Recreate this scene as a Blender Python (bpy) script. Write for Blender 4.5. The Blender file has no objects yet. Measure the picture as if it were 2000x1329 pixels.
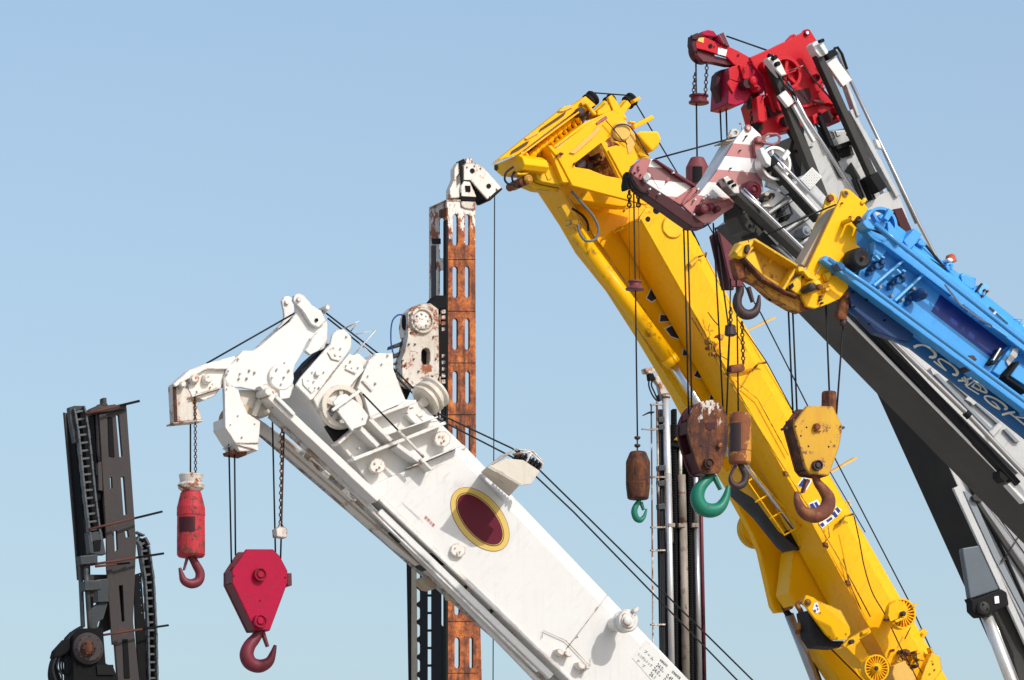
import bpy, bmesh, math, random
from mathutils import Vector, Matrix
from mathutils.geometry import tessellate_polygon

SC = bpy.context.scene
COL = SC.collection
rnd = random.Random(7)
D2R = math.radians

# ---------------------------------------------------------------- camera
FPX, CAMZ, HZ = 12000.0, 1.7, 2765.0      # focal length in photo pixels, eye height, horizon row
cam_d = bpy.data.cameras.new("camera"); cam = bpy.data.objects.new("camera", cam_d); COL.objects.link(cam)
cam.location = (0, 0, CAMZ); cam.rotation_euler = (math.pi / 2, 0, 0)
cam_d.sensor_width = 36.0; cam_d.lens = FPX * 36.0 / 2000.0
cam_d.shift_x = 0.0; cam_d.shift_y = (HZ - 664.5) / 2000.0
cam_d.clip_start = 0.5; cam_d.clip_end = 20000
SC.camera = cam

# ---------------------------------------------------------------- sky, sun, exposure
SUN = Vector((0.54, -0.54, 0.62)).normalized()          # towards the sun
sun_el = math.asin(SUN.z); sun_az = math.atan2(SUN.x, SUN.y)
w = bpy.data.worlds.new("World"); SC.world = w; w.use_nodes = True
nt = w.node_tree; bg = nt.nodes["Background"]
sky = nt.nodes.new("ShaderNodeTexSky"); sky.sky_type = 'NISHITA'; sky.sun_disc = False
sky.sun_elevation = sun_el; sky.sun_rotation = sun_az
sky.altitude = 0; sky.air_density = 1.1; sky.dust_density = 2.6; sky.ozone_density = 1.6
nt.links.new(sky.outputs[0], bg.inputs[0]); bg.inputs[1].default_value = 0.15
sl = bpy.data.lights.new("sun", 'SUN'); sl.energy = 2.5; sl.angle = D2R(0.5); sl.color = (1.0, 0.96, 0.90)
so = bpy.data.objects.new("sun", sl); COL.objects.link(so)
so.rotation_euler = SUN.to_track_quat('Z', 'Y').to_euler(); so.location = (40, -40, 60)
SC.view_settings.view_transform = 'Standard'; SC.view_settings.look = 'None'
SC.view_settings.exposure = 0.17; SC.view_settings.gamma = 1.0
SC.cycles.max_bounces = 8

# ---------------------------------------------------------------- materials
def nodes_of(name):
    m = bpy.data.materials.new(name); m.use_nodes = True
    return m, m.node_tree, m.node_tree.nodes["Principled BSDF"]
def noise(nt, vec, scale, detail=4, rough=0.6):
    n = nt.nodes.new("ShaderNodeTexNoise"); n.inputs["Scale"].default_value = scale
    n.inputs["Detail"].default_value = detail; n.inputs["Roughness"].default_value = rough
    nt.links.new(vec, n.inputs["Vector"]); return n.outputs["Fac"]
def ramp(nt, fac, stops, interp='LINEAR'):
    r = nt.nodes.new("ShaderNodeValToRGB"); cr = r.color_ramp; cr.interpolation = interp
    while len(cr.elements) < len(stops): cr.elements.new(0.5)
    for e, (p, c) in zip(cr.elements, stops):
        e.position = p; e.color = (c, c, c, 1) if isinstance(c, (int, float)) else (*c, 1)
    nt.links.new(fac, r.inputs[0]); return r.outputs[0]
def mix(nt, fac, a, b, mode='MIX'):
    m = nt.nodes.new("ShaderNodeMix"); m.data_type = 'RGBA'; m.blend_type = mode
    for s, v in ((0, fac), (6, a), (7, b)):
        if hasattr(v, 'is_output') or isinstance(v, bpy.types.NodeSocket): nt.links.new(v, m.inputs[s])
        elif isinstance(v, (int, float)): m.inputs[s].default_value = v
        else: m.inputs[s].default_value = (*v, 1)
    return m.outputs[2]
def pos(nt, scale=(1, 1, 1), off=(0, 0, 0), ang=0.0):
    g = nt.nodes.new("ShaderNodeNewGeometry"); mp = nt.nodes.new("ShaderNodeMapping")
    mp.inputs["Scale"].default_value = scale; mp.inputs["Location"].default_value = off
    src = g.outputs["Position"]
    if ang:                                                             # turn about the view depth so streaks run along a boom
        m0 = nt.nodes.new("ShaderNodeMapping"); m0.inputs["Rotation"].default_value = (0, ang, 0); nt.links.new(src, m0.inputs["Vector"]); src = m0.outputs[0]
    nt.links.new(src, mp.inputs["Vector"]); return mp.outputs[0]
MATS = {}
def paint(name, col, rough=0.42, rust=0.0, dirt=0.25, metal=0.0, seed=0.0, rustcol=(0.13, 0.045, 0.018), dirtcol=None, spec=0.32, bump=0.15, rscale=9.0, coat=0.0, ang=0.0, scuff=0.0, scuffcol=(0.2, 0.18, 0.15), edge=0.0, edgecol=(0.05, 0.028, 0.018)):
    m, nt, b = nodes_of(name)
    v = pos(nt, off=(seed, seed * 1.7, seed * 0.6)); vs = pos(nt, (9, 9, 1.1), (seed, 0, seed))
    n1 = noise(nt, v, 1.7, 5, 0.65); n2 = noise(nt, v, 13, 5, 0.7); n3 = noise(nt, vs, 1.6, 4, 0.6)
    dc = dirtcol or tuple(c * 0.55 for c in col)
    c = mix(nt, ramp(nt, n1, [(0.35, 0.0), (0.75, dirt)]), col, dc)
    c = mix(nt, ramp(nt, n3, [(0.52, 0.0), (0.78, dirt * 0.9)]), c, dc)
    c = mix(nt, ramp(nt, n2, [(0.3, 0.0), (0.7, 0.22 * min(1, dirt * 3))]), c, tuple(x * 0.82 for x in col))
    if scuff:                                                           # grease and slide marks along the boom, and rain streaks
        vl = pos(nt, (0.9, 14, 26), (seed, 1, 2), ang); nl = noise(nt, vl, 1.0, 5, 0.62); n4 = noise(nt, v, 0.55, 3, 0.5)
        gate = ramp(nt, n4, [(0.42, 0.0), (0.62, 1.0)])
        sc = nt.nodes.new("ShaderNodeMath"); sc.operation = 'MULTIPLY'; nt.links.new(ramp(nt, nl, [(0.54, 0.0), (0.74, scuff)]), sc.inputs[0]); nt.links.new(gate, sc.inputs[1])
        c = mix(nt, sc.outputs[0], c, scuffcol)
        vr2 = pos(nt, (30, 30, 1.3), (seed * 3, 0, 1)); nr2 = noise(nt, vr2, 1.0, 4, 0.55)
        c = mix(nt, ramp(nt, nr2, [(0.60, 0.0), (0.78, scuff * 0.55)]), c, scuffcol)
        c = mix(nt, ramp(nt, noise(nt, v, 34, 4, 0.8), [(0.70, 0.0), (0.74, scuff)]), c, scuffcol)
    if rust > 0:
        nr = noise(nt, v, rscale, 8, 0.72)
        lo = 0.72 - 0.32 * rust
        f = ramp(nt, nr, [(lo, 0.0), (lo + 0.045, 1.0)])
        rc = mix(nt, n2, rustcol, tuple(min(1, x * 2.3) for x in rustcol))
        c = mix(nt, f, c, rc)
        vr = pos(nt, (22, 22, 1.6), (seed, seed, 0)); ns = noise(nt, vr, 1.3, 3, 0.5)
        c = mix(nt, ramp(nt, ns, [(0.66 - 0.12 * rust, 0.0), (0.80, 0.55 * rust)]), c, rustcol)
        rr = nt.nodes.new("ShaderNodeMapRange"); nt.links.new(f, rr.inputs[0])
        rr.inputs[3].default_value = rough; rr.inputs[4].default_value = 0.85
        nt.links.new(rr.outputs[0], b.inputs["Roughness"])
    else:
        rr = nt.nodes.new("ShaderNodeMapRange"); nt.links.new(n1, rr.inputs[0])
        rr.inputs[3].default_value = max(0.05, rough - 0.12); rr.inputs[4].default_value = min(1, rough + 0.15)
        nt.links.new(rr.outputs[0], b.inputs["Roughness"])
    if edge:                                                            # paint chipped off along the edges of plates
        bv = nt.nodes.new("ShaderNodeBevel"); bv.samples = 4; bv.inputs["Radius"].default_value = 0.022
        g2 = nt.nodes.new("ShaderNodeNewGeometry"); dt = nt.nodes.new("ShaderNodeVectorMath"); dt.operation = 'DOT_PRODUCT'
        nt.links.new(bv.outputs[0], dt.inputs[0]); nt.links.new(g2.outputs["True Normal"], dt.inputs[1])
        em = ramp(nt, dt.outputs["Value"], [(0.90, 1.0), (0.985, 0.0)]); ng = noise(nt, v, 6, 6, 0.7)
        mm = nt.nodes.new("ShaderNodeMath"); mm.operation = 'MULTIPLY'; nt.links.new(em, mm.inputs[0])
        nt.links.new(ramp(nt, ng, [(0.62 - 0.3 * edge, 0.0), (0.72 - 0.3 * edge, 1.0)]), mm.inputs[1])
        c = mix(nt, mm.outputs[0], c, edgecol)
    nt.links.new(c, b.inputs["Base Color"]); b.inputs["Metallic"].default_value = metal
    b.inputs["Specular IOR Level"].default_value = spec
    if coat: b.inputs["Coat Weight"].default_value = coat
    if bump:
        bp = nt.nodes.new("ShaderNodeBump"); bp.inputs["Strength"].default_value = bump; bp.inputs["Distance"].default_value = 0.01
        nt.links.new(n2, bp.inputs["Height"]); nt.links.new(bp.outputs[0], b.inputs["Normal"])
    MATS[name] = m; return m
def rusty(name, chip=None, zfade=None, seed=0, dark=1.0):
    """bare rusted steel; paint flakes of colour chip, more of them above zfade"""
    m, nt, b = nodes_of(name)
    v = pos(nt, off=(seed, seed, 0)); vz = pos(nt, (7, 7, 1.2), (seed, 0, 0))
    n1 = noise(nt, v, 7, 9, 0.78); n2 = noise(nt, v, 30, 6, 0.75); n3 = noise(nt, vz, 1.6, 6, 0.68)
    k = dark
    c = ramp(nt, n1, [(0.34, (0.04*k, 0.014*k, 0.009*k)), (0.46, (0.24*k, 0.062*k, 0.020*k)), (0.56, (0.46*k, 0.13*k, 0.028*k)), (0.68, (0.66*k, 0.27*k, 0.06*k))])
    c = mix(nt, ramp(nt, n3, [(0.48, 0.0), (0.62, 0.85)]), c, (0.06*k, 0.022*k, 0.016*k))
    c = mix(nt, ramp(nt, n2, [(0.56, 0.0), (0.66, 0.8)]), c, (0.035*k, 0.014*k, 0.01*k))
    if chip:
        f = noise(nt, pos(nt, (1, 1, 0.5), (seed, 3, 1)), 15, 8, 0.75)
        if zfade:
            g = nt.nodes.new("ShaderNodeNewGeometry"); s = nt.nodes.new("ShaderNodeSeparateXYZ"); nt.links.new(g.outputs["Position"], s.inputs[0])
            mr = nt.nodes.new("ShaderNodeMapRange"); nt.links.new(s.outputs[2], mr.inputs[0])
            mr.inputs[1].default_value, mr.inputs[2].default_value = zfade; mr.inputs[3].default_value = -0.2; mr.inputs[4].default_value = 0.22
            ad = nt.nodes.new("ShaderNodeMath"); ad.operation = 'ADD'; nt.links.new(f, ad.inputs[0]); nt.links.new(mr.outputs[0], ad.inputs[1]); f = ad.outputs[0]
        c = mix(nt, ramp(nt, f, [(0.55, 0.0), (0.585, 1.0)]), c, chip)
    nt.links.new(c, b.inputs["Base Color"]); b.inputs["Roughness"].default_value = 0.82
    bp = nt.nodes.new("ShaderNodeBump"); bp.inputs["Strength"].default_value = 0.35; bp.inputs["Distance"].default_value = 0.02
    nt.links.new(n1, bp.inputs["Height"]); nt.links.new(bp.outputs[0], b.inputs["Normal"])
    MATS[name] = m; return m
def banded(name, bands, rough=0.45, seed=0):
    """warning paint: bands = [(z_low, colour)...] measured up the thing in metres, flat colours with chips"""
    m, nt, b = nodes_of(name)
    g = nt.nodes.new("ShaderNodeNewGeometry"); s = nt.nodes.new("ShaderNodeSeparateXYZ"); nt.links.new(g.outputs["Position"], s.inputs[0])
    z0 = bands[0][0]; z1 = bands[-1][0] + 0.5
    mr = nt.nodes.new("ShaderNodeMapRange"); nt.links.new(s.outputs[2], mr.inputs[0])
    mr.inputs[1].default_value = z0; mr.inputs[2].default_value = z1
    c = ramp(nt, mr.outputs[0], [((z - z0) / (z1 - z0), col) for z, col in bands], 'CONSTANT')
    v = pos(nt, off=(seed, 0, 0)); n = noise(nt, v, 10, 8, 0.72); n1 = noise(nt, v, 2.2, 5, 0.6)
    c = mix(nt, ramp(nt, n1, [(0.35, 0.0), (0.75, 0.3)]), c, (0.35, 0.27, 0.25))
    c = mix(nt, ramp(nt, n, [(0.66, 0.0), (0.70, 1.0)]), c, (0.10, 0.035, 0.025))
    nt.links.new(c, b.inputs["Base Color"]); b.inputs["Roughness"].default_value = rough
    MATS[name] = m; return m

WHITE = (0.71, 0.70, 0.675)
paint("white_paint", WHITE, 0.4, 0.06, 0.16, dirtcol=(0.55, 0.48, 0.38), rustcol=(0.30, 0.13, 0.05), rscale=6, edge=0.5, edgecol=(0.34, 0.2, 0.11))
paint("white_rusty", (0.78, 0.75, 0.70), 0.5, 0.42, 0.4, dirtcol=(0.5, 0.4, 0.28), rustcol=(0.26, 0.10, 0.04), seed=3, edge=0.7, edgecol=(0.18, 0.08, 0.035))
paint("white_worn", (0.70, 0.67, 0.61), 0.55, 0.62, 0.8, dirtcol=(0.34, 0.26, 0.18), rustcol=(0.17, 0.06, 0.03), seed=11, rscale=7, edge=0.8, edgecol=(0.10, 0.045, 0.022))
paint("cream_paint", (0.66, 0.61, 0.52), 0.5, 0.1, 0.35, dirtcol=(0.42, 0.34, 0.25), rustcol=(0.2, 0.08, 0.035), seed=5, edge=0.4, edgecol=(0.25, 0.16, 0.09))
paint("tan_grime", (0.50, 0.40, 0.28), 0.6, 0.25, 0.5, dirtcol=(0.2, 0.14, 0.09), seed=6)
paint("yellow_paint", (0.92, 0.47, 0.0015), 0.38, 0.03, 0.10, dirtcol=(0.62, 0.33, 0.004), rustcol=(0.16, 0.06, 0.015), seed=2, edge=0.3, edgecol=(0.30, 0.13, 0.01), spec=0.2)
paint("yellow_worn", (0.84, 0.50, 0.006), 0.48, 0.30, 0.35, dirtcol=(0.5, 0.23, 0.01), rustcol=(0.14, 0.05, 0.02), seed=4, edge=0.7, edgecol=(0.10, 0.04, 0.012))
paint("yellow_faded", (0.74, 0.45, 0.10), 0.6, 0.1, 0.4, dirtcol=(0.55, 0.3, 0.06), seed=8)
paint("yellow_block", (0.60, 0.34, 0.018), 0.55, 0.50, 0.5, dirtcol=(0.42, 0.17, 0.025), rustcol=(0.12, 0.05, 0.03), seed=9, rscale=6, edge=0.8, edgecol=(0.10, 0.04, 0.018))
paint("yellow_rust", (0.60, 0.30, 0.04), 0.65, 0.82, 0.5, dirtcol=(0.28, 0.10, 0.02), rustcol=(0.13, 0.045, 0.02), seed=14, rscale=7, edge=0.8, edgecol=(0.06, 0.022, 0.012))
paint("red_paint", (0.52, 0.009, 0.020), 0.36, 0.0, 0.2, dirtcol=(0.34, 0.01, 0.02), seed=1, edge=0.3, edgecol=(0.14, 0.01, 0.015), spec=0.2)
paint("crimson_paint", (0.40, 0.004, 0.045), 0.42, 0.14, 0.5, dirtcol=(0.30, 0.01, 0.03), rustcol=(0.08, 0.02, 0.02), seed=7, scuff=0.7, scuffcol=(0.20, 0.02, 0.03), edge=0.8, edgecol=(0.035, 0.012, 0.014), spec=0.14)
paint("crimson_worn", (0.47, 0.035, 0.05), 0.55, 0.62, 0.6, dirtcol=(0.3, 0.02, 0.03), rustcol=(0.085, 0.028, 0.02), seed=12, rscale=12, edge=0.8, edgecol=(0.035, 0.014, 0.012), spec=0.2)
paint("maroon_paint", (0.13, 0.016, 0.028), 0.45, 0.12, 0.4, dirtcol=(0.05, 0.012, 0.016), seed=10, edge=0.5, edgecol=(0.02, 0.008, 0.01))
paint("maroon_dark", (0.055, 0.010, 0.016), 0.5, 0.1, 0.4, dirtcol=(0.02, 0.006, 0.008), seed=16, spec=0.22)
paint("rose_paint", (0.42, 0.15, 0.15), 0.5, 0.12, 0.4, dirtcol=(0.26, 0.08, 0.08), rustcol=(0.08, 0.02, 0.02), seed=13, edge=0.6, edgecol=(0.10, 0.02, 0.025))
paint("blue_paint", (0.065, 0.34, 0.74), 0.34, 0.02, 0.2, dirtcol=(0.05, 0.22, 0.5), seed=5, edge=0.35, edgecol=(0.015, 0.06, 0.16))
paint("blue_deep", (0.010, 0.10, 0.27), 0.4, 0.0, 0.25, seed=6)
paint("navy_paint", (0.006, 0.03, 0.20), 0.35, 0.0, 0.15, seed=7)
paint("grey_paint", (0.50, 0.51, 0.51), 0.4, 0.03, 0.3, dirtcol=(0.26, 0.26, 0.25), rustcol=(0.12, 0.07, 0.05), seed=15, edge=0.4, edgecol=(0.12, 0.11, 0.10))
paint("grey_dark", (0.036, 0.036, 0.035), 0.5, 0.0, 0.4, dirtcol=(0.05, 0.045, 0.035), seed=17, spec=0.22)
paint("grey_blue", (0.22, 0.25, 0.28), 0.4, 0.0, 0.3, seed=18)
paint("chrome", (0.72, 0.72, 0.73), 0.22, 0.0, 0.2, metal=1.0, bump=0.02, seed=19)
paint("steel", (0.42, 0.41, 0.40), 0.38, 0.1, 0.3, metal=0.8, seed=20)
paint("black_paint", (0.008, 0.008, 0.009), 0.8, 0.0, 0.3, seed=21, dirtcol=(0.02, 0.018, 0.016), spec=0.22)
paint("rubber", (0.014, 0.015, 0.018), 0.62, 0.0, 0.4, seed=22, dirtcol=(0.03, 0.03, 0.033), spec=0.22)
paint("rope_steel", (0.014, 0.015, 0.017), 0.6, 0.0, 0.3, seed=23, bump=0.5, spec=0.22)
paint("hose_grey", (0.13, 0.15, 0.16), 0.5, 0.0, 0.3, seed=24)
paint("mast_steel", (0.050, 0.044, 0.045), 0.6, 0.34, 0.5, dirtcol=(0.03, 0.028, 0.026), rustcol=(0.075, 0.03, 0.025), seed=25, rscale=5, spec=0.22, edge=0.6, edgecol=(0.075, 0.045, 0.035))
paint("mast_dark", (0.0055, 0.0055, 0.0065), 0.85, 0.15, 0.5, rustcol=(0.05, 0.02, 0.014), seed=26, spec=0.22)
paint("mast_bluegrey", (0.042, 0.050, 0.058), 0.5, 0.2, 0.4, rustcol=(0.05, 0.025, 0.02), seed=27, spec=0.22, edge=0.5, edgecol=(0.10, 0.10, 0.10))
paint("rust_chain", (0.10, 0.042, 0.02), 0.7, 0.4, 0.4, metal=0.2, seed=28)
paint("hook_dark", (0.055, 0.035, 0.035), 0.55, 0.35, 0.4, metal=0.2, rustcol=(0.10, 0.035, 0.03), seed=29)
paint("hook_crimson", (0.17, 0.02, 0.035), 0.5, 0.4, 0.5, dirtcol=(0.06, 0.015, 0.02), rustcol=(0.05, 0.022, 0.02), seed=30)
paint("green_paint", (0.010, 0.19, 0.12), 0.42, 0.36, 0.6, dirtcol=(0.008, 0.09, 0.06), rustcol=(0.04, 0.03, 0.02), seed=31, rscale=12)
paint("gold_paint", (0.66, 0.47, 0.12), 0.4, 0.0, 0.05, seed=32)
paint("emblem_maroon", (0.115, 0.009, 0.024), 0.4, 0.0, 0.05, seed=33, spec=0.15)
paint("ink", (0.03, 0.03, 0.03), 0.5, 0.0, 0.0, seed=34)
paint("ink_blue", (0.02, 0.05, 0.25), 0.5, 0.0, 0.0, seed=35)
paint("ink_red", (0.55, 0.05, 0.08), 0.5, 0.0, 0.0, seed=36)
paint("plate_grey", (0.68, 0.68, 0.66), 0.4, 0.0, 0.05, seed=37, edge=0.3, edgecol=(0.2, 0.19, 0.17))
paint("cream_ink", (0.82, 0.76, 0.62), 0.5, 0.0, 0.1, seed=38)
paint("sticker_white", (0.8, 0.8, 0.82), 0.4, 0.0, 0.05, seed=39)
paint("rust_rod", (0.105, 0.036, 0.026), 0.7, 0.35, 0.4, rustcol=(0.05,0.02,0.016), seed=41)
paint("steel_bright", (0.72, 0.71, 0.69), 0.3, 0.12, 0.3, metal=0.55, rustcol=(0.2,0.1,0.06), seed=42)
paint("tan_dark", (0.10, 0.045, 0.008), 0.6, 0.3, 0.4, seed=43)
paint("maroon_rose", (0.20, 0.05, 0.055), 0.55, 0.3, 0.5, dirtcol=(0.10,0.03,0.03), seed=44)
paint("blue_gloss", (0.045, 0.27, 0.60), 0.16, 0.0, 0.2, dirtcol=(0.04, 0.16, 0.36), seed=45, coat=.6)
paint("blue_light", (0.15, 0.46, 0.80), 0.4, 0.02, 0.2, seed=46)
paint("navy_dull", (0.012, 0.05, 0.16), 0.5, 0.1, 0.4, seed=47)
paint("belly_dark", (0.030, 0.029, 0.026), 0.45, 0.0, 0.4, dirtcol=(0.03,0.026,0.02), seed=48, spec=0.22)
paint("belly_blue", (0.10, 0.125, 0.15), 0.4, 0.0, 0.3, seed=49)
paint("white_boom", (0.70, 0.695, 0.675), 0.4, 0.04, 0.22, dirtcol=(0.60, 0.55, 0.47), rustcol=(0.30, 0.13, 0.05), rscale=6, seed=50, ang=0.79, scuff=0.5, scuffcol=(0.42, 0.38, 0.32), bump=0.2)
paint("yellow_boom", (0.92, 0.47, 0.0015), 0.38, 0.05, 0.22, dirtcol=(0.68, 0.33, 0.004), rustcol=(0.16, 0.06, 0.015), seed=51, ang=1.05, scuff=0.4, scuffcol=(0.36, 0.17, 0.02), bump=0.2, spec=0.2)
paint("grey_boom", (0.50, 0.51, 0.51), 0.4, 0.03, 0.4, dirtcol=(0.28, 0.28, 0.27), rustcol=(0.12, 0.07, 0.05), seed=52, ang=0.9, scuff=0.7, scuffcol=(0.12, 0.12, 0.11))
paint("blue_boom", (0.065, 0.34, 0.74), 0.34, 0.02, 0.3, dirtcol=(0.04, 0.2, 0.46), seed=53, ang=0.65, scuff=0.5, scuffcol=(0.03, 0.10, 0.2), spec=0.25)
paint("pipe_brown", (0.30, 0.265, 0.22), 0.5, 0.5, 0.7, dirtcol=(0.10, 0.07, 0.05), rustcol=(0.09, 0.045, 0.03), seed=54)
paint("hook_rust", (0.26, 0.10, 0.025), 0.65, 0.85, 0.6, dirtcol=(0.10, 0.035, 0.02), rustcol=(0.09, 0.03, 0.022), seed=55, rscale=11)
paint("chain_steel", (0.085, 0.092, 0.10), 0.5, 0.25, 0.5, rustcol=(0.04, 0.02, 0.015), seed=56)
paint("pad_grey", (0.05, 0.062, 0.078), 0.7, 0.0, 0.5, dirtcol=(0.02, 0.024, 0.028), seed=57)
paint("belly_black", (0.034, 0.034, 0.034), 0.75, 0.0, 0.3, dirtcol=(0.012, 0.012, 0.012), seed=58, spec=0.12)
paint("grey_mid", (0.36, 0.37, 0.385), 0.45, 0.02, 0.4, dirtcol=(0.15, 0.15, 0.15), seed=59, ang=1.1, scuff=0.5, scuffcol=(0.09, 0.09, 0.09))
paint("orange_lens", (0.45, 0.08, 0.02), 0.3, 0.0, 0.1, seed=40)
rusty("rust_column", (0.72, 0.68, 0.62), (15.05, 16.1), 0, 1.0)
rusty("rust_lower", None, None, 5, 0.85)
rusty("rust_block", (0.56, 0.50, 0.44), (10.5, 11.35), 9, 0.38)
rusty("rust_dark", None, None, 4, 0.45)
rusty("rust_ball", None, None, 2, 0.33)

# ---------------------------------------------------------------- drawing frames
ZN = dict(A=(320, 560, 3.91), B=(600, 620, 3.91), C=(320, 860, 2.8325), D=(700, 860, 3.91), E=(1000, 1000, 4.0), F=(80, 760, 4.583),
          G=(80, 1040, 4.6), H=(740, 300, 4.154), I=(740, 600, 4.154), J=(950, 170, 4.287), K=(1210, 230, 5.317), L=(1040, 360, 3.165),
          M=(1340, 40, 5.316), N=(1480, 60, 3.497), O=(1390, 360, 4.746), P=(1600, 360, 2.6575), Q=(1200, 700, 3.797), R=(1300, 600, 2.89),
          S=(1240, 920, 3.25), T=(1420, 900, 3.098), U=(1640, 680, 2.047), V=(1500, 560, 2.71), W=(760, 1080, 5.3375), X=(1180, 320, 3.496),
          N7=(1460, 250, 4.922), Z1=(1760, 640, 6.042), Z2=(1640, 390, 6.327), Z3=(1800, 480, 5.54), Z4=(1200, 1220, 12.19),
          Z5=(1820, 960, 3.6), Z6=(1250, 710, 4.427), Z8=(740, 1040, 4.6))
def q(z, *pts):
    x0, y0, s = ZN[z]
    r = [(x0 + a / s, y0 + b / s) for a, b in pts]
    return r
def q1(z, a, b): return q(z, (a, b))[0]
CAM = Vector((0, 0, CAMZ))
def ray(px, py): return Vector(((px - 1000) / FPX, 1.0, (HZ - py) / FPX))
class Fr:
    """an upright plane a crane side lies in: yaw turns it about the vertical, t is metres behind it"""
    def __init__(s, px, py, Y, yaw=24.0, at=None):
        a = D2R(yaw); s.n = Vector((math.sin(a), -math.cos(a), 0)); s.u = Vector((math.cos(a), math.sin(a), 0))
        s.A = at if at is not None else CAM + ray(px, py) * Y
        s.Y = s.A.y; s.yaw = yaw; s.S = s.Y / FPX
    def p(s, px, py, t=0.0):
        d = ray(px, py); k = ((s.A - s.n * t - CAM).dot(s.n)) / d.dot(s.n)
        return CAM + d * k
    def turned(s, px, py, dyaw, t=0.0): return Fr(0, 0, 0, s.yaw + dyaw, at=s.p(px, py, t))

ROOTS = {}
class MB:
    def __init__(s): s.bm = bmesh.new()
    def poly(s, pts, off, holes=()):
        """flat plate: pts are world points, off the extrusion vector"""
        bm = s.bm; loops = [list(pts)] + [list(h) for h in holes]
        fr = [[bm.verts.new(p) for p in l] for l in loops]; bk = [[bm.verts.new(p + off) for p in l] for l in loops]
        if holes:
            ff = [v for l in fr for v in l]; bb = [v for l in bk for v in l]
            for tri in tessellate_polygon(loops):
                for vs in ([ff[i] for i in tri], [bb[i] for i in reversed(tri)]):
                    try: bm.faces.new(vs)
                    except ValueError: pass
        else:
            bm.faces.new(fr[0]); bm.faces.new(list(reversed(bk[0])))
        for a, b in zip(fr, bk):
            n = len(a)
            for i in range(n):
                j = (i + 1) % n
                try: bm.faces.new((a[i], b[i], b[j], a[j]))
                except ValueError: pass
        return s
    def prism(s, f, pts, t0, t1, holes=()):
        return s.poly([f.p(x, y, t0) for x, y in pts], -f.n * (t1 - t0), [[f.p(x, y, t0) for x, y in h] for h in holes])
    def bar(s, f, a, b, w, t0, t1, w2=None):
        a = Vector(a); b = Vector(b); d = (b - a).normalized(); nn = Vector((-d.y, d.x)) * (w / 2); n2 = nn if w2 is None else Vector((-d.y, d.x)) * (w2 / 2)
        return s.prism(f, [a + nn, b + n2, b - n2, a - nn], t0, t1)
    def loft(s, secs, caps=True):
        bm = s.bm; R = [[bm.verts.new(p) for p in c] for c in secs]; n = len(R[0])
        for A, B in zip(R, R[1:]):
            for i in range(n):
                j = (i + 1) % n; bm.faces.new((A[i], A[j], B[j], B[i]))
        if caps: bm.faces.new(list(reversed(R[0]))); bm.faces.new(R[-1])
        return s
    def sweep(s, pts, radii, seg=10, closed=False, smooth=True):
        pts = [Vector(p) for p in pts]; n = len(pts)
        if not hasattr(radii, '__len__'): radii = [radii] * n
        tg = []
        for i in range(n):
            a = pts[(i - 1) % n] if (closed or i > 0) else pts[i]; b = pts[(i + 1) % n] if (closed or i < n - 1) else pts[i]
            tg.append((b - a).normalized())
        up = Vector((0, 0, 1)) if abs(tg[0].z) < 0.9 else Vector((1, 0, 0))
        x = up.cross(tg[0]).normalized(); rings = []
        for i in range(n):
            x = (x - tg[i] * x.dot(tg[i])).normalized(); y = tg[i].cross(x)
            rings.append([s.bm.verts.new(pts[i] + (x * math.cos(2 * math.pi * k / seg) + y * math.sin(2 * math.pi * k / seg)) * radii[i]) for k in range(seg)])
        pr = list(zip(rings, rings[1:])) + ([(rings[-1], rings[0])] if closed else [])
        for A, B in pr:
            for k in range(seg):
                j = (k + 1) % seg; fc = s.bm.faces.new((A[k], A[j], B[j], B[k])); fc.smooth = smooth
        if not closed:
            s.bm.faces.new(list(reversed(rings[0]))); s.bm.faces.new(rings[-1])
        return s
    def tube(s, f, pts, rpx, seg=8, t=0.0, curve=False):
        P = [f.p(p[0], p[1], p[2] if len(p) > 2 else t) for p in pts]
        if curve: P = catmull(P, 6)
        return s.sweep(P, rpx * f.S, seg)
    def lathe(s, c, axis, prof, seg=28, smooth=True):
        """prof = [(along axis, radius)] in metres"""
        ax = Vector(axis).normalized(); up = Vector((0, 0, 1)) if abs(ax.z) < 0.9 else Vector((1, 0, 0))
        x = up.cross(ax).normalized(); y = ax.cross(x); R = []
        for h, r in prof:
            r = max(r, 1e-4)
            R.append([s.bm.verts.new(c + ax * h + (x * math.cos(2 * math.pi * k / seg) + y * math.sin(2 * math.pi * k / seg)) * r) for k in range(seg)])
        for A, B in zip(R, R[1:]):
            for k in range(seg):
                j = (k + 1) % seg; fc = s.bm.faces.new((A[k], A[j], B[j], B[k])); fc.smooth = False
        s.bm.faces.new(list(reversed(R[0]))); s.bm.faces.new(R[-1]); return s
    def cyl(s, f, c, rpx, t0, t1, seg=24):
        P = f.p(c[0], c[1], t0); r = rpx * f.S
        return s.lathe(P, -f.n, [(0, r), (t1 - t0, r)], seg)
    def disc(s, f, c, prof, seg=32):
        """prof = [(t, radius px)] about the plane normal at photo point c"""
        P = f.p(c[0], c[1], prof[0][0]); return s.lathe(P, -f.n, [(t - prof[0][0], r * f.S) for t, r in prof], seg)
    def bolts(s, f, pts, rpx=1.2, t=0.0, h=0.02):
        for p in pts: s.cyl(f, p, rpx, t - h, t + 0.004, 6)
        return s
    def box(s, c, x, y, z):
        v = [s.bm.verts.new(c + x * i + y * j + z * k) for i in (-1, 1) for j in (-1, 1) for k in (-1, 1)]
        for a in ((0, 1, 3, 2), (4, 6, 7, 5), (0, 4, 5, 1), (2, 3, 7, 6), (0, 2, 6, 4), (1, 5, 7, 3)): s.bm.faces.new([v[i] for i in a])
        return s
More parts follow.
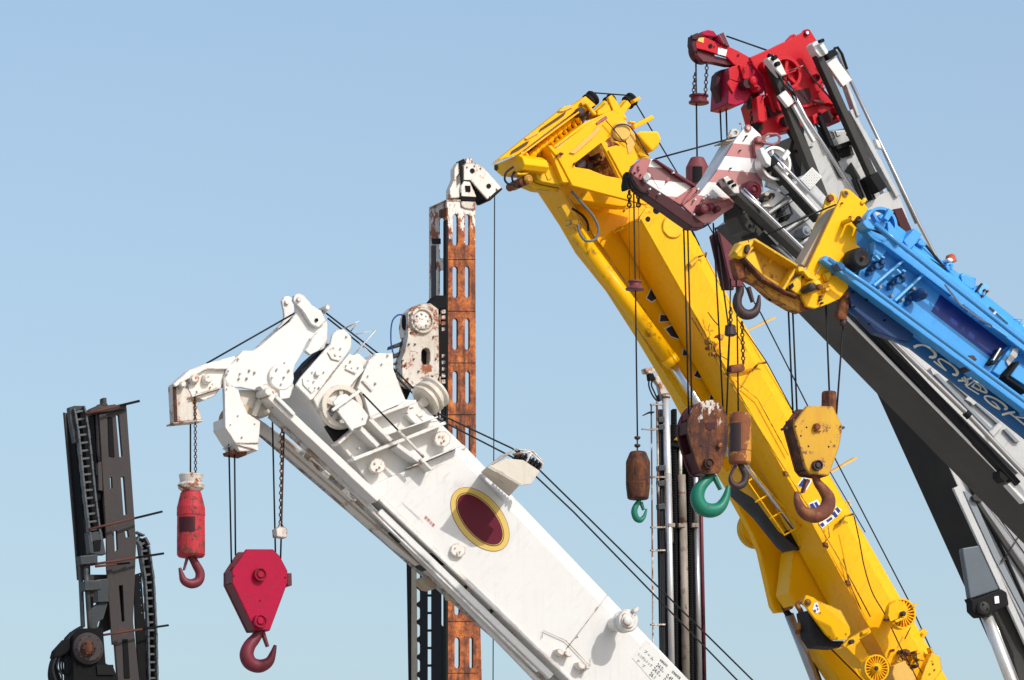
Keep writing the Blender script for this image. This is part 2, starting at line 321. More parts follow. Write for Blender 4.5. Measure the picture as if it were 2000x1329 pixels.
    def wheel(s, f, c, rpx, t0, t1, spokes=5, rim=0.2, hub=0.28, spw=0.16, ph=0.0):
        r = rpx * f.S; P = f.p(c[0], c[1], t0); w_ = t1 - t0; ri = r * (1 - rim)
        prof = [(0, ri), (0, r), (w_ * .3, r * .93), (w_ * .7, r * .93), (w_, r), (w_, ri), (0, ri)]
        ax = -f.n; R = []
        seg = 40; x = f.u; y = Vector((0, 0, 1))
        for h, rr in prof:
            R.append([s.bm.verts.new(P + ax * h + (x * math.cos(2 * math.pi * k / seg) + y * math.sin(2 * math.pi * k / seg)) * rr) for k in range(seg)])
        for A, B in zip(R, R[1:]):
            for k in range(seg):
                j = (k + 1) % seg; s.bm.faces.new((A[k], A[j], B[j], B[k]))
        s.lathe(P - ax * w_ * .15, ax, [(0, r * hub * .7), (w_ * .1, r * hub), (w_ * 1.2, r * hub)], 20)
        for i in range(spokes):
            a = ph + 2 * math.pi * i / spokes; d = x * math.cos(a) + y * math.sin(a); e = -x * math.sin(a) + y * math.cos(a)
            s.box(P + ax * w_ * .5 + d * (r * hub * .6 + ri) * .5, d * (ri * 1.04 - r * hub * .6) * .5, ax * w_ * .3, e * r * spw * .5)
        return s
    def fan(s, f, c, rpx, t0, t1, n=22):
        r = rpx * f.S; P = f.p(c[0], c[1], t0); w_ = t1 - t0; ax = -f.n; x = f.u; y = Vector((0, 0, 1))
        s.lathe(P + ax * w_ * .5, ax, [(0, r * .95), (w_ * .4, r * .95)], 36)
        for k in range(n):
            a = 2 * math.pi * k / n; d = x * math.cos(a) + y * math.sin(a); e = -x * math.sin(a) + y * math.cos(a)
            s.box(P + ax * w_ * .27 + d * r * .62, d * r * .3, ax * w_ * .25, e * r * .035)
        s.wheel(f, c, rpx, t0, t1, 0, .12, .34)
        return s
    def patch(s, c, r, x0, x1, z0, z1, f):
        """curved sheet on an upright cylinder of radius r at c, between the offsets x0..x1 and heights z0..z1"""
        a0, a1 = math.asin(max(-1, x0 / r)), math.asin(min(1, x1 / r)); n = 8; rows = []
        for z in (z0, z1):
            rows.append([[s.bm.verts.new(Vector((c.x + k * math.sin(a), c.y - k * math.cos(a), z))) for a in [a0 + (a1 - a0) * i / n for i in range(n + 1)]] for k in (r * 1.012, r * .9)])
        (A, Ai), (B, Bi) = rows
        for i in range(n):
            s.bm.faces.new((A[i], A[i + 1], B[i + 1], B[i])); s.bm.faces.new((Ai[i], Bi[i], Bi[i + 1], Ai[i + 1]))
            s.bm.faces.new((A[i], Ai[i], Ai[i + 1], A[i + 1])); s.bm.faces.new((B[i], B[i + 1], Bi[i + 1], Bi[i]))
        s.bm.faces.new((A[0], B[0], Bi[0], Ai[0])); s.bm.faces.new((A[n], Ai[n], Bi[n], B[n])); return s
    def chain(s, a, b, link, r, wpx=None):
        L = (b - a).length; d = (b - a).normalized(); n = max(2, int(round(L / (link * .74)))); st = L / n
        up = Vector((0, 1, 0)); x = up.cross(d).normalized() if abs(d.y) < .9 else Vector((1, 0, 0)); y = d.cross(x)
        for i in range(n):
            c = a + d * st * (i + .5); sd = (x if i % 2 else y)
            if i % 2 == 0: sd = (x * .35 + y * .94).normalized()
            hl = link * .5 - r; hw = link * .30; pts = []
            for k in range(10):
                th = 2 * math.pi * k / 10
                pts.append(c + d * (math.cos(th) * hw + (hl - hw) * (1 if math.cos(th) > 0.01 else -1 if math.cos(th) < -.01 else 0)) + sd * math.sin(th) * hw)
            s.sweep(pts, r, 5, closed=True)
        return s
    def belly(s, secs, e=.006):
        """thin sheet just under the flat bottom (first and last corner) of lofted boom sections"""
        S2 = []
        for c in secs:
            a, b = c[0], c[-1]; up = (c[1] - c[0]).normalized(); S2.append([a - up * e, b - up * e, b + up * e * .3, a + up * e * .3])
        return s.loft(S2)
    def build(s, name, mat, parent=None, bev=0.0, loc=None, smooth=False):
        bmesh.ops.recalc_face_normals(s.bm, faces=s.bm.faces)
        root = Vector((0, 0, 0))
        if parent is not None: root = Vector(ROOTS[parent.name])
        else:
            root = Vector(loc) if loc is not None else sum((v.co for v in s.bm.verts), Vector()) / max(1, len(s.bm.verts))
            if loc is None: root.z = min(v.co.z for v in s.bm.verts)
        for v in s.bm.verts: v.co -= root
        me = bpy.data.meshes.new(name); s.bm.to_mesh(me); s.bm.free()
        for m in (mat if isinstance(mat, (list, tuple)) else [mat]): me.materials.append(MATS[m])
        o = bpy.data.objects.new(name, me); COL.objects.link(o)
        if parent is not None: o.parent = parent
        else: o.location = root
        ROOTS[o.name] = tuple(root)
        if bev:
            md = o.modifiers.new("edge", 'BEVEL'); md.width = bev; md.segments = 2; md.limit_method = 'ANGLE'; md.angle_limit = D2R(38)
            md.harden_normals = False
        return o
def catmull(P, k=5):
    out = []
    for i in range(len(P) - 1):
        p0 = P[max(0, i - 1)]; p1 = P[i]; p2 = P[i + 1]; p3 = P[min(len(P) - 1, i + 2)]
        for j in range(k):
            t = j / k
            out.append(0.5 * ((2 * p1) + (p2 - p0) * t + (2 * p0 - 5 * p1 + 4 * p2 - p3) * t * t + (3 * p1 - p0 - 3 * p2 + p3) * t ** 3))
    out.append(P[-1]); return out
def cat1(R, k=5):
    V = catmull([Vector((r, 0, 0)) for r in R], k); return [max(.002, v.x) for v in V]
def thing(name, label, cat, loc, group=None):
    o = bpy.data.objects.new(name, None); COL.objects.link(o); o.location = loc; o.empty_display_size = .3
    ROOTS[o.name] = tuple(loc); tag(o, label, cat, group); return o
def tag(o, label, cat, group=None):
    o["label"] = label; o["category"] = cat
    if group: o["group"] = group
    return o
def sec(f, b, c, t, w_, ch=0.12):
    """boom cross-section at one station: lower near corner, shoulder, top edge in photo points"""
    b0 = f.p(b[0], b[1]); c0 = f.p(c[0], c[1]); t0 = f.p(t[0], t[1], ch)
    return [b0, c0, t0, t0 - f.n * (w_ - 2 * ch), c0 - f.n * w_, b0 - f.n * w_]
def text(s, f, px, py, size, mat, parent, d=(1, 0), t=-0.006, name="lettering", sx=1.0, shear=0.0):
    cu = bpy.data.curves.new("t", 'FONT'); cu.body = s; cu.size = size * f.S / 0.72; cu.extrude = 0.0006; cu.shear = shear
    o = bpy.data.objects.new("t", cu); COL.objects.link(o); bpy.context.view_layer.update()
    me = bpy.data.meshes.new_from_object(o.evaluated_get(bpy.context.evaluated_depsgraph_get()))
    bpy.data.objects.remove(o)
    P = f.p(px, py, t); ux = (f.p(px + d[0] * 20, py + d[1] * 20, t) - P).normalized(); uy = f.n.cross(ux)
    root = Vector(ROOTS[parent.name])
    for v in me.vertices: v.co = P + ux * v.co.x * sx + uy * v.co.y + f.n * v.co.z - root
    me.materials.clear(); me.materials.append(MATS[mat]); me.name = name
    ob = bpy.data.objects.new(name, me); COL.objects.link(ob); ob.parent = parent; ROOTS[ob.name] = tuple(root); return ob
def rope(label, f, lines, rpx=1.6, mat="rope_steel", name="wire_rope", group="wire ropes of the cranes"):
    mb = MB()
    for ln in lines: mb.tube(f, ln, rpx, 7)
    return tag(mb.build(name, mat), label, "wire rope", group)
def hook(mb, f, pts, radii, t, k=5):
    P = catmull([f.p(x, y, t) for x, y in pts], k); R = cat1([r * f.S for r in radii], k)
    return mb.sweep(P, R, 12)

# ---------------------------------------------------------------- ground
gm, gnt, gb = nodes_of("yard_ground")
gc = mix(gnt, noise(gnt, pos(gnt), 0.35, 6, .6), (0.39, 0.36, 0.32), (0.31, 0.29, 0.255)); gnt.links.new(gc, gb.inputs["Base Color"]); gb.inputs["Roughness"].default_value = .9
MATS["yard_ground"] = gm
g = MB(); v = [g.bm.verts.new(p) for p in ((-6000, -2000, 0), (6000, -2000, 0), (6000, 9000, 0), (-6000, 9000, 0))]; g.bm.faces.new(v)
go = g.build("ground", "yard_ground", loc=(0, 0, 0)); go["kind"] = "structure"
# ================================================================ white crane
W = Fr(800, 900, 60)
wc = thing("mobile_crane", "white telescopic crane with a maroon oval emblem edged in gold on its boom", "crane", W.p(2400, 2650, .3), "mobile cranes")
m = MB()
m.loft([sec(W, (722, 950), (884, 881), (905, 868), .62), sec(W, (1117, 1329), (1319, 1331), (1347, 1330), .62), sec(W, (2345, 2640), (2560, 2640), (2590, 2640), .62)])
wboom = m.build("boom", "white_boom", wc, .012)
# flange along the lower near edge and stiffener lines
m = MB(); m.bar(W, (700, 932), (1117, 1329), 7, -.03, 0); m.build("boom_flange", "white_paint", wc, .004)
# front (inner) section and its side plate
m = MB()
m.prism(W, [(912, 876), (858, 824), (812, 782), (790, 780), (767, 722), (766, 690), (735, 690), (718, 705), (700, 690), (600, 730), (578, 757), (607, 785), (640, 840), (690, 900), (722, 950)], .06, .56)
m.build("boom_head", "white_paint", wc, .012)
m = MB(); m.prism(W, q('A', (1010, 750), (1050, 690), (1270, 440), (1285, 370), (1320, 332), (1380, 325), (1432, 385), (1432, 470), (1350, 575), (1140, 858), (1120, 868)), -.10, -.06)
m.bolts(W, q('A', (1300, 470), (1310, 525), (1352, 530), (1355, 470), (1105, 715), (1150, 722), (1157, 772), (1112, 772), (1228, 650), (1140, 650), (1400, 380), (1190, 772)), 1.9, -.10, .025)
m.cyl(W, q1('A', 1180, 660), 5.5, -.14, -.1); m.prism(W, q('A', (1060, 700), (1100, 690), (1160, 790), (1130, 815), (1065, 750)), -.115, -.1); m.prism(W, q('A', (1250, 500), (1285, 470), (1365, 530), (1340, 570), (1280, 555)), -.115, -.1)
m.build("sheave_plate", "white_paint", wc, .006)
m = MB(); m.prism(W, q('A', (1142, 858), (1420, 505), (1520, 600), (1528, 640), (1420, 770), (1240, 960), (1180, 940)), -.04, .0)
m.bolts(W, q('A', (1430, 570), (1400, 600), (1440, 622), (1490, 615), (1455, 650)), 1.9, -.04, .025); m.bar(W, q1('A', 1390, 620), q1('A', 1470, 660), 5, -.06, -.04)
m.build("sheave_plate", "white_paint", wc, .006)
m = MB(); m.prism(W, q('B', (440, 405), (380, 540), (430, 590), (480, 765), (755, 640), (660, 400), (655, 272), (520, 285), (470, 330)), -.06, .0)
m.bolts(W, q('B', (620, 290), (470, 445), (525, 505), (575, 355), (435, 490)), 2, -.06, .025); m.bar(W, q1('B', 425, 480), q1('B', 500, 560), 5, -.08, -.06)
m.build("side_cheek", "white_paint", wc, .006)
m = MB()                                                            # ribs and gussets of the sheave bay
for a, b, wd in (((355, 1085), (1060, 805), 7), ((480, 775), (835, 640), 7), ((405, 840), (545, 985), 9), ((480, 775), (645, 945), 8), ((690, 975), (880, 1115), 8), ((800, 1140), (1185, 975), 3), ((600, 900), (1000, 760), 3), ((240, 965), (370, 850), 6)):
    m.bar(W, q1('B', *a), q1('B', *b), wd, -.12, .06)
m.bar(W, q1('B', 870, 1080), q1('B', 955, 1165), 5, -.16, 0)
m.bolts(W, q('B', (810, 690), (880, 755), (770, 730), (830, 820), (400, 1000), (330, 920)), 2, -.0, .08)
m.bar(W, q1('B', 765, 745), q1('B', 840, 815), 4, -.02, .06)
m.build("rib_frame", "white_paint", wc, .005)
for c, r in ((q1('B', 1035, 930), 17), (q1('B', 540, 1135), 16), (q1('D', 765, 840), 15)):
    m = MB(); k = 6
    m.prism(W, [(c[0] + r * math.cos(a), c[1] + r * .95 * math.sin(a)) for a in [D2R(x) for x in (-70, -20, 30, 75, 130, 170, 215, 250)]], -.05, .0)
    m.bolts(W, [(c[0] - 5, c[1] - 5), (c[0] + 4, c[1] + 3), (c[0] - 1, c[1] + 7)], 1.8, -.05, .02)
    m.build("wear_pad", "white_rusty", wc, .006)
m = MB(); m.wheel(W, q1('B', 270, 680), 43, -.10, -.0, 5, .24, .3, .2, .35)
m.build("sheave", "cream_paint", wc, .004)
m = MB(); m.prism(W, q('B', (200, 650), (240, 600), (290, 585), (400, 660), (470, 750), (445, 820), (360, 850), (345, 870), (240, 730)), -.20, -.17)
m.bar(W, q1('B', 195, 710), q1('B', 405, 560), 6, -.23, -.2); m.bolts(W, q('B', (300, 650), (245, 700), (430, 770)), 1.6, -.2, .02)
m.build("sheave_guard", "plate_grey", wc, .005)
m = MB(); m.tube(W, [(*p, -.25) for p in q('B', (425, 585), (690, 860))], 1.9); m.build("control_cable", "rubber", wc)
m = MB(); m.tube(W, [(*p, -.24) for p in q('B', (690, 860), (890, 1070))], 3.2); m.build("cable_rod", "white_paint", wc)
# dark sheaves seen in the gap of the head
m = MB(); m.prism(W, q('A', (1000, 745), (1050, 690), (1045, 640), (1110, 560), (1255, 430), (1275, 445), (1020, 750)), .10, .3); m.build("head_sheave", "rubber", wc, .01)
m = MB(); m.prism(W, q('A', (1240, 1060), (1400, 1060), (1430, 1110), (1330, 1200), (1270, 1110)), .02, .1); m.build("sheave_shroud", "black_paint", wc, .01)
# guide sheave on top of the boom, two flanged discs
ax = Vector((-.66, -.40, -.66)); c0 = W.p(*q1('B', 955, 590), .1)
m = MB(); r = .172
m.lathe(c0, ax, [(-.07, r * .9), (-.06, r), (-.035, r), (-.015, r * .86), (0, r * .86), (.02, r), (.045, r), (.05, r * .84), (.07, r * .84), (.085, r * .97), (.11, r * .97), (.115, r * .8), (.10, r * .5), (.10, r * .3), (.2, r * .24)], 40)
m.build("guide_sheave", "cream_paint", wc, .003)
m = MB(); m.prism(W, q('B', (830, 740), (900, 690), (1000, 790), (950, 800), (880, 790)), .05, .2); m.build("sheave_bracket", "white_paint", wc, .005)
# fairlead bracket standing off the boom
m = MB(); f0, f1 = 0.0, -.62
A_, B_ = W.p(*q1('D', 935, 248), 0), W.p(*q1('D', 1150, 430), 0); C_, D_ = W.p(*q1('D', 1228, 345), f1), W.p(*q1('D', 990, 205), f1)
m.poly([A_, B_, C_, D_], Vector((.02, 0, .02)))
E_ = W.p(*q1('D', 1075, 130), -.05); F_ = W.p(*q1('D', 1190, 85), f1)
m.poly([A_, D_, F_, E_], Vector((.015, 0, .02)))
m.prism(W, q('D', (985, 208), (1130, 140), (1260, 152), (1385, 235), (1320, 335), (1230, 345), (1150, 300)), f1, f1 + .03)
m.build("fairlead_bracket", "cream_paint", wc, .004)
m = MB(); cf = W.p(*q1('D', 1275, 165), -.3); pr = []
for k in range(7): pr += [(-.12 + k * .04, .05), (-.11 + k * .04, .075), (-.095 + k * .04, .075), (-.085 + k * .04, .05)]
m.lathe(cf, Vector((.85, .2, -.42)), pr, 26)
m.build("fairlead_roller", "rubber", wc)
m = MB(); m.tube(W, [(*p, -.42) for p in q('D', (1180, 110), (1310, 90), (1410, 180), (1395, 215))], 2.2); m.tube(W, [(*p, -.45) for p in q('D', (1270, 190), (1320, 100))], 2.2); m.tube(W, [(*p, -.1) for p in q('D', (1200, 70), (1330, 85), (1415, 170))], 2)
m.build("rope_keeper", "white_paint", wc)
# emblem
def ell(c, a, b, ang, n=56):
    ca, sa = math.cos(ang), math.sin(ang)
    return [(c[0] + a * math.cos(2 * math.pi * i / n) * ca - b * math.sin(2 * math.pi * i / n) * sa, c[1] + a * math.cos(2 * math.pi * i / n) * sa + b * math.sin(2 * math.pi * i / n) * ca) for i in range(n)]
ec = q1('D', 929, 605); ea = D2R(50)
for i, (a, b, mt) in enumerate(((73.3, 43.6, "emblem_maroon"), (72.5, 42.8, "gold_paint"), (62.8, 31.8, "emblem_maroon"), (61.2, 30.4, "gold_paint"), (59.6, 29.2, "emblem_maroon"))):
    m = MB(); m.prism(W, ell(ec, a, b, ea), -.004 - .003 * i, -.0005); eo = m.build("emblem", mt, wboom)
# capacity plate with its lettering
m = MB(); m.prism(W, q('E', (1048, 998), (938, 1140), (1160, 1395), (1500, 1395), (1440, 1372), (1215, 1165)), -.004, -.001); lp = m.build("capacity_plate", "plate_grey", wboom)
td = (.735, .678)
for s_, zx, zy, sz, sp in (("ブ ー ム", 690, 650, 5.4, 1), ("シングルトップ", 545, 715, 5, .8), ("ジ     ブ", 525, 870, 5, .9), ("24.0", 985, 985, 8.6, .78), ("m", 1120, 1120, 4, 1), ("24.0", 900, 1078, 8.6, .78), ("m", 1050, 1215, 4, 1), ("26.1", 822, 1190, 8.6, .78), ("0.45", 1220, 1240, 8.6, .78), ("0.45", 1145, 1335, 8.6, .78), ("全揚程表示", 1072, 850, 3.8, .8), ("定格総荷重", 1360, 1130, 4.2, .8)):
    px, py = q1('Z4', zx, zy); text(s_, W, px, py, sz, "ink", lp, td, -.007, "lettering", sp)
for zx, zy, ss in ((500, 590, "使用注意"),): px, py = q1('D', zx, zy); text(ss, W, px, py, 5.5, "ink_red", wboom, (.7, .71), -.004, "lettering", .9)
for i in range(5):
    px, py = q1('D', 330 + 26 * i, 440 + 24 * i); text("吊荷の下に", W, px, py + 10, 3, "plate_grey", wboom, (.7, .71), -.004, "lettering", 1)
m = MB()                                                            # small numerals and a sprayed mark

px, py = q1('E', 648, 735); text("5", W, px, py + 6, 7, "ink", wboom, (.70, .71), -.004); px, py = q1('E', 490, 965); text("7", W, px, py + 5, 7, "ink", wboom, (.70, .71), -.004)
# end roller of the auxiliary line
m = MB(); kc = q1('E', 912, 848)
m.disc(W, kc, [(-.36, 9), (-.36, 21), (-.33, 23), (-.31, 23), (-.29, 18.5), (-.26, 18.5), (-.24, 22.5), (-.22, 22.5), (-.2, 14), (.3, 14)], 40); m.disc(W, kc, [(-.42, 4), (-.41, 9), (-.35, 9)]); m.disc(W, kc, [(-.385, 13.5), (-.385, 14.5), (-.35, 14.5)])
m.tube(W, [(kc[0] + 2, kc[1], -.4), (kc[0] + 18, kc[1] - 23, -.4)], 2); m.prism(W, q('E', (950, 760), (985, 738), (1000, 768), (960, 790)), -.42, -.36)
m.build("line_roller", "white_paint", wc, .004)
m = MB(); m.tube(W, [(*p, -.02) for p in q('E', (745, 650), (690, 725), (430, 1065))], .9); m.tube(W, [(*p, -.02) for p in q('E', (235, 985), (245, 925), (420, 1005), (610, 1205), (620, 1140))], .9); m.tube(W, [(*p, -.02) for p in q('E', (610, 1205), (530, 1270))], 1)
m.build("tie_wire", "cream_paint", wc)
m = MB()
for zx, zy, a in ((380, 1095, 22), (440, 1110, 20), (545, 1200, 24), (590, 1215, 12)): m.prism(W, [(x, y) for x, y in ell(q1('E', zx, zy), a / 4 * 1.6, a / 4, .7, 8)], -.10, .02)
m.build("pipe_clamp", "white_rusty", wc, .006)
# side rail, stowed jib beam and slim tubes under the boom
m = MB(); m.bar(W, (526, 772), (742, 975), 15, -.16, .05); m.bar(W, (742, 975), (1120, 1333), 6, -.05, .0)
m.disc(W, q1('A', 802, 800), [(-.2, 3), (-.2, 8), (.05, 8)]); m.bar(W, q1('A', 860, 840), q1('A', 1000, 980), 7, -.2, -.16)
m.build("side_rail", "white_paint", wc, .008)
m = MB(); m.tube(W, [(527, 812, .12), (700, 968, .12), (1060, 1340, .12), (1800, 2100, .12)], 6, 12); m.tube(W, [(560, 830, .1), (640, 905, .1)], 4, 10); m.build("extension_pipe", "white_paint", wc)
m = MB(); m.bar(W, (742, 998), (1078, 1322), 13, -.01, .05); m.build("extension_rail", "plate_grey", wc, .008)
m = MB(); m.bar(W, (728, 1000), (1050, 1312), 3, -.04, .0); m.build("rail_lip", "white_paint", wc)
m = MB(); m.prism(W, q('A', (640, 985), (700, 990), (1180, 1329), (1400, 1520)) + [(700, 985), (860, 1115), (1000, 1235), (1112, 1345), (2280, 2480), (2226, 2470), (1086, 1319), (1024, 1262), (964, 1196), (852, 1110), (785, 1060), (736, 1012), (546, 850), (512, 826)], .22, .55)
m.build("stowed_jib", "white_paint", wc, .012)
m = MB()
for a, b in (((760, 1030), (1010, 1250)),): m.bar(W, (545, 862), (1000, 1258), 3, .19, .22)
for zx, zy, r in ((945, 690, 2.6), (1190, 890, 2.6)): m.disc(W, q1('W', zx, zy), [(.17, r * .5), (.17, r), (.24, r)])
m.prism(W, q('W', (350, 270), (380, 240), (500, 340), (470, 380), (420, 370), (365, 320)), .3, .5)
m.prism(W, q('W', (600, 440), (660, 420), (715, 470), (690, 500), (610, 490)), .16, .22)
for zx, zy in ((830, 385), (1070, 630)): m.disc(W, q1('W', zx, zy), [(.02, 3), (.02, 7), (.1, 7)])
for p in ((600, 885), (650, 925), (700, 975)): m.bar(W, p, (p[0] + 8, p[1] + 8), 6, .17, .22)
m.build("jib_fitting", "tan_grime", wc, .004)
for a, b, wd in (((440, 10), (580, 120), 3.2), ((780, 390), (815, 345), 5), ((1050, 640), (1085, 590), 5), ((310, 130), (385, 180), 2.5), ((30, -220), (140, -120), 4)): m = MB(); m.bar(W, q1('W', *a), q1('W', *b), wd, .0, .1); m.build("jib_slot", "rubber", wc)
px, py = q1('E', 120, 1150); text("く", W, px + 4, py + 18, 15, "ink_blue", wc, (.6, .8), .215, "lettering")
px, py = q1('E', 5, 945); text("い", W, px - 8, py + 4, 10, "ink_blue", wc, (.7, .7), .09, "lettering")
# ---- goose neck: head plates, lugs, auxiliary nose and sheave house
m = MB(); m.prism(W, q('A', (1000, 128), (1010, 200), (960, 270), (880, 330), (740, 450), (680, 490), (600, 490), (560, 530), (500, 600), (478, 640), (462, 690), (470, 770), (590, 770), (700, 792), (760, 800), (850, 830), (880, 860), (960, 850), (1000, 770), (980, 720), (1000, 600), (1060, 500), (1110, 400), (1150, 440), (1190, 490), (1235, 470), (1252, 400), (1250, 280), (1200, 180)), 0, .04)
m.bolts(W, q('A', (575, 550), (485, 670), (580, 700), (660, 640), (500, 640), (590, 660), (700, 655), (930, 580), (930, 680), (640, 700)), 2.2, 0, .03)
m.prism(W, q('A', (1130, 400), (1180, 345), (1215, 370), (1235, 430), (1180, 490), (1120, 520), (1080, 490)), -.06, 0)
m.build("goose_neck", "white_paint", wc, .007)
m = MB(); m.disc(W, q1('A', 900, 690), [(-.04, 18), (-.04, 24), (-.03, 26), (0, 26)]); m.bolts(W, q('A', (835, 690), (905, 740), (960, 640), (870, 630), (925, 690)), 2.2, -.04, .03); m.prism(W, q('A', (880, 760), (990, 770), (960, 850), (890, 860)), -.03, .02)
m.build("pivot_boss", "white_paint", wc, .005)
m = MB(); m.prism(W, q('A', (990, 100), (1000, 65), (1035, 50), (1075, 70), (1130, 140), (1200, 188), (1242, 262), (1180, 312), (1130, 290), (1060, 180), (1000, 120)), -.06, 0)
m.cyl(W, q1('A', 1036, 95), 4.6, -.09, -.06); m.build("lug", "white_paint", wc, .006)
m = MB(); m.prism(W, q('A', (900, 110), (920, 80), (950, 70), (985, 90), (1005, 170), (960, 260), (880, 330), (740, 450), (700, 470), (900, 280), (920, 230), (915, 180)), .3, .34); m.cyl(W, q1('A', 945, 118), 4.6, .27, .3)
m.build("lug", "white_paint", wc, .006)
m = MB(); m.cyl(W, q1('A', 1168, 255), 3.4, -.075, -.055); m.build("lug_hole", "black_paint", wc)
m = MB(); m.tube(W, [(*p, .1) for p in q('A', (1215, 200), (1255, 155))], 4); m.disc(W, q1('A', 1255, 158), [(.0, 5), (.2, 5)]); m.build("anchor_pin", "white_rusty", wc)
m = MB(); m.prism(W, q('A', (540, 530), (320, 590), (190, 640), (72, 745), (92, 765), (210, 690), (330, 630), (480, 630), (560, 560)), .0, .14)
m.build("nose_flange", "white_paint", wc, .006)
m = MB(); m.prism(W, q('A', (190, 660), (330, 628), (480, 626), (460, 690), (445, 760), (390, 835), (310, 868), (215, 838), (190, 780)), .05, .2)
for zx, zy, r in ((240, 700, 10), (340, 705, 9), (150, 745, 7.5)): m.disc(W, q1('A', zx, zy), [(-.02, r * .5), (-.02, r * .7), (.0, r), (.06, r)])
m.bar(W, q1('A', 215, 838), q1('A', 440, 770), 3, .0, .05); m.bolts(W, q('A', (480, 660), (300, 640), (200, 720), (260, 800), (360, 770)), 1.6, .05, .03)
m.build("nose_sheave_case", "white_rusty", wc, .006)
m = MB(); m.prism(W, q('A', (70, 752), (95, 742), (212, 792), (255, 900), (298, 1018), (85, 1036)), .06, .2); m.bar(W, q1('A', 68, 1044), q1('A', 302, 1022), 3.4, .04, .22); m.build("rope_guard", "white_worn", wc, .006)
m = MB(); m.bar(W, q1('A', 82, 755), q1('A', 95, 1036), 6, .045, .06); m.build("rust_strip", "rust_ball", wc)
m = MB(); hp = q('A', (462, 690), (470, 1075), (545, 1195), (725, 1195), (737, 1030), (640, 970), (600, 880), (570, 790), (500, 735))
m.prism(W, hp, 0, .04); m.prism(W, hp, .36, .4)
m.prism(W, q('A', (462, 690), (470, 1075), (480, 1075), (472, 690)), .04, .1); m.prism(W, q('A', (462, 690), (470, 1075), (480, 1075), (472, 690)), .3, .36)
m.prism(W, q('A', (468, 1000), (470, 1075), (545, 1195), (560, 1190), (485, 1060), (482, 1000)), .04, .36); m.prism(W, q('A', (462, 690), (464, 760), (480, 760), (475, 690)), .04, .36)
m.bar(W, q1('A', 545, 1200), q1('A', 722, 1250), 1.5, .0, .35); m.prism(W, q('A', (545, 1195), (725, 1195), (720, 1252), (580, 1258)), .02, .34)
m.bolts(W, q('A', (570, 985), (515, 1050), (600, 1150), (700, 1045), (485, 780)), 1.5, 0, .02)
m.build("sheave_house", "white_paint", wc, .006)
m = MB(); m.disc(W, q1('A', 590, 1020), [(.06, 20), (.08, 33), (.12, 26), (.16, 33), (.2, 26), (.24, 33), (.3, 20)]); m.build("house_sheave", "tan_grime", wc)
m = MB(); m.prism(W, q('A', (510, 1250), (640, 1258), (630, 1290), (520, 1275)), .08, .3); m.build("house_chute", "rust_dark", wc, .004)
m = MB(); m.prism(W, q('A', (575, 790), (720, 792), (850, 845), (830, 975), (700, 990), (640, 960), (595, 880)), .08, .36); m.bar(W, q1('A', 745, 860), q1('A', 690, 985), 9, .0, .08); m.build("neck_brace", "cream_paint", wc, .006)
m = MB(); m.prism(W, q('A', (730, 760), (780, 740), (850, 790), (860, 850), (800, 830)), -.1, .02); m.bar(W, q1('A', 790, 950), q1('A', 860, 905), 2.4, -.1, -.06); m.disc(W, q1('A', 800, 950), [(-.1, 4), (.0, 4)])
m.build("rail_hinge", "white_rusty", wc, .004)
m = MB(); m.tube(W, [(*p, .1) for p in q('B', (285, 85), (395, 32), (330, 110))], 1.4); m.tube(W, [(*p, .1) for p in q('B', (375, 128), (520, 100), (360, 285))], 1.5); m.tube(W, [(*p, .2) for p in q('B', (400, 195), (520, 320))], 1)
m.build("rope_stop", "white_paint", wc)
# ---- ropes, overhaul ball and hook block of the white crane
rope("black wire rope strung over the white crane's head and back along its boom", W, [
    [(*p, .15) for p in q('A', (1005, 200), (325, 588))], [(*p, .2) for p in q('A', (1005, 215), (885, 325))],
    [(637, 612, .2), (740, 692, .3), (858, 809, .25), (1000, 876, .05), (1040, 905, -.1), (1137, 1000, .1), (1470, 1329, .2), (2700, 2560, .3)],
    [(640, 622, .2), (736, 698, .3), (856, 819, .25), (1000, 893, .05), (1030, 915, -.1), (1120, 1000, .1), (1440, 1329, .2), (2660, 2560, .3)]], 1.75)
rope("single black rope down to the small red hook ball under the white nose", W, [[(372, 775, .18), (372, 928, .18)]], 1.7)
m = MB(); m.chain(W.p(381, 776, .05), W.p(382, 925, .05), .040, .0052); tag(m.build("chain", "rust_chain"), "thin rusty chain beside the rope above the small red hook ball", "chain", "limit switch chains")
rope("four black rope falls carrying the large crimson hook block", W, [[(447, 868, .2), (452, 1100, .2)], [(458, 868, .12), (460, 1085, .14)], [(532, 816, .2), (538, 1082, .2)], [(555, 834, .12), (548, 1092, .14)]], 1.75)
m = MB(); m.chain(W.p(551, 838, .0), W.p(548, 1024, .0), .048, .0068); wt = tag(m.build("chain", "rust_chain"), "rusty chain holding a small white weight above the crimson hook block", "chain", "limit switch chains")
m = MB(); m.prism(W, q('C', (622, 490), (640, 478), (675, 482), (684, 500), (680, 540), (625, 533)), -.05, .06); m.sweep([W.p(*p, 0) for p in q('C', (632, 485), (640, 462), (655, 462), (662, 485))], .007, 6)
tag(m.build("limit_weight", "white_worn", None, .012), "small white weight on the chain above the crimson hook block", "weight", "limit switch weights")

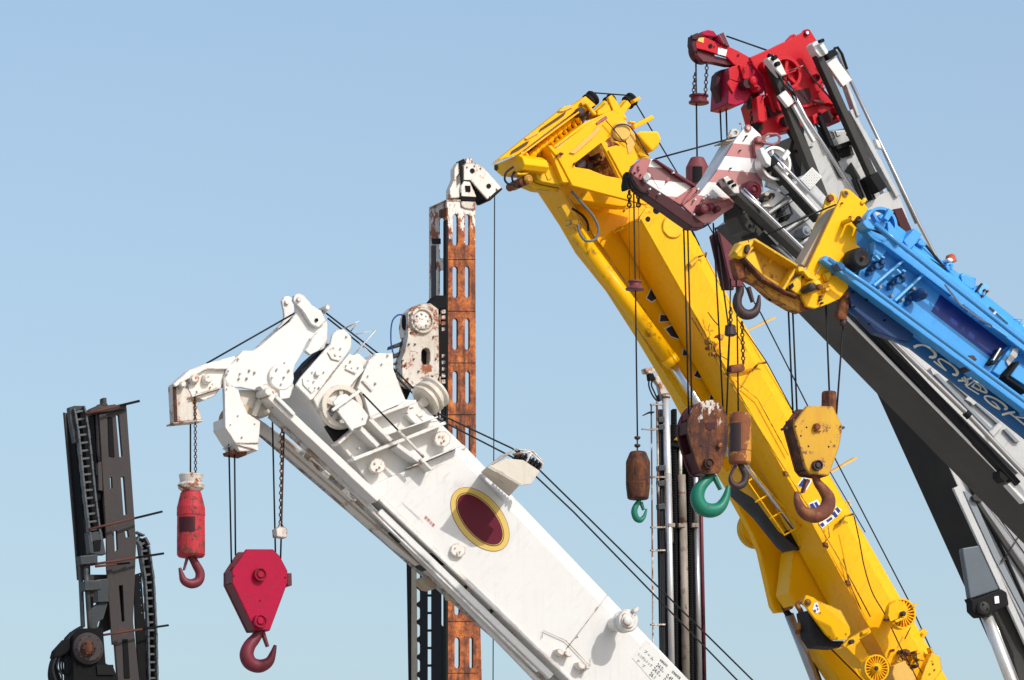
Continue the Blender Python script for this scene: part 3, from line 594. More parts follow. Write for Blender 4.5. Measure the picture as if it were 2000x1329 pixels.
def ball(name, label, f, cx, prof, z, mat, hookpts, hookr, hookmat, latch, group="overhaul hook balls", t=.15, cap=None, win=None, winmat="maroon_dark"):
    x0, y0, s = ZN[z]; cpx = x0 + cx / s; top = f.p(cpx, y0 + prof[0][0] / s, t)
    bot = f.p(cpx, y0 + prof[-1][0] / s, t)
    o = thing(name, label, "hook ball", bot, group)
    mk = lambda pr: [((y - prof[0][0]) / s * f.S, r / s * f.S) for y, r in pr]
    mb = MB(); mb.lathe(top, (0, 0, -1), mk(prof), 30); body = mb.build("body", mat, o, .006)
    if cap:
        mb = MB(); mb.lathe(top, (0, 0, -1), mk(cap[0]), 30); mb.build("cap", cap[1], o, .004)
    if win:
        mb = MB(); r = max(x for _, x in prof) / s * f.S; mb.patch(top, r, (win[0][0] - cx) / s * f.S, (win[1][0] - cx) / s * f.S, top.z - (win[0][1] - prof[0][0]) / s * f.S, top.z - (win[2][1] - prof[0][0]) / s * f.S, f); mb.build("window", winmat, body)
    mb = MB(); hook(mb, f, q(z, *hookpts), [r / s for r in hookr], t); hk = mb.build("hook", hookmat, o)
    mb = MB(); a, b = q(z, *latch); mb.bar(f, a, b, 4.2, t - .02, t + .02, 2.5); mb.build("latch", hookmat, hk)
    return o
ball("hook_ball", "red hook ball with a white cap hanging under the white crane's nose", W, 150,
     [(285, 50), (292, 57), (365, 75), (372, 77), (415, 78), (420, 76), (560, 77), (630, 77), (643, 68)], 'C', "crimson_worn",
     [(150, 640), (178, 690), (200, 735), (192, 778), (152, 795), (112, 778), (97, 740), (88, 706)], [20, 24, 26, 27, 26, 22, 14, 8], "hook_crimson", ((133, 652), (115, 718)),
     cap=([(188, 60), (196, 67), (232, 60), (238, 62), (250, 75), (268, 70), (286, 48)], "white_worn"), win=((88, 432), (176, 432), (178, 512), (90, 512)))

def block(name, label, f, z, plate, thick, mats, pins, hookpts, hookr, hookmat, latch, gap=.16, t=.05, holes=(), extra=None, strap=None, sheave=None, rnd_=False):
    P = q(z, *plate)
    if rnd_: P = [v.to_2d() for v in catmull([Vector((*p, 0)) for p in P + P[:1]], 4)][:-1]
    cxm = sum(p[0] for p in P) / len(P); low = max(p[1] for p in P)
    o = thing(name, label, "hook block", f.p(cxm, low, t + gap / 2), "hook blocks")
    mb = MB(); mb.prism(f, P, t, t + thick); fp = mb.build("side_plate", mats[0], o, .008)
    mb = MB(); mb.prism(f, [(x, y) for x, y in P], t + 0, t + thick)
    off = -f.n * (gap + thick)
    for v in mb.bm.verts: v.co += off
    mb.build("side_plate", mats[1], o, .008)
    if sheave:
        mb = MB(); c = q1(z, sheave[0], sheave[1]); r = sheave[2] / ZN[z][2]; mb.disc(f, c, [(t + thick + .01, r * .8), (t + thick + .02, r), (t + thick + gap * .4, r * .8), (t + thick + gap * .6, r * .8), (t + thick + gap - .02, r), (t + thick + gap - .01, r * .8)]); mb.build("sheave", "hook_dark", o)
    if strap:
        for a, b in strap: mb = MB(); mb.bar(f, q1(z, *a), q1(z, *b), 5, t + thick, t + thick + gap); mb.build("spacer", mats[1], o, .004)
    for (x, y, r, mt) in pins:
        mb = MB(); rr = r / ZN[z][2]; mb.disc(f, q1(z, x, y), [(t - .05, rr * .45), (t - .035, rr * .62), (t - .035, rr * .75), (t - .05, rr * .8), (t - .05, rr), (t + .01, rr)], 26); mb.build("pin", mt, o, .002)
    if holes:
        for x, y in holes: mb = MB(); mb.cyl(f, q1(z, x, y), 1.7, t - .004, t + .01, 12); mb.build("bolt_hole", "black_paint", fp)
    if extra:
        mb = MB(); mb.prism(f, q(z, *extra), t, t + gap); mb.build("rope_guide", mats[1], o, .006)
    mb = MB(); hook(mb, f, q(z, *hookpts), [r / ZN[z][2] for r in hookr], t + gap / 2 + thick / 2); hk = mb.build("hook", hookmat, o)
    mb = MB(); a, b = q(z, *latch); mb.bar(f, a, b, 5.5, t + gap / 2 - .03, t + gap / 2 + .03, 3); mb.build("latch", hookmat, hk)
    return o
block("hook_block", "large crimson hook block with a dark hook hanging from the white crane", W, 'C',
      [(457, 603), (605, 603), (642, 640), (685, 722), (685, 790), (588, 1052), (505, 1052), (378, 790), (378, 722), (425, 650)], .035, ("crimson_paint", "maroon_paint"),
      ((537, 742, 37, "crimson_paint"), (537, 1000, 38, "crimson_paint")),
      [(532, 1050), (508, 1095), (472, 1140), (458, 1190), (480, 1235), (530, 1250), (580, 1228), (603, 1180), (616, 1135)], [26, 30, 36, 40, 40, 37, 28, 18, 9], "hook_crimson", ((552, 1060), (580, 1142)),
      gap=.17, holes=((388, 752), (672, 760), (533, 887)), extra=((682, 735), (708, 735), (710, 805), (684, 805)), strap=(((381, 790), (507, 1048)), ((381, 722), (381, 790)), ((507, 1048), (586, 1048))), sheave=(530, 745, 120))
# ================================================================ rusty piling mast behind the white crane
R_ = Fr(900, 800, 72)
RL = R_.turned(873, 800, -90)                       # its left side wall, seen edge on
rr_ = thing("piling_mast", "tall rust orange piling mast with slotted plates and a white peeling gearbox", "piling mast", R_.p(900, 2690, .3), "piling masts")
ys = [(418, 480), (520, 582), (622, 684), (725, 788), (831, 893), (932, 995), (1034, 1096), (1140, 1202), (1245, 1306), (1350, 1412)]
def slot(x0, x1, y0, y1, k=4):
    r = (x1 - x0) / 2; cx = (x0 + x1) / 2
    return [(cx - r * math.cos(math.pi * i / k), y0 + r - r * math.sin(math.pi * i / k)) for i in range(k + 1)] + [(cx + r * math.cos(math.pi * i / k), y1 - r + r * math.sin(math.pi * i / k)) for i in range(k + 1)]
m = MB()
m.prism(R_, [(873, 391), (928, 391), (930, 900), (941, 1329), (975, 2690), (876, 2690), (873, 1329)], 0, .05,
        holes=[slot(884 + (y0 > 1100) * 4, 894.5 + (y0 > 1100) * 4, y0, y1) for y0, y1 in ys] + [slot(908 + (y0 > 700) * 1 + (y0 > 1100) * 8, 917.5 + (y0 > 700) * 1 + (y0 > 1100) * 6, y0, y1) for y0, y1 in ys])
m.build("mast_face", "rust_column", rr_)
m = MB()
m.prism(RL, [(872, 392), (838, 409), (838, 1085), (872, 1085)], 0, .012, holes=[slot(857.5, 866.5, 426 + 101.5 * i, 506 + 101.5 * i - (18 if i else 0)) for i in range(6)])
m.build("mast_side", "white_worn", rr_)
m = MB(); m.prism(R_, [(926, 391), (928, 391), (930, 900), (941, 1329), (975, 2690), (970, 2690), (937, 1329), (927, 900)], .05, .13); m.build("mast_side", "rust_lower", rr_)
m = MB(); m.bar(R_, (873, 430), (873, 2690), 4, -.03, .05)
for y in range(507, 1330, 101): m.bar(R_, (874, y), (929, y), .7, -.006, 0)
m.build("edge_strip", "black_paint", rr_)
m = MB(); m.prism(R_, [(872, 390), (929, 390), (929, 393), (872, 393)], -.01, .5); m.build("mast_cap", "white_worn", rr_)
m = MB(); m.prism(RL, q('H', (488, 460), (548, 440), (548, 505), (488, 520)), -.02, 0); m.build("top_gusset", "rust_ball", rr_)
m = MB(); m.prism(RL, q('H', (430, 690), (490, 690), (490, 735), (430, 735)), -.02, 0); m.build("side_clamp", "black_paint", rr_)
m = MB(); m.bar(RL, (846, 480), (846, 620), 8, -.01, 0); m.build("side_strip", "mast_steel", rr_)
# bent head
m = MB(); m.prism(R_, q('H', (690, 100), (705, 80), (790, 80), (855, 118), (998, 278), (972, 310), (905, 372), (885, 378), (790, 270), (745, 216), (690, 214)), -.03, 0)
m.bolts(R_, q('H', (780, 100), (830, 120), (720, 110), (960, 290), (905, 350)), 1.5, -.03, .02)
hd = m.build("head_plate", "white_rusty", rr_, .01)
m = MB(); m.cyl(R_, q1('H', 760, 140), 4.8, -.04, .02); m.build("pin_hole", "black_paint", rr_)
m = MB(); m.cyl(R_, q1('H', 893, 264), 4.6, -.04, .02); m.build("pin_hole", "black_paint", rr_)
m = MB(); m.prism(R_, q('H', (960, 300), (1000, 276), (1003, 292), (905, 382), (878, 384), (880, 372)), -.04, .28); m.build("head_lip", "black_paint", rr_, .006)
m = MB(); m.prism(R_, q('H', (700, 214), (745, 214), (800, 290), (880, 380), (885, 372), (750, 216)), .0, .3); m.build("head_edge", "black_paint", rr_)
m = MB(); m.prism(R_, q('H', (576, 360), (576, 290), (612, 205), (612, 125), (640, 75), (680, 60), (690, 75), (690, 215), (662, 340), (662, 362)), .02, .14, holes=[q('H', (630, 190), (655, 160), (655, 240), (632, 270))])
m.prism(R_, q('H', (668, 262), (690, 225), (740, 230), (790, 345), (790, 365), (670, 350)), -.02, .28); m.build("head_bracket", "white_rusty", rr_, .008)
m = MB(); m.prism(R_, q('H', (655, 60), (690, 42), (700, 75), (680, 100), (680, 212), (690, 345), (664, 345), (672, 250), (660, 120)), -.01, .1); m.build("bracket_edge", "black_paint", rr_)
m = MB()
for x in (722, 748): m.prism(R_, q('H', (x - 16, 60), (x - 10, 38), (x + 10, 38), (x + 14, 60), (x + 14, 82), (x - 16, 82)), .0, .12)
m.build("head_cap", "white_rusty", rr_, .006)
m = MB(); m.prism(R_, q('H', (668, 345), (790, 352), (786, 390), (670, 385)), -.025, .2); m.prism(R_, q('H', (700, 260), (745, 262), (745, 312), (705, 312)), -.03, -.02); m.build("collar", "mast_dark", rr_, .006)
m = MB(); m.prism(R_, q('H', (668, 388), (786, 392), (784, 458), (700, 446), (668, 430)), -.02, 0); m.build("collar_plate", "white_worn", rr_, .006)
# gearbox carriage
m = MB(); m.prism(R_, q('I', (235, 42), (290, -8), (350, -30), (420, -30), (485, 20), (490, 560), (460, 640), (270, 645), (190, 605), (185, 430), (212, 350), (235, 240)), -.25, -.05, holes=[slot(*[q1('I', 345, 0)[0], q1('I', 415, 0)[0]], q1('I', 0, 330)[1], q1('I', 0, 470)[1])])
m.bolts(R_, q('I', (260, 60), (270, 200), (250, 300), (300, 300), (450, 240), (470, 420), (220, 470), (240, 580), (440, 560), (330, 520), (200, 430), (290, 420), (440, 130), (455, 60)), 1.8, -.25, .03)
m.build("gearbox_plate", "white_worn", rr_, .01)
m = MB(); m.prism(R_, [(800, 640), (876, 632), (876, 735), (806, 735)], -.06, .06); m.build("carriage_arm", "mast_dark", rr_, .01)
m = MB(); m.prism(R_, q('I', (330, 310), (430, 310), (430, 490), (330, 490)), -.14, -.1); m.build("gearbox_recess", "black_paint", rr_)
m = MB(); m.disc(R_, q1('I', 352, 108), [(-.27, 19), (-.29, 20), (-.29, 25.5), (-.25, 26)], 36); m.build("ring_gear", "white_worn", rr_, .003)
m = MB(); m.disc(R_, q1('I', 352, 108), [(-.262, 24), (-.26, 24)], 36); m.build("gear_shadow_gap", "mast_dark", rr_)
m = MB(); m.disc(R_, q1('I', 352, 108), [(-.32, 10), (-.31, 15), (-.30, 17.5), (-.24, 17.5)], 10); m.bolts(R_, [(q1('I', 352 + 52 * math.cos(a * .785), 108 + 52 * math.sin(a * .785))) for a in range(8)], 2, -.305, .03); m.build("gear_hub", "white_rusty", rr_, .004)
GL = R_.turned(*q1('I', 235, 100), -70, -.2)
m = MB(); m.prism(GL, q('I', (160, 175), (172, 92), (236, 42), (236, 238), (172, 258)), 0, .05); m.build("gearbox_side", "white_rusty", rr_, .006)
m = MB(); m.prism(GL, ell(q1('I', 202, 125), 15, 4.4, math.pi / 2, 20), -.02, 0); m.build("side_port", "black_paint", rr_)
m = MB(); m.prism(R_, q('I', (410, -20), (470, -95), (545, -95), (545, 5), (480, 20)), -.1, .1); m.build("top_bracket", "mast_dark", rr_, .008)
for i, (a, b) in enumerate(((268, 330), (345, 412), (420, 468), (478, 515), (525, 570))):
    m = MB(); m.prism(R_, q('I', (128 - 4 * i, a + 34), (216 - 6 * i, a), (216 - 6 * i, b - 25), (122, b)), -.12, .1); m.build("bellows_fold", "mast_bluegrey", rr_, .008)
m = MB(); m.prism(R_, q('I', (118, 500), (250, 610), (270, 650), (225, 760), (210, 700)), -.02, .1); m.build("carriage_foot", "mast_dark", rr_)
m = MB(); m.prism(R_, q('I', (490, 20), (552, 0), (552, 900), (480, 900), (485, 640)), -.02, .0); m.build("guide_strip", "mast_dark", rr_)
m = MB()
for y in list(range(20, 200, 48)) + list(range(380, 640, 52)): m.prism(R_, q('I', (508, y), (542, y), (542, y + 34), (508, y + 34)), -.06, -.02)
m.bar(R_, q1('I', 498, 60), q1('I', 498, 900), 2.5, -.05, -.02)
m.build("guide_roller_strip", "white_worn", rr_, .004)
m = MB(); m.tube(R_, [(*p, -.1) for p in q('I', (190, 62), (150, 68), (112, 110), (98, 190), (100, 300), (118, 385))], 1.5, curve=True); m.build("hydraulic_hose", "ink_blue", rr_)
# lower part: leader flange, toothed rack and slotted column left of the rusty face, back-lit shade painted black
m = MB(); m.prism(RL, q('W', (180, 60), (222, 80), (222, 1329), (226, 2600), (205, 2600), (200, 1329)), -.01, .004); m.build("leader_edge", "mast_dark", rr_)
m = MB(); m.prism(RL, q('W', (222, 80), (282, 120), (295, 1329), (300, 2600), (222, 2600)), .0, .006); m.build("leader_flange", "tan_grime", rr_)
m = MB()
px = 820; o = [(px, 1085)]
for i in range(-2, 20):
    yc = 1147 + 34.2 * i
    if yc < 1095: continue
    o += [(px, yc - 9)] + [(px + .5 - 7.2 * math.cos(D2R(a)), yc + 6.2 * math.sin(D2R(a))) for a in (-75, -45, -15, 15, 45, 75)] + [(px, yc + 9)]
o += [(px, 1900), (835, 1900), (835, 1085)]
m.prism(RL, o, .0, .004)
for i in range(-1, 20):
    yc = 1163.5 + 34.2 * i; m.bar(RL, (834, yc), (843, yc), 5, .0, .004)
m.prism(RL, [(842, 1085), (861, 1085), (861, 1900), (842, 1900)], .0, .004)
m.build("toothed_rack", "black_paint", rr_)
m = MB(); m.prism(RL, [(861, 1085), (874, 1085), (874, 1900), (861, 1900)], .0, .004, holes=[slot(861.8, 870.5, 1120, 1224), slot(861.8, 870.5, 1350, 1454)]); m.build("leader_plate", "mast_dark", rr_)
tag((lambda b: (b.sweep([R_.p(966, 378, .1), R_.p(963, 1329, .1), R_.p(961, 2690, .1)], .0075, 6), b.build("wire_rope", "rope_steel"))[1])(MB()), "thin vertical wire hanging from the rusty mast's bent head", "wire rope", "wire ropes of the masts")

# ================================================================ dark piling mast at the far left
L_ = Fr(210, 1000, 64)
LL = L_.turned(185, 1000, -80)
lm = thing("piling_mast", "dark steel piling mast with roller chains and rust red rods, leaning at the far left", "piling mast", L_.p(260, 2700, .3), "piling masts")
m = MB()
m.prism(L_, q('F', (500, 195), (768, 165), (850, 1329)) + q('G', (858, 60), (845, 410), (830, 800), (885, 1329)) + [(300, 2700), (245, 2700)] + q('G', (690, 1329), (640, 700), (600, 330)) + q('F', (590, 1329), (545, 760), (512, 560)), 0, .05,
        holes=[q('F', (672, 228), (698, 236), (730, 606), (704, 610)), q('F', (716, 788), (744, 788), (768, 1125), (742, 1130)), q('F', (618, 788), (636, 790), (640, 890), (626, 900)), q('F', (655, 1270), (680, 1270), (688, 1440), (664, 1460)), q('F', (752, 1268), (780, 1268), (788, 1325), (762, 1330)),
               q('G', (700, 480), (735, 475), (750, 800), (728, 805))])
m.build("mast_face", "mast_steel", lm, .006)
m = MB(); m.prism(L_, q('F', (600, 250), (640, 255), (660, 610), (610, 600)), -.01, .0); m.build("mast_recess", "mast_dark", lm)
m = MB(); m.prism(L_, q('F', (520, 220), (590, 215), (640, 1329)) + q('G', (640, 330), (690, 1010), (640, 1010), (590, 330)) + q('F', (585, 1329)), -.03, .0); m.build("mast_rib", "mast_steel", lm, .006)
m = MB(); m.prism(L_, q('G', (700, 480), (735, 475), (755, 815), (725, 815)), .06, .1); m.prism(L_, q('G', (735, 960), (780, 960), (800, 1310), (750, 1310)), -.01, .03); m.build("mast_slot", "mast_dark", lm)
m = MB(); m.prism(L_, q('F', (470, 225), (510, 220), (540, 760), (600, 1329), (540, 1329), (505, 770)), .1, .3, holes=[q('F', (476, 300), (506, 300), (511, 436), (484, 438))]); m.prism(L_, q('F', (495, 770), (520, 765), (548, 910), (530, 990), (512, 990)), .02, .06)
m.build("inner_web", "mast_dark", lm)
m = MB(); m.prism(L_, q('F', (510, 660), (545, 650), (552, 910), (520, 905)), -.02, .05); m.build("ochre_plate", "mast_steel", lm)
m = MB(); m.prism(LL, q('F', (205, 218), (250, 225), (300, 480), (345, 830), (395, 1329)) + q('G', (400, 430), (330, 430), (300, 0)), .0, .06); m.build("mast_side", "mast_dark", lm)
m = MB(); m.prism(LL, q('F', (196, 212), (212, 212), (305, 1329)) + q('G', (335, 430), (322, 430)) + q('F', (292, 1329)), -.02, .01); m.build("side_edge", "mast_steel", lm)
def roller_chain(f, path, wpx, pitch, t0, name, parent, mat):
    """path: centre line in photo points; plates at both edges and a bar per pitch"""
    P = [Vector(p) for p in path]; cum = [0]
    for a, b in zip(P, P[1:]): cum.append(cum[-1] + (b - a).length)
    def at(d):
        for i in range(len(P) - 1):
            if d <= cum[i + 1] or i == len(P) - 2:
                u = (d - cum[i]) / (cum[i + 1] - cum[i]); return P[i].lerp(P[i + 1], u), (P[i + 1] - P[i]).normalized()
    mb = MB(); d = 0
    while d < cum[-1]:
        c, dr = at(d + pitch * .5); nn = Vector((-dr.y, dr.x)); h = wpx / 2
        mb.bar(f, c - nn * h - dr * pitch * 0.0, c + nn * h, pitch * .26, t0 - .0, t0 + .05)
        for sg in (-1, 1):
            e = c + nn * h * sg; k = 1 if int(round(d / pitch)) % 2 else .72
            mb.bar(f, e - dr * pitch * .56, e + dr * pitch * .56, 3.0 * k + 1.0, t0 - .02 * k - .01, t0 + .05)
        d += pitch
    return mb.build(name, mat, parent, .003)
roller_chain(L_, q('F', (345, 165), (358, 215), (370, 290), (385, 380), (405, 560), (425, 760), (445, 950), (470, 1150), (488, 1290)) + q('G', (500, 60),), 20, 15.5, -.12, "roller_chain", lm, "chain_steel")
m = MB(); m.prism(L_, q('F', (250, 165), (300, 150), (385, 150), (395, 190), (370, 180), (310, 200), (300, 300), (330, 480), (300, 480), (265, 300)), -.1, -.02); m.build("chain_guard", "mast_bluegrey", lm, .006)
m = MB(); m.prism(L_, q('F', (300, 200), (390, 200), (500, 1290), (420, 1290), (330, 560)), -.02, .0); m.build("chain_backing", "mast_dark", lm)
roller_chain(L_, q('G', (850, 30), (905, 55), (935, 110), (950, 220), (975, 380), (985, 500), (995, 700), (1005, 900), (1015, 1329), (1030, 1500)), 16, 15.6, .05, "roller_chain", lm, "chain_steel")
m = MB(); m.prism(L_, q('G', (860, 40), (925, 60), (975, 200), (1010, 380), (1040, 900), (1060, 1400), (985, 1400), (960, 900), (930, 480), (890, 250)), .12, .16); m.build("chain_backing", "black_paint", lm)
m = MB(); m.prism(L_, q('G', (840, 380), (900, 360), (940, 900), (960, 1400), (890, 1400), (850, 800)), .06, .10, holes=[q('G', (885 + i * 4, 375 + 68 * i), (900 + i * 4, 375 + 68 * i), (900 + i * 4, 388 + 68 * i), (885 + i * 4, 388 + 68 * i)) for i in range(6)]); m.build("perforated_plate", "mast_dark", lm)
for a, b, wd in ((q1('F', 400, 222), q1('F', 880, 108), 5.5), (q1('F', 425, 1258), q1('F', 1085, 1098), 4.8), (q1('G', 445, 292), q1('G', 1102, 190), 5), (q1('G', 525, 928), q1('G', 1145, 835), 4.6), (q1('G', 490, 308), q1('G', 795, 275), 4.5)):
    mid = (a[0] + (b[0] - a[0]) * .62, a[1] + (b[1] - a[1]) * .62)
    m = MB(); m.tube(L_, [(*a, -.18), (*mid, -.12)], wd / 2, 8); rd = m.build("rod", "rust_rod", lm)
    m = MB(); m.tube(L_, [(*mid, -.12), (*b, -.05)], wd / 2 * .9, 8); m.build("rod_end", "mast_dark", rd)
m = MB(); m.prism(L_, q('F', (430, 195), (500, 150), (590, 148), (670, 135), (675, 160), (765, 140), (768, 175), (500, 215)), -.06, .2); m.prism(L_, q('F', (555, 78), (588, 78), (590, 125), (605, 148), (540, 148), (555, 125)), .0, .1); m.prism(L_, q('F', (510, 140), (535, 132), (540, 155), (512, 155)), .0, .06)
m.build("mast_cap", "mast_steel", lm, .006)
m = MB(); m.tube(L_, [(*p, -.16) for p in q('G', (395, 210), (440, 880))], 5, 10); m.build("guide_pipe", "mast_bluegrey", lm)
m = MB(); m.prism(L_, q('G', (350, 212), (510, 198), (512, 275), (360, 290)), -.24, -.1); m.prism(L_, q('G', (390, 435), (540, 428), (545, 515), (395, 522)), -.24, -.1); m.prism(L_, q('G', (500, 425), (605, 415), (612, 625), (510, 630)), -.1, -.02); m.prism(L_, q('G', (420, 0), (550, -10), (585, 200), (520, 200), (440, 190)), -.14, -.03); m.prism(L_, q('G', (345, 215), (372, 215), (400, 850), (375, 860)), -.12, -.05)
m.build("guide_clamp", "mast_bluegrey", lm, .008)
m = MB(); m.prism(L_, q('G', (470, 75), (540, 65), (535, 165), (480, 170)), -.15, -.14); m.build("clamp_window", "mast_dark", lm)
m = MB(); m.prism(L_, q('G', (400, 380), (620, 380), (660, 860), (560, 900), (430, 880)), .16, .2, holes=[q('G', (470, 640), (505, 630), (500, 665), (478, 670)), q('G', (510, 790), (545, 770), (520, 860), (508, 850)), q('G', (612, 680), (636, 680), (644, 745), (614, 745))]); m.build("backing_plate", "mast_steel", lm)
m = MB(); m.prism(L_, q('G', (450, 690), (540, 620), (600, 640), (560, 780), (520, 800), (500, 870), (450, 870)), -.06, .05); m.build("valve_block", "mast_bluegrey", lm, .008)
m = MB(); m.prism(L_, q('G', (290, 925), (350, 862), (560, 860), (585, 1180), (650, 1200), (700, 1329), (720, 1500), (270, 1500), (290, 1329)), -.2, .1); m.build("gearbox", "mast_dark", lm, .012)
m = MB(); m.disc(L_, q1('G', 440, 1040), [(-.34, 7), (-.33, 12), (-.30, 14), (-.28, 16)], 24); m.bolts(L_, [q1('G', 440 + 55 * math.cos(a * 1.05), 1040 + 55 * math.sin(a * 1.05)) for a in range(6)], 2, -.3, .05); m.build("drive_shaft", "rust_ball", lm, .003)
m = MB(); m.disc(L_, q1('G', 440, 1040), [(-.28, 15), (-.28, 24), (-.26, 27), (-.24, 31), (-.2, 31)], 32); m.bolts(L_, [q1('G', 440 + 110 * math.cos(a * .785), 1040 + 110 * math.sin(a * .785)) for a in range(8)], 1.8, -.26, .03); m.build("drive_flange", "mast_steel", lm, .004)
m = MB(); m.prism(L_, q('G', (500, 1190), (650, 1190), (660, 1280), (510, 1280)), -.22, -.19); m.build("gearbox_port", "black_paint", lm)
for i in range(6):
    k = i * 16
    m = MB(); m.tube(L_, [(*p, -.05 - .03 * (i % 3)) for p in q('G', (370, 850 + k * .3), (280, 905 + k * .5), (200, 1000 + k * .6), (120 + k * .5, 1110 + k * .4), (80 + k * .8, 1220), (85 + k * 1.3, 1340 - k * .6), (180, 1450))], 3.4 if i < 4 else 2.2, 8, curve=True); m.build("hydraulic_hose", "rubber", lm)
for i in range(4):
    m = MB(); m.tube(L_, [(*p, -.02 - .02 * i) for p in q('G', (300, 1000 + i * 30), (220, 1060 + i * 30), (170 + i * 22, 1180), (190 + i * 16, 1260), (260, 1290 - i * 12))], 2.2, 8, curve=True); m.build("hydraulic_hose", "rubber", lm)
m = MB(); m.prism(L_, q('G', (130, 1060), (220, 960), (285, 950), (280, 1060), (180, 1120), (110, 1130)), -.14, -.0); m.build("hose_sleeve", "mast_dark", lm, .02)

# ================================================================ grey piling mast with a ladder behind the yellow crane
G_ = Fr(1330, 1000, 76)
gm_ = thing("piling_mast", "grey and rust brown round-tubed mast with a white ladder behind the yellow crane", "piling mast", G_.p(1345, 2690, .3), "piling masts")
m = MB(); m.prism(G_, [(1311, 830), (1365, 830), (1372, 1000), (1376, 1329), (1392, 2690), (1322, 2690), (1309, 1329), (1302, 930)], .1, .4); m.build("mast_box", "mast_dark", gm_)
def pipe(a, b, r, t, name, mat, seg=14):
    mb = MB(); mb.tube(G_, [(*a, t), (*b, t)], r, seg); return mb.build(name, mat, gm_)
pipe((1300, 772), (1308, 1060), 7.5, .0, "guide_pipe", "steel_bright"); pipe((1305, 925), (1313, 1340), 6, -.02, "guide_pipe", "steel_bright"); pipe((1313, 1340), (1330, 2690), 6, -.02, "guide_pipe", "steel_bright")
pipe((1300, 770), (1300, 778), 9, .0, "pipe_collar", "white_worn")
pipe((1296, 800), (1311, 1329), 3, .08, "edge_pipe", "maroon_dark"); pipe((1366, 850), (1376, 1329), 4, .06, "edge_pipe", "maroon_paint"); pipe((1376, 1329), (1394, 2690), 4, .06, "edge_pipe", "maroon_paint")
pipe((1329, 875), (1329, 930), 3.4, .0, "piston_rod", "white_paint"); pipe((1331, 928), (1334, 1025), 8, .0, "cylinder", "pipe_brown"); pipe((1334, 1022), (1340, 1329), 8, .0, "cylinder", "pipe_brown"); pipe((1340, 1329), (1352, 2690), 8, .0, "cylinder", "pipe_brown")
pipe((1358, 900), (1360, 1025), 6, .0, "cylinder", "steel"); pipe((1360, 1022), (1366, 1329), 6, .0, "cylinder", "steel"); pipe((1366, 1329), (1380, 2690), 6, .0, "cylinder", "steel")
def rack(a, b, w_, name):
    mb = MB(); mb.bar(G_, a, b, w_, .02, .08); n = int((b[1] - a[1]) / 5)
    for i in range(n):
        u = i / n; mb.bar(G_, (a[0] + (b[0] - a[0]) * u - w_ * .4, a[1] + (b[1] - a[1]) * u), (a[0] + (b[0] - a[0]) * u + w_ * .4, a[1] + (b[1] - a[1]) * u), 2.2, -.015, .02)
    return mb.build(name, "mast_dark", gm_)
rack((1318, 800), (1321, 1329), 8, "toothed_rack"); rack((1347, 850), (1352, 1329), 8, "toothed_rack")
m = MB()
for x in (1312, 1332, 1358): m.prism(G_, [(x - 6, 1022), (x + 7, 1022), (x + 7, 1030), (x - 6, 1030)], -.06, .05)
m.build("joint_clamp", "pipe_brown", gm_, .006)
m = MB(); m.prism(G_, q('Q', (430, 620), (520, 610), (560, 650), (520, 670), (430, 650)), -.05, .05); m.build("cross_plate", "mast_dark", gm_, .006)
m = MB(); m.prism(G_, q('Q', (455, 605), (485, 572), (515, 568), (520, 600), (490, 610)), -.1, -.02); m.build("yellow_latch", "yellow_worn", gm_, .01)
m = MB()                                                            # ladder
m.tube(G_, [(1272, 790), (1276, 1329), (1279, 1900)], 1.6, t=.0); m.tube(G_, [(1283, 785), (1287, 1030)], 2.2, t=.0)
for y in (790, 838, 932, 1030, 1075, 1220): m.bar(G_, (1272, y), (1300, y), 3, -.02, .02)
m.bar(G_, (1255, 838), (1280, 840), 2, -.02, .02); m.build("ladder", "white_worn", gm_)
m = MB(); m.prism(G_, q('Q', (218, 420), (262, 395), (300, 395), (295, 405), (262, 408), (222, 425)), -.03, .02); m.build("side_arm", "mast_dark", gm_)
m = MB()
for i, x in enumerate((1287, 1291, 1294)): m.tube(G_, [(x, 800, .02), (x + 2 + i, 900, .05), (x - 1, 1000, .02), (x + 3, 1060, .03), (x + 2, 1200, .02), (x + 4, 1329, .02), (x + 8, 1900, .02)], 2.4, 8, curve=True)
m.build("hose_bundle", "rubber", gm_)
for y in (815, 830, 910, 940, 985):
    m = MB(); m.prism(G_, [(1286, y), (1298, y - 2), (1299, y + 9), (1287, y + 10)], -.03, .05); m.build("hose_clamp", "mast_bluegrey", gm_, .006)
m = MB(); m.tube(G_, [(*p, .0) for p in q('Q', (262, 150), (255, 200), (280, 270), (318, 320))], 1.6, curve=True); m.build("cable", "rubber", gm_)
m = MB(); m.tube(G_, [(*p, .02) for p in q('Q', (285, 150), (275, 200), (300, 260), (325, 320))], 1.6, curve=True); m.build("cable", "rubber", gm_)
m = MB(); m.prism(G_, q('Q', (225, 75), (290, 62), (310, 95), (290, 115), (235, 110)), -.06, .06); m.build("top_light", "white_worn", gm_, .012)
m = MB(); m.prism(G_, q('Q', (255, 115), (290, 115), (310, 160), (262, 165)), -.04, .04); m.build("light_bracket", "mast_dark", gm_, .006)
m = MB(); m.prism(G_, q('Q', (285, 140), (330, 120), (400, 265), (345, 270), (330, 200)), -.03, .06); m.build("top_arm", "white_worn", gm_, .008)
m = MB(); m.prism(G_, q('Q', (330, 270), (350, 265), (360, 310), (340, 320)), -.03, .06); m.build("arm_foot", "mast_bluegrey", gm_, .006)
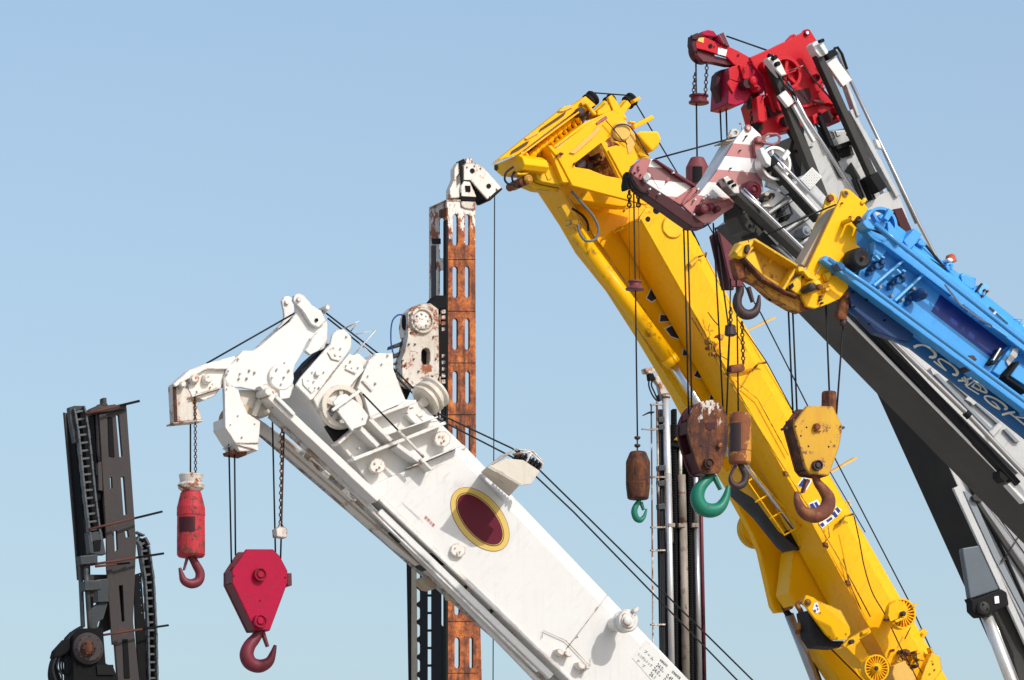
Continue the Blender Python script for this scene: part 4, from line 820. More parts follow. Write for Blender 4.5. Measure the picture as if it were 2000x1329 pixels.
# ================================================================ yellow crane
Y_ = Fr(1450, 800, 64)
yc = thing("mobile_crane", "all yellow telescopic crane with a jib and ram stowed under its boom", "crane", Y_.p(2150, 2660, .4), "mobile cranes")
BW = .57
def ysec(y, k=0):                                # boom edges at photo row y
    lo = 1248 + (y - 426) * .5665 if y < 900 else 1517 + (y - 900) * .5515
    hi = 1335 + (y - 436) * .566 if y < 929 else 1613 + (y - 929) * .578
    return lo, hi
def ys_(y0): lo, hi = ysec(y0); d = 24; return sec(Y_, (lo, y0 + 0), (hi - 20, y0 - d * .35), (hi, y0 - d * .55), BW, .12)
m = MB(); m.loft([[Y_.p(1249, 427), Y_.p(1292, 404), Y_.p(1318, 408, .14), Y_.p(1318, 408, .14) - Y_.n * .29, Y_.p(1292, 404) - Y_.n * BW, Y_.p(1249, 427) - Y_.n * BW], ys_(480), ys_(900), ys_(1329), ys_(2660)])
yb = m.build("boom", "yellow_boom", yc, .014)
m = MB(); m.bar(Y_, (1253, 428), (1516, 893), 2.2, -.02, .0); m.bar(Y_, (1516, 893), (1752, 1323), 2.2, -.02, .0); m.build("boom_edge", "yellow_paint", yc, .004)
m = MB(); m.tube(Y_, [(*p, -.05) for p in q('R', (148, 60), (345, 395), (560, 735), (720, 990), (850, 1200))] + [(1655, 1120, -.05), (1700, 1205, -.05)], 1.3); m.build("pipe", "yellow_worn", yc)
m = MB(); m.tube(Y_, [(*p, -.04) for p in q('R', (170, 60), (370, 395))] + [(1480, 780, -.04), (1540, 890, -.04)], 1.0); m.build("pipe", "yellow_worn", yc)
for i, (zx, zy, r) in enumerate(((280, 330, 3.2), (358, 320, 6.5), (430, 325, 3.6), (300, 378, 5))):
    m = MB(); m.cyl(Y_, q1('X', zx, zy), r, -.006, .01); m.build("boom_hole", "black_paint", yb)
m = MB(); m.prism(Y_, q('X', (235, 400), (245, 360), (285, 305), (350, 285), (440, 320), (500, 360), (440, 330), (350, 300), (290, 330), (255, 375)), -.03, .0); m.build("end_flange", "yellow_worn", yb)
m = MB(); m.disc(Y_, q1('X', 470, 430), [(-.02, 21), (-.012, 22.5), (.0, 22.5)], 32); m.build("round_patch", "yellow_worn", yb)  # round patch, darker yellow than the boom side
m = MB(); m.prism(Y_, q('X', (105, 440), (215, 405), (230, 415), (120, 460)), BW - .2, BW); m.tube(Y_, [(*p, .3) for p in q('X', (130, 330), (150, 300), (230, 290), (260, 270))], 2.2); m.build("end_collar", "yellow_worn", yc)
# hose strands and valve clutter on the boom side
m = MB(); m.tube(Y_, [(*p, -.03) for p in q('X', (620, 650), (700, 610), (690, 640))], 2); m.prism(Y_, q('X', (580, 680), (640, 630), (650, 655), (600, 700)), -.06, 0); m.build("rope_guide", "yellow_worn", yc)
vr = random.Random(3)
for i in range(9):
    c = (1386 + vr.uniform(-2, 26), 655 + vr.uniform(-35, 40)); rx, ry = vr.uniform(4, 9), vr.uniform(4, 10)
    m = MB(); m.prism(Y_, [(c[0] + rx * math.cos(a) * vr.uniform(.7, 1.1), c[1] + ry * math.sin(a) * vr.uniform(.7, 1.1)) for a in [D2R(60 * k + 20) for k in range(6)]], -.05 - vr.uniform(0, .06), .0)
    m.build("valve_block", "yellow_rust" if i % 3 else "yellow_paint", yc, .01)
for i in range(7):
    a = (1378 + vr.uniform(0, 30), 640 + vr.uniform(-30, 40)); m = MB(); m.tube(Y_, [(a[0], a[1], -.07), (a[0] + vr.uniform(-12, 12), a[1] + vr.uniform(6, 16), -.1), (a[0] + vr.uniform(-5, 20), a[1] + vr.uniform(18, 34), -.06)], 1.2, curve=True); m.build("hose", "yellow_rust" if i % 2 else "yellow_worn", yc)
for zx, zy in ((500, 345), (570, 312)): pass
m = MB(); m.tube(Y_, [(*p, -.06) for p in q('R', (500, 345), (525, 318), (570, 313))], 2.2); m.bar(Y_, q1('R', 350, 372), q1('R', 500, 345), 2, -.06, -.02); m.bar(Y_, q1('R', 500, 345), q1('R', 410, 480), 2.2, -.03, -.005); m.build("rope_bracket", "yellow_worn", yc)
for a, b in ((q1('R', 455, 138), q1('R', 620, 58)), (q1('R', 930, 935), q1('R', 1080, 850))):
    m = MB(); m.bar(Y_, a, b, 2.5, .3, .42, 4); m.build("rope_arm", "yellow_faded", yc)
m = MB(); m.tube(Y_, [(*p, -.08) for p in q('T', (680, 375), (715, 335), (775, 322))], 2.2); m.prism(Y_, q('T', (665, 385), (700, 350), (715, 360), (690, 380)), -.06, 0); m.build("rope_bracket", "yellow_worn", yc)
m = MB(); m.sweep([Y_.p(*q1('T', 732 + 14 * math.cos(a * .6), 265 + 18 * math.sin(a * .6)), .2) for a in range(10)], .011, 7); m.build("eye", "yellow_paint", yc)
for a in ((600, 510), (735, 740), (360, 80)): m = MB(); m.prism(Y_, q('T', (a[0] - 14, a[1] - 18), (a[0] + 10, a[1] - 14), (a[0] + 18, a[1] + 14), (a[0] - 8, a[1] + 10)), -.05, 0); m.build("pipe_clip", "yellow_rust", yc, .005)
m = MB(); m.tube(Y_, [(*p, -.05) for p in q('T', (610, 390), (620, 460), (585, 500), (610, 530))], 1); m.tube(Y_, [(*p, -.04) for p in q('T', (700, 595), (720, 650), (740, 740), (810, 900))], 1); m.build("hose", "yellow_rust", yc)
# big lettering on the boom flank, mostly behind the yellow hook
def bars(f, z, quads, t, mat, parent, name="lettering"):
    for qd in quads: mb = MB(); mb.prism(f, q(z, *qd), t, t + .004); mb.build(name, mat, parent)
bars(Y_, 'T', [((425, 150), (462, 95), (515, 120), (480, 180)), ((490, 262), (545, 235), (610, 330), (560, 350)), ((550, 385), (640, 330), (660, 275), (695, 300), (650, 350), (575, 412))], -.005, "sticker_white", yb)
bars(Y_, 'T', [((432, 150), (465, 105), (505, 122), (478, 170)), ((500, 265), (520, 256), (545, 300), (525, 310)), ((528, 255), (542, 248), (570, 295), (555, 305)), ((562, 385), (580, 372), (592, 392), (578, 402)), ((600, 362), (632, 340), (640, 352), (610, 374)), ((635, 318), (650, 305), (672, 335), (655, 345)), ((655, 292), (668, 280), (688, 305), (675, 318))], -.009, "navy_paint", yb)
# stowed jib under the boom, recessed, its lettered flank in the boom's shade
JT = .62
m = MB(); m.prism(Y_, [(1080, 338), (1085, 355), (1131, 425), (1162, 479), (1222, 554), (1279, 643), (1349, 760), (1374, 807), (1462, 952), (1555, 1062), (1570, 1080), (1590, 1060), (1430, 770), (1300, 480), (1290, 392), (1180, 350)], JT, JT + .5)
yj = m.build("jib", "yellow_boom", yc, .012)
m = MB(); m.bar(Y_, q1('L', 217, 66), q1('L', 880, 1056), 2.2, JT - .04, JT); m.bar(Y_, (1100, 400), (1345, 792), 12, JT - .10, JT); m.build("jib_flange", "yellow_worn", yc, .006)
letters = [((738, 638), (778, 700), (738, 725), (708, 705)), ((793, 808), (850, 812), (858, 845), (788, 850)), ((872, 870), (920, 960), (858, 940), (825, 895)), ((935, 1020), (985, 1062), (928, 1058)), ((1025, 1138), (1052, 1185), (1035, 1200), (1000, 1185)), ((1108, 1290), (1140, 1329), (1095, 1329))]
def grow(pg, k):
    cx = sum(p[0] for p in pg) / len(pg); cy = sum(p[1] for p in pg) / len(pg); return [(cx + (x - cx) * k, cy + (y - cy) * k) for x, y in pg]
bars(Y_, 'L', [grow(l, 1.22) for l in letters], JT - .004, "sticker_white", yj); bars(Y_, 'L', letters, JT - .008, "ink", yj)
bars(Y_, 'L', [((880, 900), (900, 892), (908, 915), (890, 920))], JT - .012, "sticker_white", yj)
# jib ram
CT = .36
m = MB(); m.sweep([Y_.p(*p, CT) for p in q('L', (270, 300), (868, 1106))], 15.2 * Y_.S, 28); m.sweep([Y_.p(*p, CT) for p in q('L', (840, 1070), (872, 1112))], 16.5 * Y_.S, 28); m.build("ram_cylinder", "yellow_paint", yc)
m = MB(); m.sweep([Y_.p(*p, CT) for p in (q1('L', 860, 1095), q1('R', 400, 880))], 8.5 * Y_.S, 20); m.build("ram_rod", "chrome", yc)
m = MB(); m.sweep([Y_.p(*p, .42) for p in (q1('T', 80, -30), q1('T', 408, 405))], 6.2 * Y_.S, 18); m.build("ram_rod", "chrome", yc)
m = MB(); m.tube(Y_, [(*p, .12) for p in q('L', (240, 45), (300, 110), (370, 190), (405, 260), (405, 310), (380, 345), (330, 350), (295, 310), (280, 250))], 2.6, 10, curve=True); m.build("hydraulic_hose", "hose_grey", yc)
m = MB(); m.tube(Y_, [(*p, .5) for p in q('L', (245, 150), (310, 195), (340, 240), (345, 290))], 2.4, 10, curve=True); m.build("hydraulic_hose", "rubber", yc)
m = MB(); m.tube(Y_, [(*p, .35) for p in q('L', (295, 240), (330, 300), (315, 400))], 1.2, curve=True); m.prism(Y_, q('L', (245, 215), (285, 215), (285, 260), (240, 245)), .35, .5); m.build("hose_mount", "yellow_worn", yc, .006)
# lower foot of the jib: side plate, big sheave, dark pad, access ladder
m = MB(); m.prism(Y_, q('T', (12, 180), (60, 170), (300, 480), (330, 520), (360, 700), (395, 880), (380, 912), (300, 920), (275, 880), (200, 550), (150, 430)), 1.0, 1.1); m.build("jib_foot", "yellow_paint", yc, .012)
m = MB(); m.prism(Y_, q('T', (330, 500), (450, 480), (600, 620), (830, 960), (800, 1000), (560, 700), (420, 800), (400, 880), (370, 800)), 1.02, 1.2); m.prism(Y_, q('T', (420, 545), (560, 690), (540, 700), (405, 780), (360, 700)), .98, 1.02); m.build("jib_foot_web", "yellow_paint", yc, .01)
m = MB(); m.prism(Y_, q('T', (400, 540), (600, 540), (860, 985), (800, 1020), (720, 1010), (500, 830), (420, 880), (370, 800)), .60, .9); m.build("underside_web", "yellow_paint", yc, .01)
m = MB(); m.prism(Y_, q('T', (320, 830), (345, 825), (370, 900), (400, 930), (370, 940), (345, 900)), .96, 1.02); m.build("foot_slot", "black_paint", yc)
m = MB(); m.disc(Y_, q1('T', 190, 410), [(1.3, 36), (1.32, 39), (1.36, 36), (1.4, 39), (1.42, 36)], 36); m.build("jib_sheave", "yellow_worn", yc)
m = MB(); m.prism(Y_, q('T', (18, 165), (40, 150), (160, 225), (190, 255), (310, 420), (440, 535), (355, 550), (320, 520), (180, 345), (40, 210)), .5, .6); m.build("buffer_pad", "pad_grey", yc, .02)
m = MB(); m.prism(Y_, q('T', (345, 450), (400, 400), (440, 470), (440, 540)), .52, .62); m.build("pad_end", "black_paint", yc)
m = MB()
for a, b in (((60, 30), (350, 455)), ((110, 20), (440, 395))): m.tube(Y_, [(*p, .22) for p in q('T', a, b)], 1.5, 6)
for a, b in (((105, 140), (150, 110)), ((170, 252), (245, 208)), ((258, 352), (345, 300)), ((345, 452), (462, 385)), ((435, 400), (440, 530))): m.tube(Y_, [(*p, .22) for p in q('T', a, b)], 1.8, 6)
m.build("ladder", "yellow_paint", yc)
m = MB(); m.prism(Y_, q('T', (360, 440), (470, 410), (500, 450), (440, 490), (430, 540)), .9, 1.1); m.build("ladder_foot", "yellow_worn", yc)
m = MB(); m.prism(Y_, q('T', (-30, -10), (15, -30), (30, 40), (0, 70), (-25, 40)), .7, .8); m.build("ladder_bracket", "yellow_paint", yc, .01)
# luffing ram below and second spar
m = MB(); m.sweep([Y_.p(*q1('T', 375, 930), 1.2), Y_.p(*q1('T', 560, 1400), 1.2), Y_.p(1900, 2300, 1.2)], 9.5 * Y_.S, 20); m.build("luffing_ram", "steel", yc)
m = MB(); m.sweep([Y_.p(*q1('T', 455, 1020), 1.3), Y_.p(*q1('T', 590, 1400), 1.3)], 3.4 * Y_.S, 12); m.build("ram_pipe", "rust_rod", yc)
m = MB(); m.prism(Y_, q('T', (545, 1120), (640, 1085), (790, 1240), (860, 1329), (1000, 1500), (730, 1500), (680, 1329)), 1.0, 1.3); m.build("lower_spar", "yellow_paint", yc, .012)
# hook sheave block tied to the boom
m = MB(); m.prism(Y_, q('T', (462, 860), (478, 812), (528, 830), (742, 1010), (748, 1050), (716, 1086), (640, 1086), (600, 1050), (480, 885)), -.32, -.28); m.bolts(Y_, q('T', (570, 918), (625, 1062), (672, 1070), (725, 1045)), 1.8, -.32, .02); fp = m.build("tie_plate", "yellow_paint", yc, .006)
m = MB(); m.prism(Y_, q('T', (530, 832), (545, 845), (690, 905), (745, 1010), (742, 1030)), -.28, .05); m.build("tie_plate_edge", "yellow_worn", yc, .006)
m = MB(); m.disc(Y_, q1('T', 500, 855), [(-.37, 2), (-.36, 4.5), (-.33, 7), (-.31, 7.5)], 22); m.build("tie_pin", "yellow_rust", yc)
m = MB(); m.prism(Y_, q('T', (528, 862), (548, 856), (562, 915), (540, 925), (518, 900)), -.326, -.322); lb = m.build("notice", "sticker_white", fp)
bars(Y_, 'T', [((525, 905), (535, 900), (540, 915), (532, 916)), ((540, 870), (552, 880), (548, 888), (536, 880)), ((545, 893), (553, 895), (552, 905), (544, 905))], -.329, "ink_blue", lb)
m = MB(); m.prism(Y_, q('T', (490, 900), (600, 1052), (640, 1090), (715, 1090), (690, 1130), (560, 1120), (520, 1060)), -.25, .05); m.build("tie_sheave", "rubber", yc, .02)
m = MB(); m.sweep(catmull([Y_.p(*p, .0) for p in q('T', (480, 840), (425, 870), (445, 910), (450, 960), (425, 1050))], 5), cat1([r * Y_.S for r in (4, 4.5, 5.5, 6, 4.5)], 5), 12); m.build("shackle", "yellow_rust", yc)
m = MB(); m.prism(Y_, q('T', (380, 790), (450, 775), (460, 850), (420, 860), (395, 900), (385, 860)), .7, .9); m.build("shackle_mount", "yellow_rust", yc, .01)
m = MB(); m.prism(Y_, q('T', (700, 1118), (738, 1080), (862, 1008), (875, 1040), (720, 1130)), -.3, -.22); m.bar(Y_, q1('T', 820, 1045), q1('T', 858, 1025), 7, -.34, -.3); m.build("tie_arm", "yellow_paint", yc, .006)
m = MB(); m.cyl(Y_, q1('T', 760, 1095), 4.5, -.36, -.2); m.build("tie_bolt", "hook_dark", yc)
m = MB(); m.tube(Y_, [(*p, .5) for p in q('T', (610, 1120), (790, 1300), (900, 1420))], 1.5); m.build("stay_rope", "rope_steel", yc); m = MB(); m.tube(Y_, [(*p, .5) for p in q('T', (650, 1110), (780, 1230), (900, 1350))], 1.2); m.build("stay_rope", "rope_steel", yc)
m = MB(); m.prism(Y_, q('T', (720, 1130), (800, 1080), (900, 1250), (830, 1240), (810, 1220)), .0, .25); m.prism(Y_, q('T', (800, 1080), (880, 1060), (860, 1170), (840, 1165)), .3, .4); m.build("boom_bracket", "yellow_paint", yc, .008)
m = MB(); m.fan(Y_, q1('T', 907, 1256), 27, -.34, -.24); m.disc(Y_, q1('T', 907, 1256), [(-.40, 4), (-.39, 6), (-.3, 8)]); m.build("hose_reel", "yellow_paint", yc)
m = MB(); m.disc(Y_, q1('T', 907, 1256), [(-.41, 3), (-.4, 4.5), (-.39, 4.5)]); m.build("reel_hub", "hook_dark", yc)
m = MB(); m.fan(Y_, q1('T', 1062, 925), 30, -.40, -.30); m.build("hose_reel", "yellow_paint", yc)
m = MB(); m.prism(Y_, q('T', (975, 940), (980, 880), (1020, 845), (1075, 855), (1100, 905), (1050, 950), (990, 975)), -.44, -.41); m.bar(Y_, q1('T', 1020, 975), q1('T', 1090, 945), 5, -.47, -.44); m.build("reel_guard", "yellow_paint", yc, .006)
m = MB(); m.disc(Y_, q1('T', 1072, 925), [(-.5, 3), (-.49, 5), (-.43, 5)]); m.build("reel_hub", "hook_dark", yc)
m = MB(); m.disc(Y_, q1('T', 1062, 925), [(-.3, 12), (.1, 12)]); m.bar(Y_, q1('T', 1120, 880), q1('T', 1150, 868), 4, -.42, -.38); m.build("reel_axle", "yellow_worn", yc)
m = MB(); m.prism(Y_, q('T', (1150, 1050), (1195, 1012), (1215, 1040), (1205, 1062), (1160, 1090), (1130, 1075)), .1, .2); m.cyl(Y_, q1('T', 1190, 1045), 2.8, .06, .1); m.build("lug", "yellow_paint", yc, .006)
m = MB(); m.prism(Y_, q('T', (1200, 1240), (1240, 1160), (1290, 1185), (1300, 1270), (1250, 1340), (1195, 1430), (1150, 1400)), -.1, .05); m.bolts(Y_, q('T', (1250, 1230), (1230, 1290), (1210, 1330), (1260, 1265), (1215, 1365)), 1.4, -.1, .02); m.bar(Y_, q1('T', 1232, 1130), q1('T', 1256, 1190), 4, -.08, 0); m.build("end_plate", "yellow_worn", yc, .006)
m = MB(); m.prism(Y_, q('T', (1010, 1240), (1075, 1210), (1140, 1300), (1130, 1360), (1040, 1400), (1000, 1290)), -.2, .0); m.build("valve_cover", "yellow_faded", yc, .01)
for i in range(12):
    c = q1('T', 1010 + vr.uniform(0, 180), 1140 + vr.uniform(0, 115)); rx = vr.uniform(2.5, 6)
    m = MB(); m.prism(Y_, [(c[0] + rx * math.cos(a) * vr.uniform(.7, 1.2), c[1] + rx * math.sin(a) * vr.uniform(.7, 1.2)) for a in [D2R(60 * k + 12) for k in range(6)]], -.06 - vr.uniform(0, .12), .0)
    m.build("valve_block", ("yellow_rust", "hook_dark", "yellow_worn")[i % 3], yc, .008)
for i in range(8):
    a = q1('T', 990 + vr.uniform(0, 180), 1130 + vr.uniform(0, 90)); m = MB(); m.tube(Y_, [(a[0], a[1], -.05), (a[0] + vr.uniform(-10, 14), a[1] + vr.uniform(4, 16), -.16), (a[0] + vr.uniform(-4, 24), a[1] + vr.uniform(18, 34), -.06)], 1.1, curve=True); m.build("hose", "yellow_rust" if i % 2 else "hook_dark", yc)
m = MB(); m.tube(Y_, [(*p, -.2) for p in q('T', (768, 335), (800, 480), (830, 640), (880, 800), (960, 940), (1050, 1130), (1130, 1280), (1190, 1420))], 1.2, curve=True); m.tube(Y_, [(*p, -.1) for p in q('T', (1110, 1010), (1075, 1080))], 1.1); m.build("electric_cable", "rubber", yc)
m = MB(); m.bar(Y_, q1('T', 960, 960), q1('T', 1000, 965), 4, -.42, -.36); m.build("cable_clip", "hook_dark", yc)
# ---- head at the tip
YL = Y_.turned(*q1('J', 200, 640), -82, .2)
m = MB(); m.prism(Y_, q('J', (60, 640), (320, 430), (610, 200), (650, 165), (720, 150), (830, 78), (915, 150), (860, 185), (760, 195), (640, 280), (270, 562), (110, 605)), .12, .22); m.build("head_beam", "yellow_paint", yc, .01)
for pg in (((440, 378), (455, 350), (640, 222), (668, 205), (655, 235), (600, 275)), ((200, 565), (215, 535), (330, 462), (360, 450), (345, 480), (270, 530)), ((60, 655), (120, 600), (270, 562), (110, 622))):
    m = MB(); m.prism(Y_, q('J', *pg), .105, .13); m.build("beam_slot", "yellow_worn" if pg[0][0] == 60 else "tan_dark", yc)
for pg in (((325, 430), (430, 375), (440, 385), (340, 440)), ((600, 205), (720, 155), (725, 170), (640, 205))):
    m = MB(); m.prism(Y_, q('J', *pg), .10, .13); m.build("wear_strip", "yellow_faded", yc)
m = MB(); m.prism(YL, q('J', (55, 655), (265, 568), (300, 590), (320, 645), (300, 695), (125, 748), (75, 705)), .0, .3); m.build("beam_end", "yellow_paint", yc, .01)
m = MB(); m.cyl(YL, q1('J', 78, 675), 6, -.01, .02); m.build("end_bush", "hook_dark", yc)
m = MB(); m.prism(Y_, q('J', (290, 560), (330, 530), (760, 180), (830, 165), (870, 200), (800, 330), (560, 500), (420, 640), (330, 620)), .3, .5); m.build("roller_bay", "tan_dark", yc)
for i in range(11):
    x = 385 + 36 * i; y = 575 - 33 * i
    m = MB(); ctr = Y_.p(*q1('J', x, y), .2); d = (Y_.p(*q1('J', x + 45, y + 75), .3) - ctr).normalized()
    m.lathe(ctr - d * .03, d, [(0, .018), (.012, .05), (.03, .05), (.04, .026), (.16, .026)], 14); m.build("adjuster_screw", "yellow_worn" if i % 2 else "yellow_paint", yc)
m = MB(); m.bar(Y_, q1('J', 280, 580), q1('J', 790, 200), 3, .05, .3); m.build("bay_rail", "yellow_paint", yc, .005)
m = MB(); m.tube(Y_, [(*p, .1) for p in q('J', (285, 560), (330, 560), (360, 610), (400, 640))], 3.4, 10, curve=True); m.build("bent_link", "yellow_worn", yc)
m = MB(); m.tube(Y_, [(*p, .1) for p in q('J', (790, 150), (830, 140), (870, 190), (910, 235))], 4.2, 10, curve=True); m.build("bent_link", "yellow_worn", yc)
m = MB(); m.disc(Y_, q1('J', 795, 205), [(.05, 5), (.06, 8.5), (.3, 8.5)]); m.build("bay_roller", "hook_dark", yc)
outer = q('J', (515, 495), (540, 488), (575, 520), (820, 335), (1060, 195), (1110, 215), (1170, 290), (1270, 440), (1375, 585), (1290, 600), (1250, 610), (1155, 775), (1300, 870), (1445, 965), (1330, 985), (720, 825), (650, 690), (598, 590))
m = MB(); m.prism(Y_, outer, 0, .06, holes=[q('J', (735, 645), (960, 470), (1000, 540), (1115, 765), (1000, 745), (860, 690), (745, 672)), q('J', (992, 458), (1072, 385), (1130, 440), (1150, 470), (1020, 508))])
m.build("head_plate", "yellow_paint", yc, .007)
m = MB(); m.prism(Y_, q('J', (560, 520), (820, 335), (1040, 215), (1040, 200), (820, 300), (570, 490)), .0, .3); m.prism(Y_, q('J', (510, 490), (560, 500), (600, 580), (700, 800), (640, 800), (570, 620)), .02, .25); m.build("head_flange", "yellow_paint", yc, .007)
m = MB(); m.prism(Y_, q('J', (640, 640), (960, 420), (1160, 380), (1250, 600), (1130, 800), (820, 740)), .45, .55, holes=[q('J', (1062, 430), (1085, 425), (1105, 455), (1075, 460)), q('J', (1040, 670), (1062, 665), (1070, 690), (1050, 690))]); m.build("inner_wall", "yellow_rust", yc)
for i in range(10):
    c = q1('J', 780 + vr.uniform(0, 250), 570 + vr.uniform(0, 110)); rx = vr.uniform(3.5, 8)
    m = MB(); m.prism(Y_, [(c[0] + rx * math.cos(a) * vr.uniform(.6, 1.2), c[1] + rx * math.sin(a) * vr.uniform(.6, 1.2)) for a in [D2R(60 * k + 33) for k in range(6)]], .16 + vr.uniform(0, .15), .45)
    m.build("winch_part", ("yellow_rust", "tan_dark", "hook_dark")[i % 3], yc, .008)
m = MB(); m.disc(Y_, q1('J', 790, 640), [(.12, 8), (.13, 12), (.3, 12)]); m.build("head_sheave", "hook_dark", yc)
m = MB(); m.disc(Y_, q1('J', 985, 490), [(.02, 7), (.03, 9), (.3, 9)]); m.build("tube_boss", "yellow_faded", yc)
m = MB(); m.prism(Y_, q('J', (900, 370), (930, 330), (960, 350), (900, 420), (740, 560), (700, 550)), -.02, -.0); m.build("wear_plate", "yellow_faded", yc)
m = MB(); m.bolts(Y_, q('J', (605, 570), (640, 560), (625, 555), (600, 575), (745, 640)), 2, .0, .04); m.build("bolt", "yellow_rust", yc)
m = MB(); m.disc(Y_, q1('J', 1140, 370), [(-.05, 16), (-.03, 19), (.0, 19)], 32); m.build("sheave_cover", "yellow_faded", yc)
m = MB(); m.prism(Y_, q('J', (1160, 400), (1240, 370), (1250, 440), (1220, 540), (1190, 560)), -.03, .0); m.build("faded_patch", "yellow_faded", yc)
m = MB(); m.tube(Y_, [(*p, -.07) for p in q('J', (1060, 360), (1100, 320), (1180, 320), (1240, 380), (1300, 480), (1350, 570))], 1.4, curve=True); m.tube(Y_, [(*p, -.05) for p in q('J', (1000, 280), (1070, 360), (1140, 450), (1180, 480))], 1.0); m.build("wire", "hook_dark", yc)
m = MB(); m.prism(Y_, q('J', (920, 300), (1000, 240), (1015, 262), (930, 318)), -.012, .0); m.build("pink_label", "rose_paint", yc)
m = MB(); m.prism(Y_, q('J', (1020, 90), (1050, 65), (1080, 100), (1180, 265), (1150, 270), (1060, 200)), .08, .14); m.prism(Y_, q('J', (930, 200), (1000, 140), (1050, 150), (1060, 205), (930, 240)), .1, .4); m.prism(Y_, q('J', (1110, 190), (1180, 110), (1215, 150), (1150, 230)), .12, .4); m.build("sheave_mount", "yellow_paint", yc, .008)
m = MB(); m.bar(Y_, q1('J', 1235, 335), q1('J', 1400, 250), 9, .0, .2); m.bar(Y_, q1('J', 1200, 290), q1('J', 1250, 300), 4, -.02, .05); m.bar(Y_, q1('J', 1235, 120), q1('J', 1290, 90), 7, .1, .2); m.build("rope_finger", "yellow_paint", yc, .01)
m = MB(); m.prism(Y_, q('J', (1250, 390), (1300, 368), (1440, 370), (1468, 435), (1440, 500), (1390, 545)), -.06, .45); m.build("cover_box", "yellow_paint", yc, .02)
m = MB(); m.prism(Y_, q('J', (1250, 440), (1380, 590), (1350, 600), (1270, 600), (1240, 520)), -.0, .05); m.build("cover_lip", "yellow_worn", yc)
m = MB(); m.prism(Y_, q('J', (1060, 450), (1180, 470), (1260, 610), (1150, 770), (1020, 530), (1120, 490)), -.02, .0); m.build("side_pad", "yellow_paint", yc, .005)
for zx, zy, r in ((873, 108, 15.5), (1030, 115, 11), (1200, 118, 14)):
    m = MB(); c = Y_.p(*q1('J', zx, zy), .25); a_ = Vector((-.62, -.35, -.62)); r *= Y_.S; m.lathe(c, a_, [(-.05, r * .9), (-.04, r), (-.02, r), (0, r * .82), (.02, r), (.04, r), (.05, r * .9)], 30); m.build("tip_sheave", "black_paint", yc)
    m = MB(); m.lathe(c + a_ * .05, a_, [(0, r * .72), (.03, r * .72), (.22, r * .66)], 24); m.build("sheave_barrel", "yellow_worn", yc)
m = MB(); m.prism(Y_, q('J', (395, 690), (520, 640), (600, 660), (665, 790), (640, 832), (480, 800), (430, 780)), .1, .3); m.prism(Y_, q('J', (300, 730), (420, 700), (500, 800), (620, 850), (600, 880), (420, 860), (320, 820)), .2, .35); m.build("jib_head_box", "yellow_worn", yc, .012)
m = MB(); m.prism(Y_, q('J', (480, 680), (520, 675), (548, 770), (515, 780)), .09, .1); m.build("yellow_label", "yellow_paint", yc)
for pts in (((225, 670), (165, 720), (155, 780), (190, 815), (240, 800)), ((235, 710), (215, 760), (240, 830), (290, 835))):
    m = MB(); m.tube(Y_, [(*p, .1) for p in q('J', *pts)], 2.2, 8, curve=True); m.build("hydraulic_hose", "rubber", yc)
m = MB(); m.tube(Y_, [(*p, .02) for p in q('J', (255, 730), (330, 725), (400, 680), (520, 645))], 2.6, 8, curve=True); m.build("grab_rail", "yellow_worn", yc)
m = MB(); m.disc(Y_, q1('J', 310, 790), [(.05, 5), (.06, 8), (.4, 8)]); m.disc(Y_, q1('J', 360, 770), [(.0, 5), (.02, 9), (.4, 9)]); m.build("pivot_pin", "yellow_rust", yc)
m = MB(); m.prism(Y_, q('J', (850, 872), (1110, 905), (1340, 965), (1240, 1002), (1120, 1000), (800, 950)), .3, .5); m.prism(Y_, q('J', (800, 950), (1000, 985), (1000, 1030), (880, 1015)), .5, .9); m.build("boom_nose", "yellow_paint", yc, .01)
rope("thin black rope along the top of the yellow boom, passing over its head sheaves", Y_, [
    [(*p, .25) for p in q('J', (868, 48), (1165, 70))], [(*q1('J', 1255, 145), .2), (1487, 614, .3), (1577, 792, .3), (1772, 1168, .3), (1846, 1329, .3)]], 1.4)
rope("two slack thin lines running along the upper edge of the yellow boom", Y_, [
    [(1350, 450, .12), (1437, 619, .08), (1497, 707, .05), (1543, 793, .1), (1620, 920, .1), (1690, 1040, .1)], [(1344, 470, .05), (1400, 580, .04), (1437, 650, .0), (1520, 790, .02), (1542, 830, .02)]], 1.1)
# ================================================================ grey crane with a red head, farthest right of the booms
D_ = Fr(1580, 200, 61)
rc = thing("mobile_crane", "grey telescopic crane with a bright red head, highest of the cranes", "crane", D_.p(2700, 2660, .4), "mobile cranes")
RW = .72
def rlo(y): return 1590 + (y - 330) * .452
def rhi(y): return 1636 + (y - 190) * .480 if y < 600 else 1832.8 + (y - 600) * .455
def rs_(y): return sec(D_, (rlo(y), y), (rhi(y) - 14, y - 8), (rhi(y), y - 14), RW, .1)
m = MB(); m.loft([rs_(262), rs_(480), rs_(900), rs_(1329), rs_(2660)]); rb = m.build("boom", "grey_boom", rc, .012)
m = MB(); m.belly([rs_(262), rs_(480), rs_(650)]); m.build("boom_belly", "belly_blue", rc)  # bluish colour carries the sky light on the upper underside
m = MB(); m.belly([rs_(651), rs_(900), rs_(1329), rs_(2660)]); m.build("boom_belly", "belly_black", rc)
